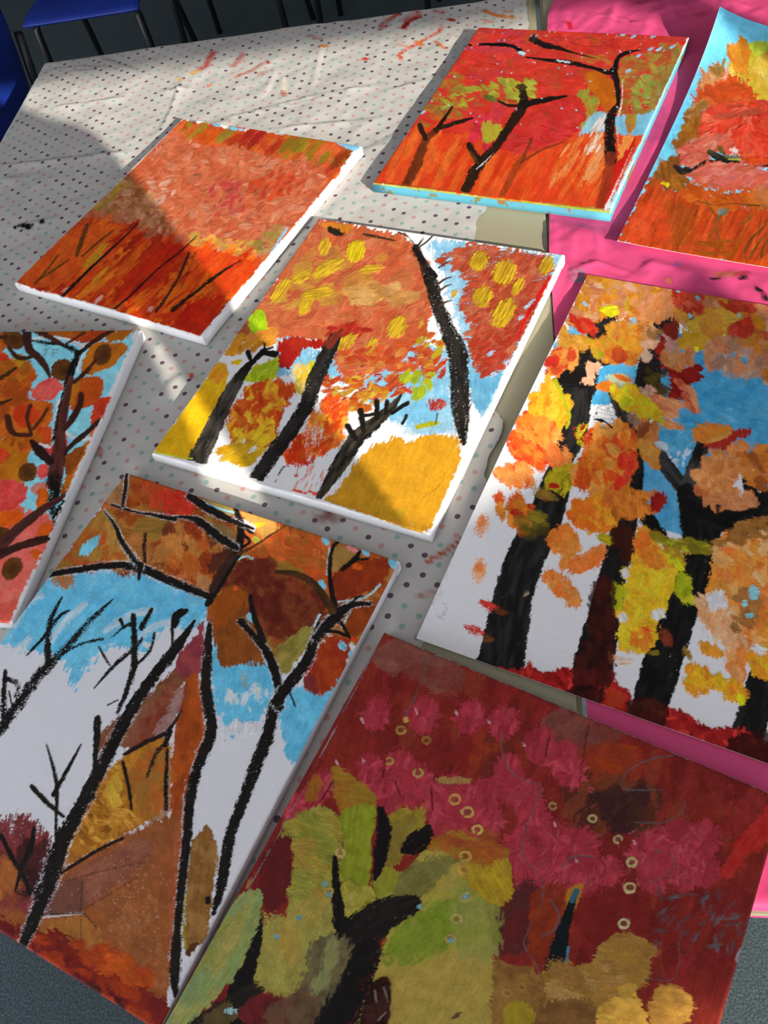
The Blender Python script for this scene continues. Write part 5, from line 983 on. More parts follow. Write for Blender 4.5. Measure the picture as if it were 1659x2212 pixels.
def paint_crimson_green():
    s = Sheet(CORNERS['p8'], 440, 540, base=np.array((.55, .6, .62)), seed=83); s.k = SHADE * 1.10; s.fr(*FH)
    V = 105
    s.area([(560, 0), (1760, 470), (1200, 2600), (-250, 1420)], '#641a18', '#6c2018', rough=1.5, smoothed=False, ang=V, streak=.2, h=.3, blotch=40)
    s.scatter([(612, 40), (1690, 480), (1400, 1100), (900, 800), (500, 400)], ['#6c1c18', '#5c1614', '#742420', '#641a18', '#702c1c', '#7c2020'], 240, 60, V, 25, .4, ratio=.4, h=.4, op=.8)
    s.scatter([(620, 50), (800, 120), (760, 180), (600, 110)], ['#6a3c34', '#74483c', '#6a3028'], 30, 44, 20, 50, .4, op=.8); s.scatter([(1050, 240), (1230, 300), (1180, 380), (1060, 340)], ['#64302a', '#5c342c', '#6c3c34'], 24, 44, V, 40, .4, op=.8); s.scatter([(1100, 380), (1300, 330), (1280, 420), (1130, 440)], ['#84300f', '#7c2c14', '#742a18'], 26, 40, 20, 40, .4, op=.8)
    s.scatter([(1080, 440), (1330, 440), (1340, 560), (1130, 560)], ['#4c2018', '#44201a', '#582a1c', '#64301c'], 50, 44, V, 40, .35); s.scatter([(1180, 470), (1320, 470), (1290, 550), (1200, 540)], ['#33181a', '#3c2018'], 20, 34, 120, 40, .35)
    s.scatter([(860, 300), (1000, 330), (960, 460), (850, 420)], ['#70241a', '#7c2c14', '#602018'], 26, 44, V, 30, .4)
    # crimson pom-poms
    PK = ['#8c2836', '#982e3c', '#822430', '#9e3846', '#8a2e38']
    def pom(x, y, r, n=12):
        s.dab(x, y, r, r * .8, V, '#862632', '#8e2a36', rough=.4, dry=.15, h=.7)
        for i in range(n):
            t = 6.283 * i / n + s.rs.uniform(-.2, .2)
            s.dab(x + math.cos(t) * r * .6, y + math.sin(t) * r * .5, r * .5, r * .16, math.degrees(t) if s.rs.rand() < .5 else V, PK[s.rs.randint(5)], dry=.35, h=1)
    for x, y, r in ((580, 245, 46), (710, 250, 52), (835, 255, 48), (930, 270, 48), (1030, 330, 52), (1090, 370, 52), (1120, 410, 44), (560, 390, 40), (640, 395, 52), (690, 430, 50), (570, 440, 44), (620, 470, 50), (700, 480, 56), (780, 470, 60), (830, 500, 64), (880, 470, 50), (770, 530, 56), (850, 550, 56), (940, 400, 46), (960, 450, 50), (1000, 480, 48), (1010, 530, 50), (400, 480, 40), (350, 500, 40), (430, 440, 40), (900, 540, 40)): pom(x, y, r)
    for x, y, r in ((980, 610, 60), (1060, 600, 64), (1140, 620, 64), (1060, 680, 60), (1000, 670, 54), (1160, 690, 60), (1220, 680, 44), (1110, 720, 44), (1330, 630, 64), (1410, 600, 66), (1480, 590, 52), (1440, 670, 60), (1350, 690, 56), (1490, 680, 44), (1050, 730, 40)): pom(x, y, r, 16)
    for x, y in ((540, 262), (690, 240), (800, 242), (890, 268), (985, 330), (1070, 740), (1130, 650), (1070, 550), (470, 380), (545, 375), (1290, 600)): s.dab(x, y, 12, 6, 70, '#b88c9c', dry=.6, h=1, op=.8)
    for i in range(60): s.dab(s.rs.uniform(940, 1500), s.rs.uniform(560, 730), 18, 3, V + s.rs.uniform(-50, 50), '#a04c58', dry=.5, op=.6, h=1)
    s.area([(1540, 650), (1590, 580), (1640, 520), (1690, 470), (1660, 600), (1600, 640), (1560, 700), (1520, 690)], '#8f1c18', '#982420', rough=10, ang=130, h=.6)
    # blue-grey ground showing on the right
    for i in range(46): s.dab(s.rs.uniform(1310, 1600), s.rs.uniform(730, 900), s.rs.uniform(14, 34), s.rs.uniform(5, 11), s.rs.uniform(80, 180), '#483c44' if s.rs.rand() < .65 else '#445660', dry=.6, op=.6)
    for x, y in ((1600, 960), (1580, 910), (1570, 1000), (1590, 1040)): s.dab(x, y, 24, 14, 110, '#80707c', dry=.5)
    s.area([(1240, 740), (1330, 740), (1340, 900), (1200, 900), (1110, 800), (1130, 740)], '#5c1412', '#641816', rough=12, op=.7)
    s.scatter([(910, 740), (1010, 720), (1020, 900), (920, 880)], ['#4c1c1c', '#44201f', '#541c18'], 26, 44, V, 30, .35)
    # ochre and green, lower left
    s.area([(345, 560), (420, 500), (480, 540), (470, 620), (470, 760), (470, 860), (400, 880), (390, 960), (320, 1020), (240, 990), (240, 900), (300, 830), (340, 780), (350, 660)], '#7c7430', '#847838', rough=10, ang=95, streak=.22, h=.5)
    s.scatter([(350, 540), (470, 530), (470, 740), (350, 740)], ['#84782c', '#8a8034', '#7c7c34', '#8c7430', '#74742c'], 70, 36, 20, 30, .35, h=.9); s.scatter([(250, 860), (470, 760), (460, 870), (380, 980), (250, 990)], ['#8c8040', '#847c3c', '#907c38', '#88843f'], 70, 50, 95, 30, .35)
    s.area([(260, 640), (330, 580), (350, 620), (340, 720), (300, 790), (260, 760)], '#541614', '#4c1618', rough=8)
    s.area([(380, 470), (410, 410), (430, 440), (410, 490)], '#84501c', rough=7); s.area([(455, 400), (480, 395), (560, 450), (580, 500), (560, 520), (480, 515), (460, 460)], '#84541c', '#7c601c', rough=9, ang=10, streak=.25)
    s.area([(480, 515), (575, 500), (565, 600), (560, 720), (540, 760), (480, 700), (490, 600)], '#6a7418', '#747c20', rough=6, ang=98, streak=.2)
    s.area([(470, 730), (500, 710), (570, 740), (580, 790), (530, 825), (490, 800)], '#7c7424', '#84802c', rough=10); s.scatter([(470, 720), (580, 740), (570, 810), (490, 800)], ['#8a8434', '#7c7824', '#948840'], 30, 22, 90, 60, .4, h=1)
    s.scatter([(600, 540), (700, 540), (690, 600), (620, 620)], ['#7c6c20', '#74601c', '#847424'], 26, 36, 110, 30, .35); s.area([(600, 560), (690, 530), (660, 620), (600, 690), (580, 690)], '#6c5c24', '#70602c', rough=10, ang=120, op=.8); s.area([(570, 700), (620, 670), (660, 700), (640, 760), (590, 760)], '#747420', '#7c7c2c', rough=12)
    s.area([(690, 640), (800, 600), (900, 620), (880, 700), (900, 900), (960, 1060), (1000, 1150), (900, 1400), (400, 1500), (560, 1000), (600, 880)], '#8a8234', '#8f7c3a', rough=8, ang=130, streak=.12, h=.3, blotch=60)
    s.area([(640, 830), (760, 760), (830, 740), (860, 800), (760, 900), (680, 940), (600, 920)], '#567018', '#647820', rough=26, soft=16, ang=140, op=.85)
    s.area([(800, 700), (900, 720), (920, 880), (860, 960), (800, 900)], '#747c34', '#7a7c40', rough=20, soft=14, op=.8)
    s.area([(640, 950), (860, 920), (960, 1060), (1000, 1200), (600, 1300), (560, 1050)], '#96803c', '#8f7c3a', rough=24, soft=16, ang=120, op=.85)
    s.area([(820, 700), (840, 640), (920, 620), (955, 700), (945, 760), (900, 770)], '#98801c', '#8c741c', rough=9, ang=60, streak=.25); s.scatter([(720, 600), (900, 580), (930, 640), (800, 640)], ['#8c4c1c', '#84601c', '#844020'], 26, 36, 20, 30, .4)
    s.area([(640, 690), (720, 640), (800, 640), (760, 700), (680, 770), (620, 800)], '#5c5a28', '#686434', rough=12, ang=140, dry=.3)
    # black trunk and limbs
    K = '#171413'
    s.stroke([(590, 510), (600, 560), (590, 640), (575, 700)], [20, 40, 36, 14], K, dry=.15); s.stroke([(720, 570), (690, 600), (650, 625)], [34, 60, 16], K, dry=.2)
    s.stroke([(680, 770), (600, 800), (540, 850), (500, 900), (460, 1000), (420, 1120)], [50, 90, 110, 110, 100, 100], K, '#221e1a', dry=.2, rough=.12); s.stroke([(465, 640), (468, 730), (480, 830)], [14, 26, 40], K, dry=.15); s.stroke([(560, 900), (520, 1000), (470, 1120)], [70, 90, 110], K, dry=.35)
    s.stroke([(255, 800), (245, 870), (215, 960), (195, 1050), (160, 1200)], [14, 40, 60, 70, 90], K, dry=.2); s.stroke([(240, 1010), (150, 1060), (60, 1110)], [60, 50, 60], '#26221c', dry=.55)
    s.area([(400, 870), (480, 860), (510, 890), (470, 1000), (380, 1101), (330, 1101), (380, 960)], '#4c4430', '#5c5438', rough=14, soft=8, ang=110, dry=.2); s.area([(440, 870), (480, 880), (440, 1000), (360, 1101), (340, 1090), (420, 960)], '#70744a', '#787a4c', rough=14, soft=10, ang=110, op=.8)
    s.area([(270, 740), (195, 750), (90, 920), (-30, 1140), (60, 1101), (180, 980), (240, 860)], '#84844a', '#70804c', rough=8, ang=125, streak=.22); s.scatter([(40, 1080), (160, 930), (220, 800), (180, 800), (60, 1000)], ['#7c7c3c', '#708050', '#8c8448'], 26, 60, 125, 10, .4, ratio=.25)
    s.area([(190, 1080), (260, 1020), (330, 1040), (270, 1110)], '#5c1a1c', '#4c1818', rough=12); s.area([(280, 1060), (400, 1010), (420, 1080), (300, 1200)], '#4c3424', '#584030', rough=12, op=.85); s.area([(90, 1101), (170, 1040), (190, 1090), (120, 1150)], '#4c4024', rough=10); s.dab(176, 1065, 10, 20, 90, '#84a8b0', dry=.4)
    s.area([(330, 560), (340, 545), (260, 650), (230, 720), (222, 715), (280, 620)], '#8c6c34', rough=3)
    # lower middle: second trunk, ochre bushes, painted sun patch
    s.area([(1110, 730), (1150, 720), (1100, 840), (1080, 850), (1090, 780)], '#98600f', '#84701c', rough=6); s.area([(1010, 740), (1100, 720), (1090, 820), (1040, 920), (1000, 940)], '#7c2c10', '#6c2410', rough=10, op=.9)
    s.stroke([(1130, 735), (1110, 790), (1090, 860), (1070, 940), (1050, 1010)], [12, 24, 40, 50, 40], '#14110f', '#0f1a20', dry=.15); s.stroke([(1130, 735), (1118, 760)], [20, 16], '#2c5868', dry=.3); s.stroke([(1108, 890), (1104, 930)], [8, 8], '#3c7c90', dry=.3)
    s.area([(1060, 960), (1110, 940), (1170, 930), (1200, 880), (1260, 850), (1330, 880), (1330, 960), (1280, 1020), (1200, 1101), (1040, 1140), (1030, 1040)], '#84602c', '#8c6a34', rough=10, ang=10, streak=.25, h=.6); s.scatter([(1060, 960), (1180, 930), (1270, 860), (1320, 900), (1260, 1020), (1160, 1101), (1060, 1101)], ['#8c682c', '#846030', '#947440', '#7c5a24'], 60, 44, 10, 30, .35, h=.8)
    s.area([(900, 920), (960, 940), (1030, 960), (1050, 1040), (1000, 1101), (900, 1110), (900, 1000)], '#7c5c2c', '#6c4c24', rough=12, ang=30, dry=.2); s.area([(940, 1040), (1010, 1050), (1000, 1120), (930, 1120)], '#8c7a20', rough=12)
    s.area([(1030, 1060), (1100, 1030), (1180, 1050), (1160, 1140), (1000, 1180)], '#604020', '#6c4c28', rough=12, op=.9)
    s.mid(.35); s.area([(1190, 1060), (1230, 1030), (1290, 1020), (1330, 1101), (1320, 1200), (1150, 1250), (1180, 1101)], '#d0a040', '#c08c38', rough=12, ang=20, streak=.25); s.area([(1340, 1020), (1380, 990), (1440, 1020), (1450, 1080), (1380, 1120), (1330, 1101)], '#c8903c', '#b07c34', rough=10, ang=10, streak=.25); s.shd()  # sunlit patch put into the colour as lighter ochre
    s.area([(1240, 1000), (1290, 990), (1300, 1010), (1260, 1030)], '#a07c30', rough=5)
    # dark brown blob of thick paint
    s.area([(530, 1130), (555, 1010), (570, 985), (605, 970), (618, 990), (618, 1060), (600, 1130)], '#26100c', '#321814', rough=3, h=2.6, streak=.1)
    for P in ([(575, 1010), (580, 1040)], [(600, 1000), (612, 1040)], [(585, 1090), (605, 1070)]): s.stroke(P, [6, 4], '#6a5a54', dry=.3, h=2.6)
    # little stamped rings
    for x, y, r, c in ((795, 482, 17, '#a07840'), (830, 517, 17, '#a08048'), (858, 565, 17, '#a08448'), (647, 290, 14, '#8c6c34'), (615, 376, 13, '#947434'), (694, 408, 16, '#947c44'), (717, 318, 13, '#845c2c'), (824, 638, 16, '#a08440'), (820, 675, 16, '#a07c34'), (824, 750, 16, '#8c8444'), (800, 810, 16, '#90844a'), (783, 865, 16, '#94844a'), (1175, 535, 13, '#8c8058'), (1245, 592, 13, '#8c8460'), (1283, 655, 16, '#a09468'), (1278, 725, 17, '#a4946c'), (1262, 824, 17, '#a49878'), (1065, 500, 13, '#8c7048'), (940, 1015, 15, '#8c6a3c'), (980, 998, 13, '#8c6430'), (448, 735, 14, '#9c8844'), (480, 630, 14, '#a08850'), (1172, 455, 11, '#983848'), (1165, 270, 10, '#983040')):
        r *= s.rs.uniform(.68, .82); t0 = s.rs.uniform(0, 6.3)
        s.dab(x, y, r * 1.1, r, 60, '#6a3c2c', dry=.2, op=.45)
        cs = [(x + r * math.cos(t0 + t) * 1.08, y + r * math.sin(t0 + t) * .94) for t in np.linspace(0, s.rs.uniform(4.6, 6.2), 10)]
        s.stroke(cs, list(r * (.45 + .3 * s.rs.rand(10))), c, dry=.3, h=1, rough=.35)
    for x, y in ((437, 715), (365, 807), (304, 860), (448, 745), (824, 750), (785, 870), (698, 778)): s.dot(x, y, 8, '#5c8088')
    s.area([(750, 420), (840, 425), (835, 438), (752, 436)], '#8c6c3c', rough=5, dry=.3); s.dab(660, 262, 8, 8, 0, '#9c7c40'); s.dab(800, 1078, 20, 7, 150, '#4c3c24', dry=.4)
    # scratched and pencilled lines
    G2 = '#4c4a50'
    for P in ([(715, 90), (705, 150), (670, 230), (655, 250)], [(925, 300), (925, 350), (945, 400), (985, 430), (1035, 445), (1020, 490), (985, 580), (985, 640), (1020, 680)], [(1040, 700), (1035, 760), (1000, 840), (985, 880), (1020, 940), (1030, 970)], [(1060, 760), (1082, 800), (1070, 840), (1035, 860)], [(1400, 360), (1330, 372), (1270, 405), (1255, 440), (1270, 455), (1370, 455)], [(1430, 490), (1420, 520), (1370, 545), (1290, 545)], [(1340, 620), (1395, 640), (1385, 690), (1330, 710)], [(1410, 870), (1415, 940), (1390, 980), (1320, 975)], [(1175, 640), (1120, 640), (1090, 670)]):
        s.line(P, 5, G2, .75, .25)
    for P in ([(1055, 310), (1045, 360)], [(1165, 275), (1150, 360), (1140, 440)], [(730, 450), (735, 510)], [(630, 430), (645, 470)], [(790, 380), (780, 410)], [(1180, 490), (1130, 520), (1125, 545)], [(1270, 500), (1230, 540)], [(430, 480), (460, 430)], [(600, 400), (595, 420)]): s.line(P, 5, '#33100f', .8, .2)
    # worn far edge
    s.stroke([(600, 20), (900, 145), (1300, 311), (1700, 478)], 4, '#7c98a0', '#a0a09c', rough=.6, dry=.4, h=0)
    s.stroke([(599, 22), (400, 410), (150, 860), (0, 1110)], 3, '#5c7c88', rough=.6, dry=.55, h=0)
    s.stroke([(1690, 500), (1600, 960), (1545, 1101), (1450, 1500)], 7, '#94645c', rough=.5, dry=.4, h=0)
    return s.finish()

SHEETS = {'p1': paint_orange_wood, 'p2': paint_red_crowns, 'p3': paint_white_trunks, 'p4': paint_big_paper, 'p5': paint_curled_paper, 'p6': paint_dark_branch,
          'p7': paint_bare_saplings, 'p8': paint_crimson_green}

# ---------------------------------------------------------------- the room, square to the tables
TH0 = math.radians(-17.6); EX = np.array((math.cos(TH0), math.sin(TH0))); EB = np.array((math.sin(TH0), -math.cos(TH0)))   # EB runs towards the viewer
T0 = np.array((-.445, 2.068))                                # far left corner of the white-clothed table
def tab(a, b, z=0.): p = T0 + EX * a + EB * b; return (float(p[0]), float(p[1]), float(z))
def ab(px, py, z=ZT): d = at(px, py, z)[:2] - T0; return (float(d @ EX), float(d @ EB))
room = Matrix.Translation((float(T0[0]), float(T0[1]), 0)) @ Matrix.Rotation(TH0, 4, 'Z')    # local x = a, local y = -b

def structure(name, x0, y0, z0, x1, y1, z1, mat):
    o = box(name, x0, y0, z0, x1, y1, z1, mat); o.matrix_world = room.copy(); tag(o, kind='structure'); return o

def carpet():
    g = Nodes('carpet'); co = g.n('ShaderNodeTexCoord').outputs['Object']
    a = g.noise(260, 5, co, .7); b = g.noise(40, 3, co)
    c = g.mix(g.ramp(a, .35, .68), (.040, .053, .060, 1), (.140, .180, .198, 1)); c = g.mix(g.math('MULTIPLY', b, .5), c, (.080, .104, .112, 1))
    g.bump(a, .8, .004); return g.out(c, .95, .1)
wall_m = plain('painted_wall', (.62, .61, .58), .8, .2); ceil_m = plain('ceiling_paint', (.70, .70, .68), .9, .1); blocker_m = plain('blocker_board', (.45, .44, .42), .8, .2)
structure('floor', -5, -5, -.05, 6, 5, 0, carpet())
YW = -4.25                                                   # the window wall, behind the lens
structure('ceiling', -5, YW, 2.8, 6, 5, 2.86, ceil_m)
structure('wall_far', -5, 5, 0, 6, 5.1, 2.8, plain('darkened_far_wall', (.05, .05, .06), .9, .1))  # unseen wall made dark to cut bounce light on the far floor
structure('wall_left', -5.1, YW, 0, -5, 5, 2.8, wall_m)
structure('wall_right', 6, YW, 0, 6.1, 5, 2.8, wall_m)

def to_window(p, yw):                                        # follow the sun back from a lit point to the plane local y = yw
    q = np.array(p, float); l = np.array(room.inverted() @ Vector(q)); d = np.array(room.inverted().to_3x3() @ Vector(-SUN))
    r = l + d * ((yw - l[1]) / d[1]); return float(r[0]), float(r[2])
heads = [to_window(at(px, py, ZT), YW) for px, py in ((150, 190), (400, 148), (650, 95), (900, 52))]
HEAD = sum(h[1] for h in heads) / 4
structure('wall_near', -5, YW, HEAD, 6, YW + .16, 2.8, wall_m)       # lintel over the window band
structure('trim_1', -5, YW, 0, 6, YW + .16, .85, wall_m)             # wall under the sill
for i, a in enumerate((-5, -3.2, 4.4, 5.9)): structure('window_%d' % (i + 1), a, YW + .04, .85, a + .07, YW + .12, HEAD, plain('frame_white', (.8, .8, .8), .4))

def shade_blocker(name, yw, outline, hole=None):           # added unseen board, outline cut along the sun rays to shape the table's shade
    cu = bpy.data.curves.new(name, 'CURVE'); cu.dimensions = '2D'; cu.fill_mode = 'BOTH'; cu.extrude = .008
    for P in ([outline] + ([hole] if hole else [])):
        sp = cu.splines.new('POLY'); sp.points.add(len(P) - 1); sp.use_cyclic_u = True
        for q, p in zip(sp.points, P): q.co = (p[0], p[1], 0, 1)
    tmp = bpy.data.objects.new('tmp', cu); col.objects.link(tmp)
    dg = bpy.context.evaluated_depsgraph_get(); me = bpy.data.meshes.new_from_object(tmp.evaluated_get(dg)); me.name = name
    bpy.data.objects.remove(tmp)
    o = link(name, me, None); me.materials.clear(); me.materials.append(blocker_m)
    o.matrix_world = room @ Matrix.Translation((0, yw, 0)) @ Matrix.Rotation(math.pi / 2, 4, 'X'); tag(o, kind='structure'); return o
Y1, Y2 = -2.75, -3.4
def on(px, py): return at(px, py, ZT + .012)
N = [to_window(on(*p), Y1) for p in ((-420, 215), (-150, 222), (30, 226), (60, 243), (110, 260), (165, 272), (200, 287), (235, 322), (270, 366), (440, 590), (667, 868), (870, 1140), (990, 1122), (1040, 1250), (1060, 1500), (1080, 1900))]
N = [(N[0][0] - 1.2, N[0][1] + .1)] + N + [(N[-1][0], 0.), (N[0][0] - 1.2, 0.)]
NH = [to_window(on(*p), Y1) for p in ((252, 602), (320, 690), (381, 776), (432, 857), (492, 948), (568, 1059), (600, 1108), (575, 1150), (520, 1160), (468, 1100), (423, 1003), (390, 905), (350, 815), (314, 740), (276, 685))]
shade_blocker('wall_shade_blocker_1', Y1, N, NH)
M = [to_window(on(*p), Y2) for p in ((930, 1165), (1070, 1060), (1200, 1010), (1290, 950), (1345, 870), (1400, 790), (1450, 715), (1480, 640), (1505, 590), (1535, 580), (1575, 612), (1630, 665), (1720, 710), (2100, 780), (2100, 1300), (1900, 1700), (1660, 1860), (1600, 2060), (1450, 2100), (1310, 2150), (1240, 2260), (1000, 2300))]
M += [(M[-1][0], 0.), (M[0][0] - .35, 0.), (M[0][0] - .35, M[0][1] - .12)]
shade_blocker('wall_shade_blocker_2', Y2, M)

# ---------------------------------------------------------------- tables
laminate = plain('beige_laminate', (.35, .325, .215), .42, .4, .04, 30, .05, 500); edge_m = plain('table_edge', (.30, .275, .22), .6); leg_m = plain('table_leg_metal', (.05, .05, .055), .35, .5)
def table(name, a0, a1, b0, b1, label):
    t = empty(name, tab(a0, b0), TH0); W, L = a1 - a0, b1 - b0
    box('tabletop', 0, -L, ZT - .024, W, 0, ZT, laminate, t, .006)
    for x in (.02, W - .035):
        box('rail', x, -L + .06, ZT - .075, x + .015, -.06, ZT - .0245, edge_m, t)
    for x in (.05, W - .05):
        for y in (-.12, -L + .12): tube('leg', [(x, y, 0), (x, y, ZT - .0245)], .016, leg_m, t)
    tag(t, label, 'table'); return t
table('folding_table', 0, 1.091, 0, 1.735, 'beige laminate table under the white dotted cloth')
table('folding_table', 1.100, 2.20, -.02, 1.70, 'beige laminate table under the pink cloth')

# ---------------------------------------------------------------- cloths
RECTS = {'p1': (-.1692, 1.3018, -42.02, .4028, .4912), 'p2': (.4467, 1.3096, -37.88, .396, .4973), 'p3': (.0396, .8593, -38.19, .4086, .5061),
         'p4': (.3507, .5189, -38.97, .428, .605), 'p6': (-.5571, .8915, -22.68, .405, .497), 'p7': (-.3165, .443, -39.1, .405, .507), 'p8': (-.0493, .1067, -41.86, .413, .497)}
def canvas_gap(x, y):                                        # distance from the nearest canvas lying on the cloth
    d = np.full(x.shape, 9., np.float32)
    for cx, cy, a, w, h in list(RECTS.values()) + [(.785, 1.028, -39.35, .42, .582)]:
        r = math.radians(a); ux, uy = math.cos(r), math.sin(r)
        u = np.abs((x - cx) * ux + (y - cy) * uy) - w / 2; v = np.abs(-(x - cx) * uy + (y - cy) * ux) - h / 2
        d = np.minimum(d, np.maximum(u, v))
    return d

def in_poly(P, x, y):
    ins = np.zeros(x.shape, bool)
    for (ax, ay), (bx, by) in zip(P, P[1:] + P[:1]):
        if ay != by: ins ^= ((ay > y) != (by > y)) & (x < ax + (y - ay) * (bx - ax) / (by - ay))
    return ins

def nearest(P, x, y):
    bd = np.full(x.shape, 1e9); bx_ = x.copy(); by_ = y.copy()
    for (ax, ay), (cx, cy) in zip(P, P[1:] + P[:1]):
        ex, ey = cx - ax, cy - ay; t = np.clip(((x - ax) * ex + (y - ay) * ey) / (ex * ex + ey * ey + 1e-12), 0, 1)
        qx, qy = ax + ex * t, ay + ey * t; d = (x - qx) ** 2 + (y - qy) ** 2; u = d < bd
        bd = np.where(u, d, bd); bx_ = np.where(u, qx, bx_); by_ = np.where(u, qy, by_)
    return bx_, by_

def ragged(P, step, amp, seed):                              # a torn edge
    rs = np.random.RandomState(seed); out = []
    for i, (p, q) in enumerate(zip(P[:-1], P[1:])):
        n = max(1, int(math.hypot(q[0] - p[0], q[1] - p[1]) / step))
        for k in range(n): t = k / n; out.append((p[0] + (q[0] - p[0]) * t + rs.uniform(-amp, amp), p[1] + (q[1] - p[1]) * t + rs.uniform(-amp, amp)))
    return out + [P[-1]]

def seg_d(x, y, pts):
    d = np.full(x.shape, 1e9)
    for (ax, ay), (bx, by) in zip(pts[:-1], pts[1:]):
        ex, ey = bx - ax, by - ay; t = np.clip(((x - ax) * ex + (y - ay) * ey) / (ex * ex + ey * ey + 1e-12), 0, 1)
        d = np.minimum(d, np.hypot(x - ax - ex * t, y - ay - ey * t))
    return d

def cloth(name, outline, a0, a1, b0, b1, step, amin, bmin, bmax, creases, stains, wr, mat, label, lift=.0012, seed=0, hem=None, crumple=.35):
    nx, ny = int((a1 - a0) / step), int((b1 - b0) / step)
    A, B = np.meshgrid(np.linspace(a0, a1, nx + 1), np.linspace(b0, b1, ny + 1))
    ins = in_poly(outline, A, B)
    fm = ins[:-1, :-1] | ins[1:, :-1] | ins[1:, 1:] | ins[:-1, 1:]
    edge = ~ins & (np.pad(fm, ((1, 0), (1, 0))) | np.pad(fm, ((1, 0), (0, 1))) | np.pad(fm, ((0, 1), (1, 0))) | np.pad(fm, ((0, 1), (0, 1))))
    qa, qb = nearest(outline, A[edge], B[edge]); A[edge] = qa; B[edge] = qb
    # hang over the table edges: arc of 8 mm, then straight down
    r = .008
    def over(e): return np.where(e < 0, 0, np.where(e < r * 1.5708, r * np.sin(np.clip(e, 0, r * 1.5708) / r), r)), np.where(e < 0, 0, np.where(e < r * 1.5708, r * (1 - np.cos(np.clip(e, 0, r * 1.5708) / r)), r + e - r * 1.5708))
    hx_, dz1 = over(amin - A); hy_, dz2 = over(bmin - B); hy2, dz3 = over(B - bmax)
    a = np.where(A < amin, amin - hx_, A); b = np.where(B < bmin, bmin - hy_, np.where(B > bmax, bmax + hy2, B))
    drop = np.maximum(np.maximum(dz1, dz2), dz3)
    x = T0[0] + EX[0] * a + EB[0] * b; y = T0[1] + EX[1] * a + EB[1] * b
    flat = smooth(.000, .030, canvas_gap(x, y))
    Ar, Br = A * .82 + B * .57 + 3, B * .82 - A * .57 + 3
    h = wr * ((fbm(Ar / .07, Br / .10, 3 + seed) - .35) * .0058 + (fbm(Ar / .022, Br / .03, 9 + seed) - .45) * .0014 + crumple * np.clip(1 - np.abs(fbm(Ar / .038, Br / .075, 21 + seed) - .5) * 7, -.4, 1) * .0014)
    for pts, hh, w in creases:
        P = [ab(*p) for p in pts]; d = seg_d(A, B, P); wob = smooth(.15, .6, vnoise(A / .035, B / .035, int(hh * 1e6 + w * 1e4) % 50))
        (ax, ay), (bx, by) = P[0], P[-1]; side = ((A - ax) * (by - ay) - (B - ay) * (bx - ax)) > 0
        tt = ((A - ax) * (bx - ax) + (B - ay) * (by - ay)) / ((bx - ax) ** 2 + (by - ay) ** 2); fade = smooth(-.1, .25, tt) * smooth(1.1, .75, tt)
        h = h + hh * np.where(side, np.exp(-(d / (w * .55)) ** 2), np.exp(-d / (w * 3.2))) * (.35 + .65 * wob) * fade * .95
    if hem is not None: d = seg_d(A, B, hem); h = h + .0012 * smooth(.016, .012, d) - .0009 * np.exp(-((d - .0135) / .0018) ** 2)
    h = np.clip(h, 0, .02) * flat
    ripple = np.where(drop > 0, .004 * np.sin((A + B) / .035 + 3 * fbm(A / .2, B / .2, 2)), 0) * np.clip(drop / .03, 0, 1)
    x = x - EX[0] * np.where(A < amin, np.abs(ripple) , 0) ; y = y - EX[1] * np.where(A < amin, np.abs(ripple), 0)
    x = x - EB[0] * np.where(B < bmin, np.abs(ripple), 0) ; y = y - EB[1] * np.where(B < bmin, np.abs(ripple), 0)
    z = ZT + lift + h * np.where(drop > 0, .3, 1) - drop
    me = grid_mesh(name, np.stack((x, y, z), -1), fm)
    C = np.zeros((*A.shape, 3), np.float32); K = np.zeros(A.shape, np.float32)
    for pts, w, c, dens in stains:
        P = [ab(*p) for p in pts]; d = seg_d(A, B, P) if len(P) > 1 else np.hypot(A - P[0][0], B - P[0][1])
        n = fbm(A / .012, B / .012, len(pts) + int(w * 1e5) % 40)
        k = smooth(w, w * .35, d + (n - .5) * w * 1.2) * dens * np.clip(n * 1.7, 0, 1)
        C = C * (1 - k[..., None]) + hx(c) * k[..., None]; K = K + (1 - K) * k
    C = C / np.maximum(K, 1e-3)[..., None]
    set_color(me, 'stain', np.clip(C, 0, 1), K)
    fl = np.stack((T0[0] + EX[0] * A + EB[0] * B, T0[1] + EX[1] * A + EB[1] * B), -1).reshape(-1, 2).astype(np.float32)
    uv = me.uv_layers.new(name='flat'); li = np.empty(len(me.loops), np.int32); me.loops.foreach_get('vertex_index', li)
    uv.data.foreach_set('uv', fl[li].reshape(-1))
    o = link(name, me, mat); tag(o, label, 'tablecloth'); return o

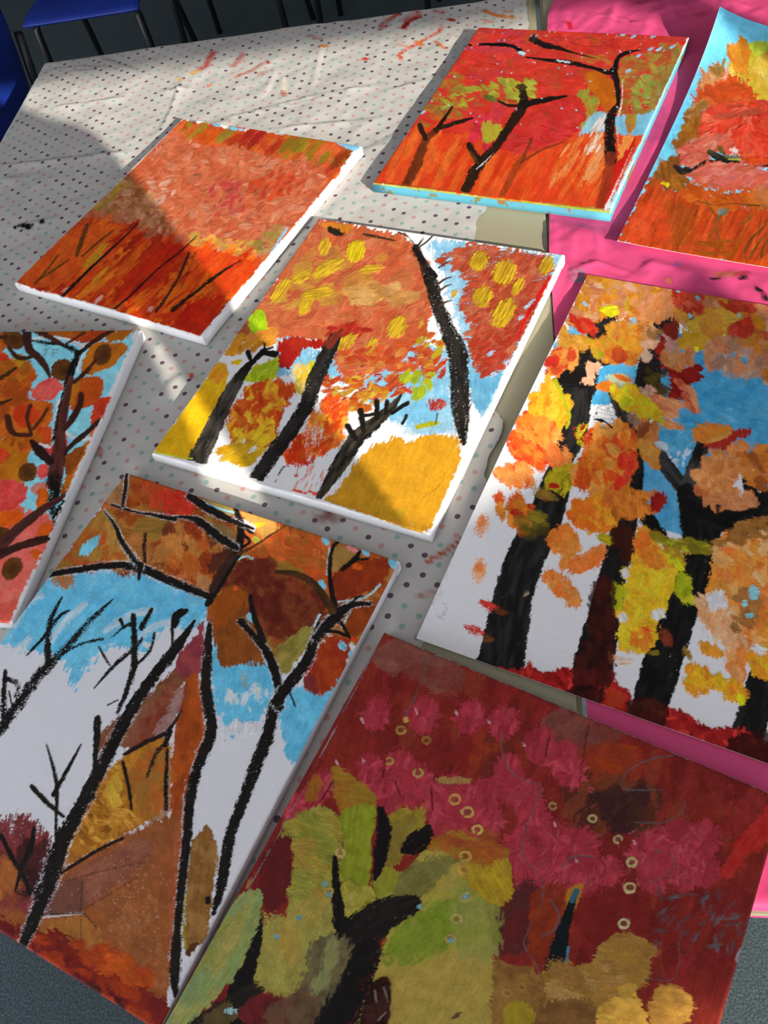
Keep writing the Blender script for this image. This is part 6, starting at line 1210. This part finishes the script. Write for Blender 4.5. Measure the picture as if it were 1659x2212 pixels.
def dotted_cotton():
    g = Nodes('dotted_cotton'); uv = g.n('ShaderNodeUVMap', uv_map='flat').outputs[0]
    s = g.n('ShaderNodeSeparateXYZ'); g.put(s.inputs[0], uv)
    c18, s18 = math.cos(math.radians(18)), math.sin(math.radians(18))
    gx, gy = -.2415, .9592
    x = g.math('SUBTRACT', s.outputs[0], gx); y = g.math('SUBTRACT', s.outputs[1], gy)
    p = g.math('ADD', g.math('MULTIPLY', x, c18 / .0224), g.math('MULTIPLY', y, s18 / .0224))
    q = g.math('ADD', g.math('MULTIPLY', x, -s18 / .0209), g.math('MULTIPLY', y, c18 / .0209))
    row = g.math('FLOOR', g.math('ADD', q, .5)); qf = g.math('SUBTRACT', q, row)
    p2 = g.math('SUBTRACT', p, g.math('MULTIPLY', row, .728)); ci = g.math('FLOOR', g.math('ADD', p2, .5)); pf = g.math('SUBTRACT', p2, ci)
    d = g.math('SQRT', g.math('ADD', g.math('POWER', g.math('MULTIPLY', pf, 22.4), 2.), g.math('POWER', g.math('MULTIPLY', qf, 20.9), 2.)))
    k = g.ramp(d, 3.95, 3.35)
    cc = g.n('ShaderNodeCombineXYZ'); g.put(cc.inputs[0], ci); g.put(cc.inputs[1], row)
    wn = g.n('ShaderNodeTexWhiteNoise', noise_dimensions='2D'); g.put(wn.inputs[0], cc.outputs[0])
    r = wn.outputs[0]
    dotc = g.mix(g.math('GREATER_THAN', r, .36), (.115, .068, .10, 1), (.25, .375, .33, 1)); dotc = g.mix(g.math('GREATER_THAN', r, .68), dotc, (.49, .28, .26, 1))
    co = g.n('ShaderNodeTexCoord').outputs['Object']
    base = g.mix(g.noise(7, 3, co), (.465, .452, .42, 1), (.515, .50, .47, 1))
    c = g.mix(k, base, dotc)
    st = g.n('ShaderNodeAttribute', attribute_name='stain'); c = g.mix(st.outputs['Alpha'], c, st.outputs['Color'])
    w = g.n('ShaderNodeTexWave', wave_type='BANDS'); g.put(w.inputs['Vector'], uv); w.inputs['Scale'].default_value = 230; w.bands_direction = 'DIAGONAL'
    rn = g.n('ShaderNodeTexNoise', noise_type='RIDGED_MULTIFRACTAL'); g.put(rn.inputs['Vector'], co); rn.inputs['Scale'].default_value = 11; rn.inputs['Detail'].default_value = 2
    g.bump(g.math('ADD', g.math('ADD', g.math('MULTIPLY', w.outputs['Fac'], .15), g.math('MULTIPLY', g.noise(420, 3, co), .3)), rn.outputs['Fac']), .28, .0018)
    return g.out(c, .85, .15)

def pink_cotton():
    g = Nodes('pink_waxed_cotton'); co = g.n('ShaderNodeTexCoord').outputs['Object']
    c = g.mix(g.noise(9, 4, co), (.62, .058, .18, 1), (.72, .080, .225, 1))
    st = g.n('ShaderNodeAttribute', attribute_name='stain'); c = g.mix(st.outputs['Alpha'], c, st.outputs['Color'])
    rn = g.n('ShaderNodeTexNoise', noise_type='RIDGED_MULTIFRACTAL'); g.put(rn.inputs['Vector'], co); rn.inputs['Scale'].default_value = 24; rn.inputs['Detail'].default_value = 3
    g.bump(g.math('ADD', g.math('MULTIPLY', g.noise(260, 4, co), .25), rn.outputs['Fac']), .30, .0014); return g.out(c, .48, .3)

edge = ragged([ab(1137, 0), ab(1142, 60), ab(1110, 250), ab(1052, 452), ab(1030, 478), ab(1027, 520), ab(1040, 700), ab(1064, 880), ab(1088, 911), ab(1086, 939), ab(1062, 978), ab(1050, 1009), ab(1043, 1033), ab(1064, 1050), ab(1055, 1120), ab(1000, 1300), ab(915, 1388), ab(880, 1450), ab(850, 1600)], .006, .0015, 3)
out_w = [(-.15, -.06), (.05, -.07), (.15, -.05), (.24, -.06), (.34, -.035), (.42, -.045), (.52, -.02), (.60, .002), (.66, .007), (.75, .014), (.84, .010), (.95, .012), (1.06, .012)] + edge + [(edge[-1][0] - .02, 1.732), (.2, 1.732), (-.15, 1.732)]
cr_w = [([(0, 362), (120, 348), (310, 327)], .0045, .004), ([(345, 290), (372, 235), (395, 165)], .0045, .004), ([(470, 262), (560, 240), (660, 215), (830, 183)], .0040, .0045), ([(520, 290), (650, 275), (830, 258)], .003, .006), ([(600, 150), (570, 215)], .0030, .004), ([(700, 95), (675, 200)], .0030, .005), ([(85, 155), (180, 148), (260, 152)], .003, .006), ([(210, 125), (300, 160)], .003, .007),
        ([(320, 200), (420, 192)], .003, .004), ([(100, 235), (190, 225), (270, 212)], .003, .006), ([(420, 280), (510, 262)], .0035, .01), ([(830, 200), (930, 178), (1000, 150)], .003, .005), ([(780, 330), (860, 300), (960, 230)], .003, .008), ([(0, 392), (90, 380)], .003, .01), ([(0, 500), (50, 490), (140, 470)], .002, .008),
        ([(835, 1168), (845, 1230), (858, 1300), (860, 1375)], .005, .006), ([(905, 1180), (880, 1240), (870, 1300)], .004, .008), ([(940, 1050), (1000, 1070), (1070, 1045)], .004, .010), ([(930, 1215), (985, 1175), (1020, 1150)], .0035, .012), ([(1040, 960), (1075, 925), (1085, 905)], .004, .008), ([(540, 720), (600, 650), (680, 520)], .005, .009), ([(450, 770), (520, 690)], .004, .010), ([(330, 880), (400, 800)], .0035, .012), ([(250, 1000), (330, 900)], .003, .012),
        ([(0, 690), (150, 672), (300, 690)], .003, .008), ([(480, 740), (640, 540)], .003, .004), ([(160, 1100), (250, 1060)], .003, .010), ([(890, 1180), (800, 1160), (700, 1120), (600, 1090)], .0035, .010)]
RD, ORG = '#b01810', '#c8581c'
st_w = [([(905, 38), (882, 50), (872, 62)], .010, '#8f0f0c', 1.6), ([(880, 45), (900, 30)], .016, '#b84a44', .9), ([(825, 58), (845, 42), (862, 32)], .010, '#a83028', 1.2), ([(835, 60), (822, 66)], .006, '#8f1a10', 1.2), ([(955, 62), (948, 72), (910, 92), (880, 110), (862, 122)], .006, '#c84a24', 1.3), ([(900, 92), (912, 100)], .007, '#c86a24', 1.2), ([(940, 92), (960, 108)], .006, '#c86a24', 1.1), ([(862, 122), (868, 132)], .006, '#c85a2c', 1.), ([(880, 105), (858, 100)], .005, '#c8783c', .9),
        ([(1045, 25), (1075, 35), (1110, 40)], .008, '#c0702c', 1.2), ([(1090, 25), (1105, 28)], .006, '#b8682c', 1.), ([(1045, 45), (1070, 50)], .007, '#c08060', .9), ([(940, 25), (958, 28)], .010, '#b86a60', .8), ([(970, 43), (980, 46)], .007, '#9c1c14', 1.3), ([(788, 130), (795, 131)], .007, '#c82a18', 1.3), ([(695, 105), (706, 104)], .007, '#d07a1c', 1.5), ([(612, 200), (614, 208)], .006, '#b8501c', 1.5), ([(614, 170), (616, 198)], .008, '#e8d8c0', .8),
        ([(460, 118), (448, 145), (435, 152)], .014, '#b8544c', 1.1), ([(525, 120), (512, 138), (504, 143)], .011, '#b8645c', 1.), ([(510, 168), (545, 155), (568, 140)], .006, '#c8644c', 1.1), ([(578, 137), (582, 140)], .005, '#c03024', 1.2), ([(560, 163), (572, 158)], .006, '#d07460', 1.), ([(418, 161), (428, 158)], .010, '#d0a03c', 1.2), ([(385, 173), (392, 176)], .008, '#d0b060', 1.), ([(450, 188), (456, 184)], .007, '#d0705c', 1.1), ([(670, 80), (695, 88)], .007, '#a85a54', .8), ([(720, 40), (745, 46)], .006, '#a85a54', .6),
        ([(35, 495), (48, 488), (66, 496)], .006, '#060505', 1.8), ([(50, 490), (62, 492)], .010, '#060505', 1.5), ([(93, 480), (94, 485)], .006, '#060505', 1.5), ([(412, 812), (414, 815)], .006, '#c8501c', 1.4), ([(700, 1115), (722, 1117)], .016, '#7c4c40', .9), ([(925, 1215), (960, 1195), (998, 1168)], .005, '#b0442c', 1.1), ([(950, 1275), (905, 1290)], .004, '#c0644c', .7), ([(215, 970), (218, 985)], .006, '#a83c34', .9), ([(40, 705), (62, 700)], .006, '#d08a94', .6), ([(155, 610), (163, 612)], .004, '#b8a040', .7)]
cloth('tablecloth', out_w, -.16, 1.10, -.08, 1.735, .005, .004, .004, 1.80, cr_w, st_w, 1.0, dotted_cotton(), 'white cotton tablecloth with small mauve, green and pink dots')
pe = [ab(1215, -25), ab(1200, 0), ab(1189, 20), ab(1183, 45), ab(1182, 70), ab(1190, 250), ab(1187, 465), ab(1186, 540), ab(1201, 760), ab(1230, 1100), ab(1267, 1527), ab(1300, 1800)]
pe[-1] = (1.092, 1.735)
out_p = [(2.3, -.06), (1.4, -.055)] + pe + [(2.3, 1.74)]
cr_p = [([(1230, 20), (1218, 70)], .003, .006), ([(1300, 0), (1380, 20), (1480, 5)], .004, .008), ([(1440, 0), (1460, 40)], .004, .006), ([(1200, 480), (1260, 500), (1330, 540)], .004, .008), ([(1205, 600), (1290, 570), (1380, 600)], .0035, .006), ([(1240, 500), (1235, 640)], .003, .005), ([(1280, 470), (1300, 560)], .0035, .007), ([(1390, 560), (1470, 590), (1659, 600)], .003, .008), ([(1360, 600), (1420, 560)], .003, .005), ([(1250, 30), (1330, 40), (1420, 70)], .003, .007), ([(1560, 0), (1620, 20)], .003, .006), ([(1330, 5), (1320, 60)], .003, .005), ([(1520, 5), (1400, 40)], .003, .006)]
st_p = [([(1228, 53), (1232, 64)], .007, '#b80f1c', 1.5), ([(1252, 590), (1258, 608), (1244, 612)], .007, '#7a6a78', 1.3), ([(1240, 605), (1236, 590)], .005, '#8a7080', .9), ([(1550, 595), (1570, 598), (1585, 594)], .008, '#a86038', 1.1), ([(1590, 595), (1612, 592)], .006, '#a82c34', .9), ([(1600, 604), (1608, 602)], .005, '#1a1216', 1.4), ([(1632, 625), (1640, 632)], .005, '#1a1216', 1.4), ([(1648, 640), (1655, 650)], .005, '#1a1216', 1.3), ([(1535, 605), (1556, 606)], .004, '#2a141c', 1.2), ([(1460, 575), (1465, 572)], .005, '#6a54a0', 1.2), ([(1443, 608), (1445, 612)], .006, '#c87a3c', 1.2), ([(1462, 150), (1470, 130)], .004, '#7c3c8c', .8), ([(1378, 12), (1440, 4)], .005, '#c01c2c', 1.), ([(1510, 35), (1530, 28)], .010, '#b02434', .8), ([(1364, 52), (1372, 50)], .004, '#4c1422', 1.2), ([(1415, 240), (1420, 300)], .03, '#8a3064', .5), ([(1240, 480), (1300, 490), (1340, 520)], .035, '#8f2c5c', .55)]
cloth('tablecloth', out_p, 1.06, 2.3, -.08, 1.76, .0045, 1.0, -.016, 1.69, cr_p, st_p, 1.1, pink_cotton(), 'bright pink stitched-hem tablecloth splashed with paint', .0016, 7, hem=pe, crumple=.8)

# ---------------------------------------------------------------- the paintings
def paint_material(name, canvas):
    g = Nodes(name); a = g.n('ShaderNodeAttribute', attribute_name='paint'); co = g.n('ShaderNodeTexCoord').outputs['Object']
    n = g.noise(900, 4, co, .65); m = g.noise(260, 3, co)
    c = g.mix(1., a.outputs['Color'], g.mix(n, (.86, .86, .86, 1), (1.12, 1.12, 1.12, 1)), 'MULTIPLY')
    h = g.math('ADD', g.math('MULTIPLY', n, .5), g.math('MULTIPLY', m, .6))
    if canvas:
        for d in ('X', 'Y'):
            w = g.n('ShaderNodeTexWave', wave_type='BANDS', bands_direction=d); g.put(w.inputs['Vector'], co); w.inputs['Scale'].default_value = 230; w.inputs['Distortion'].default_value = .6
            h = g.math('ADD', h, g.math('MULTIPLY', w.outputs['Fac'], .30))
    g.bump(h, .30, .0007)
    return g.out(c, g.math('ADD', .42, g.math('MULTIPLY', m, .3)), .13)
canvas_paint = paint_material('acrylic_on_canvas', True); paper_paint = paint_material('acrylic_on_paper', False)

def edge_material(name, base, blot=None, thr=.55, blot2=None):
    g = Nodes(name); co = g.n('ShaderNodeTexCoord').outputs['Object']; c = (*base, 1)
    if blot is not None: c = g.mix(g.ramp(g.noise(28, 5, co, .6), thr, thr + .05), c, (*blot, 1))
    if blot2 is not None: c = g.mix(g.ramp(g.noise(41, 5, co, .6), .60, .66), c, (*blot2, 1))
    g.bump(g.noise(700, 3, co), .2, .0004); return g.out(c, .6, .25)
EDGE = {'p1': edge_material('bare_canvas_edge', (.86, .86, .86)), 'p2': edge_material('blue_painted_edge', (.085, .33, .43), (.17, .17, .05), .57, (.26, .12, .05)), 'p3': edge_material('bare_canvas_edge', (.86, .86, .86)),
        'p6': edge_material('bare_canvas_edge', (.82, .82, .83)), 'p7': edge_material('bare_canvas_edge', (.80, .80, .84)), 'p8': edge_material('crimson_edge', (.30, .05, .05), (.45, .42, .42), .58)}

def face_mesh(name, sheet, co, relief):
    co = co.copy(); co[..., 2] += sheet.T * relief
    me = grid_mesh(name, co[::-1].copy()); set_color(me, 'paint', sheet.C[::-1].copy()); return me

def canvas(key, label):
    cx, cy, a, w, h = RECTS[key]; s = SHEETS[key]()
    root = empty('canvas_painting', (cx, cy, ZT + .0022), math.radians(a)); hz = ZP - ZT - .0022
    u = np.linspace(-w / 2, w / 2, s.nx + 1); v = np.linspace(h / 2, -h / 2, s.ny + 1); U, V = np.meshgrid(u, v)
    e = np.minimum(w / 2 - np.abs(U), h / 2 - np.abs(V)); r = .0028
    z = hz - np.where(e < r, r - np.sqrt(np.maximum(r * r - (r - e) ** 2, 0)), 0) * .8
    link('painted_face', face_mesh('painted_face', s, np.stack((U, V, z), -1), .00060), canvas_paint, root)
    # the wrapped sides and the open back with its stretcher bars
    zt = hz - r * .8; n = 14; vs_, fs_ = [], []
    ring = [(-w / 2 + w * i / n, -h / 2) for i in range(n)] + [(w / 2, -h / 2 + h * i / n) for i in range(n)] + [(w / 2 - w * i / n, h / 2) for i in range(n)] + [(-w / 2, h / 2 - h * i / n) for i in range(n)]
    N_ = len(ring)
    for q, g_ in ((zt, 0.), (hz * .5, .0004), (.0012, 0.), (0., -.0015)): vs_ += [(x * (1 + g_ * 2 / w), y * (1 + g_ * 2 / h), q) for x, y in ring]
    for k in range(3):
        for i in range(N_): fs_.append((k * N_ + i, (k + 1) * N_ + i, (k + 1) * N_ + (i + 1) % N_, k * N_ + (i + 1) % N_))
    link('canvas_side', mesh_pd('canvas_side', vs_, [f[::-1] for f in fs_], True), EDGE[key], root)
    for x0, y0, x1, y1 in ((-w / 2 + .002, -h / 2 + .002, -w / 2 + .036, h / 2 - .002), (w / 2 - .036, -h / 2 + .002, w / 2 - .002, h / 2 - .002), (-w / 2 + .037, -h / 2 + .002, w / 2 - .037, -h / 2 + .036), (-w / 2 + .037, h / 2 - .036, w / 2 - .037, h / 2 - .002)):
        box('stretcher_bar', x0, y0, .0006, x1, y1, hz - .004, wood, root)
    for sx, sy in ((1, -1), (-1, -1), (1, 1), (-1, 1)):       # folded corner of the canvas on the side
        fx = sx * (w / 2 + .0006); me = mesh_pd('corner_fold', [(fx, sy * (h / 2 - .0005), .001), (fx, sy * (h / 2 - .0005), zt), (fx, sy * (h / 2 - .011), .001), (fx - sx * .0006, sy * (h / 2 - .0005), .001), (fx - sx * .0006, sy * (h / 2 - .0005), zt), (fx - sx * .0006, sy * (h / 2 - .011), .001)], [(0, 1, 2), (5, 4, 3), (0, 2, 5, 3), (1, 4, 5, 2), (0, 3, 4, 1)])
        link('corner_fold', me, EDGE[key], root)
    tag(root, label, 'painting', 'autumn tree paintings'); return root
wood = plain('stretcher_pine', (.55, .40, .24), .7)

def paper(key, label, xyz):
    s = SHEETS[key](); U, V = np.meshgrid(np.linspace(0, 1, s.nx + 1), np.linspace(0, 1, s.ny + 1))
    co = xyz(U, V); c0 = co[s.ny // 2, s.nx // 2].copy(); c0[2] = ZT
    root = empty('paper_painting', tuple(map(float, c0)))
    link('painted_face', face_mesh('painted_face', s, co - c0, .00050), paper_paint, root)
    U, V = np.meshgrid(np.linspace(0, 1, 25), np.linspace(0, 1, 31)); cb = xyz(U, V) - c0; cb[..., 2] -= .0006
    link('paper_back', grid_mesh('paper_back', cb), plain('cartridge_paper', (.84, .84, .85), .8, .15), root)
    tag(root, label, 'painting', 'autumn tree paintings'); return root

canvas('p1', 'orange canvas with coral foliage and thin black saplings, white edges, half in shadow')
canvas('p2', 'red canvas with light blue edges, crooked dark trunks and branches')
canvas('p3', 'canvas of four black trunks on white, coral foliage and mustard yellow corner')
canvas('p6', 'canvas at the left picture edge, dark branch with round brown leaves on blue')
canvas('p7', 'canvas of bare black saplings over blue and white with rusty brown ground')
canvas('p8', 'dark crimson canvas with green and ochre tree, pink dabs and small stamped rings')

def xyz4(U, V):
    cx, cy, a, w, h = RECTS['p4']; r = math.radians(a); u = (U - .5) * w; v = (.5 - V) * h
    x = cx + math.cos(r) * u - math.sin(r) * v; y = cy + math.sin(r) * u + math.cos(r) * v
    z = ZT + .0052 + .0125 * np.exp(-(U / .16) ** 2) * np.sin(np.pi * np.clip(V * .95 + .04, 0, 1)) + .0025 * np.exp(-(V / .1) ** 2)
    return np.stack((x, y, z), -1)
paper('p4', 'large paper sheet of thick black trunks among orange leaves, red strip at the foot', xyz4)
P5N = at(1333, 517, .755); P5F = at(1555, 15, .795)
def xyz5(U, V):
    d = (P5F - P5N)[:2]; L = np.linalg.norm(d); d = d / L; e = np.array((d[1], -d[0])); t = 1 - V; m = U * .42
    x = P5N[0] + d[0] * L * t + e[0] * m; y = P5N[1] + d[1] * L * t + e[1] * m
    z = ZT + .0050 + .0075 * (1 - t) ** 4 * np.exp(-m / .12) + .0490 * t ** 6 * np.exp(-m / .10) + .002 * t * np.exp(-m / .2)
    return np.stack((x, y, z), -1)
paper('p5', 'curled paper sheet of red bushes under bright blue sky, far corner lifted', xyz5)

# ---------------------------------------------------------------- chairs beyond the tables
def chair(name, loc, rz, label, back_h=.82):
    """A stacking chair facing local +y: moulded plastic seat and back on a tube frame."""
    t = empty(name, loc, rz)
    def shell(nm, fn, nu, nv, th):
        U, V = np.meshgrid(np.linspace(-1, 1, nu + 1), np.linspace(0, 1, nv + 1)); me = grid_mesh(nm, fn(U, V)); o = link(nm, me, blue, t)
        md = o.modifiers.new('shell', 'SOLIDIFY'); md.thickness = th; md.offset = 0; return o
    def seat(U, V):
        wd = .205 - .02 * (1 - V); x = U * wd; y = -.19 + .40 * V; z = .445 - .012 * (1 - U ** 2) * (1 - (2 * V - 1) ** 2) - .035 * np.clip(V - .85, 0, 1) ** 1.2 * 4 + .02 * np.clip(.15 - V, 0, 1) * 6
        return np.stack((x, y, z), -1)
    def back(U, V):
        wd = .205 - .045 * V ** 3; x = U * wd; z = .50 + (back_h - .50) * V - .02 * U ** 2 * V ** 2; y = -.205 - .07 * V + .025 * U ** 2
        return np.stack((x, y, z), -1)
    shell('seat', seat, 16, 16, .008); shell('backrest', back, 16, 14, .008)
    for sx in (-1, 1):
        tube('leg', [(sx * .175, .15, .425), (sx * .185, .17, .40), (sx * .20, .205, 0)], .0115, black, t); tube('leg', [(sx * .175, -.15, .425), (sx * .18, -.17, .40), (sx * .20, -.24, 0)], .0115, black, t)
        tube('back_post', [(sx * .175, -.15, .425), (sx * .18, -.20, .44), (sx * .175, -.225, .52), (sx * .165, -.262, .70)], .0115, black, t)
        tube('side_rail', [(sx * .175, .15, .425), (sx * .175, -.15, .425)], .0115, black, t)
    tube('cross_rail', [(-.175, .15, .421), (.175, .15, .421)], .0115, black, t); tube('cross_rail', [(-.175, -.15, .421), (.175, -.15, .421)], .0115, black, t)
    tag(t, label, 'chair', 'blue plastic chairs'); return t
blue = plain('blue_plastic', (.010, .035, .30), .38, .45, .06); black = plain('black_tube', (.012, .012, .014), .35, .5)
cA = np.array((-.585, 2.22)) - EX * .03
chair('plastic_chair', (float(cA[0] - EX[0] * .235), float(cA[1] - EX[1] * .235), 0), TH0 + math.pi / 2, 'blue plastic chair turned away from the far left table corner', .86)
def facing(px, py, z, sx, label):                            # a chair facing the table, its front leg (sx side) seen at that pixel
    p = at(px, py, z)[:2] + EX * (.19 * sx) - EB * .18
    return chair('plastic_chair', (float(p[0]), float(p[1]), 0), TH0 + math.pi, label)
facing(88, 95, .36, 1, 'blue plastic chair behind the far edge of the dotted cloth, seat edge showing')
facing(387, 44, .25, 1, 'dark chair whose thin legs show behind the middle of the far table edge')
facing(689, 18, .22, 1, 'dark chair whose legs show nearest the gap between the two tables')
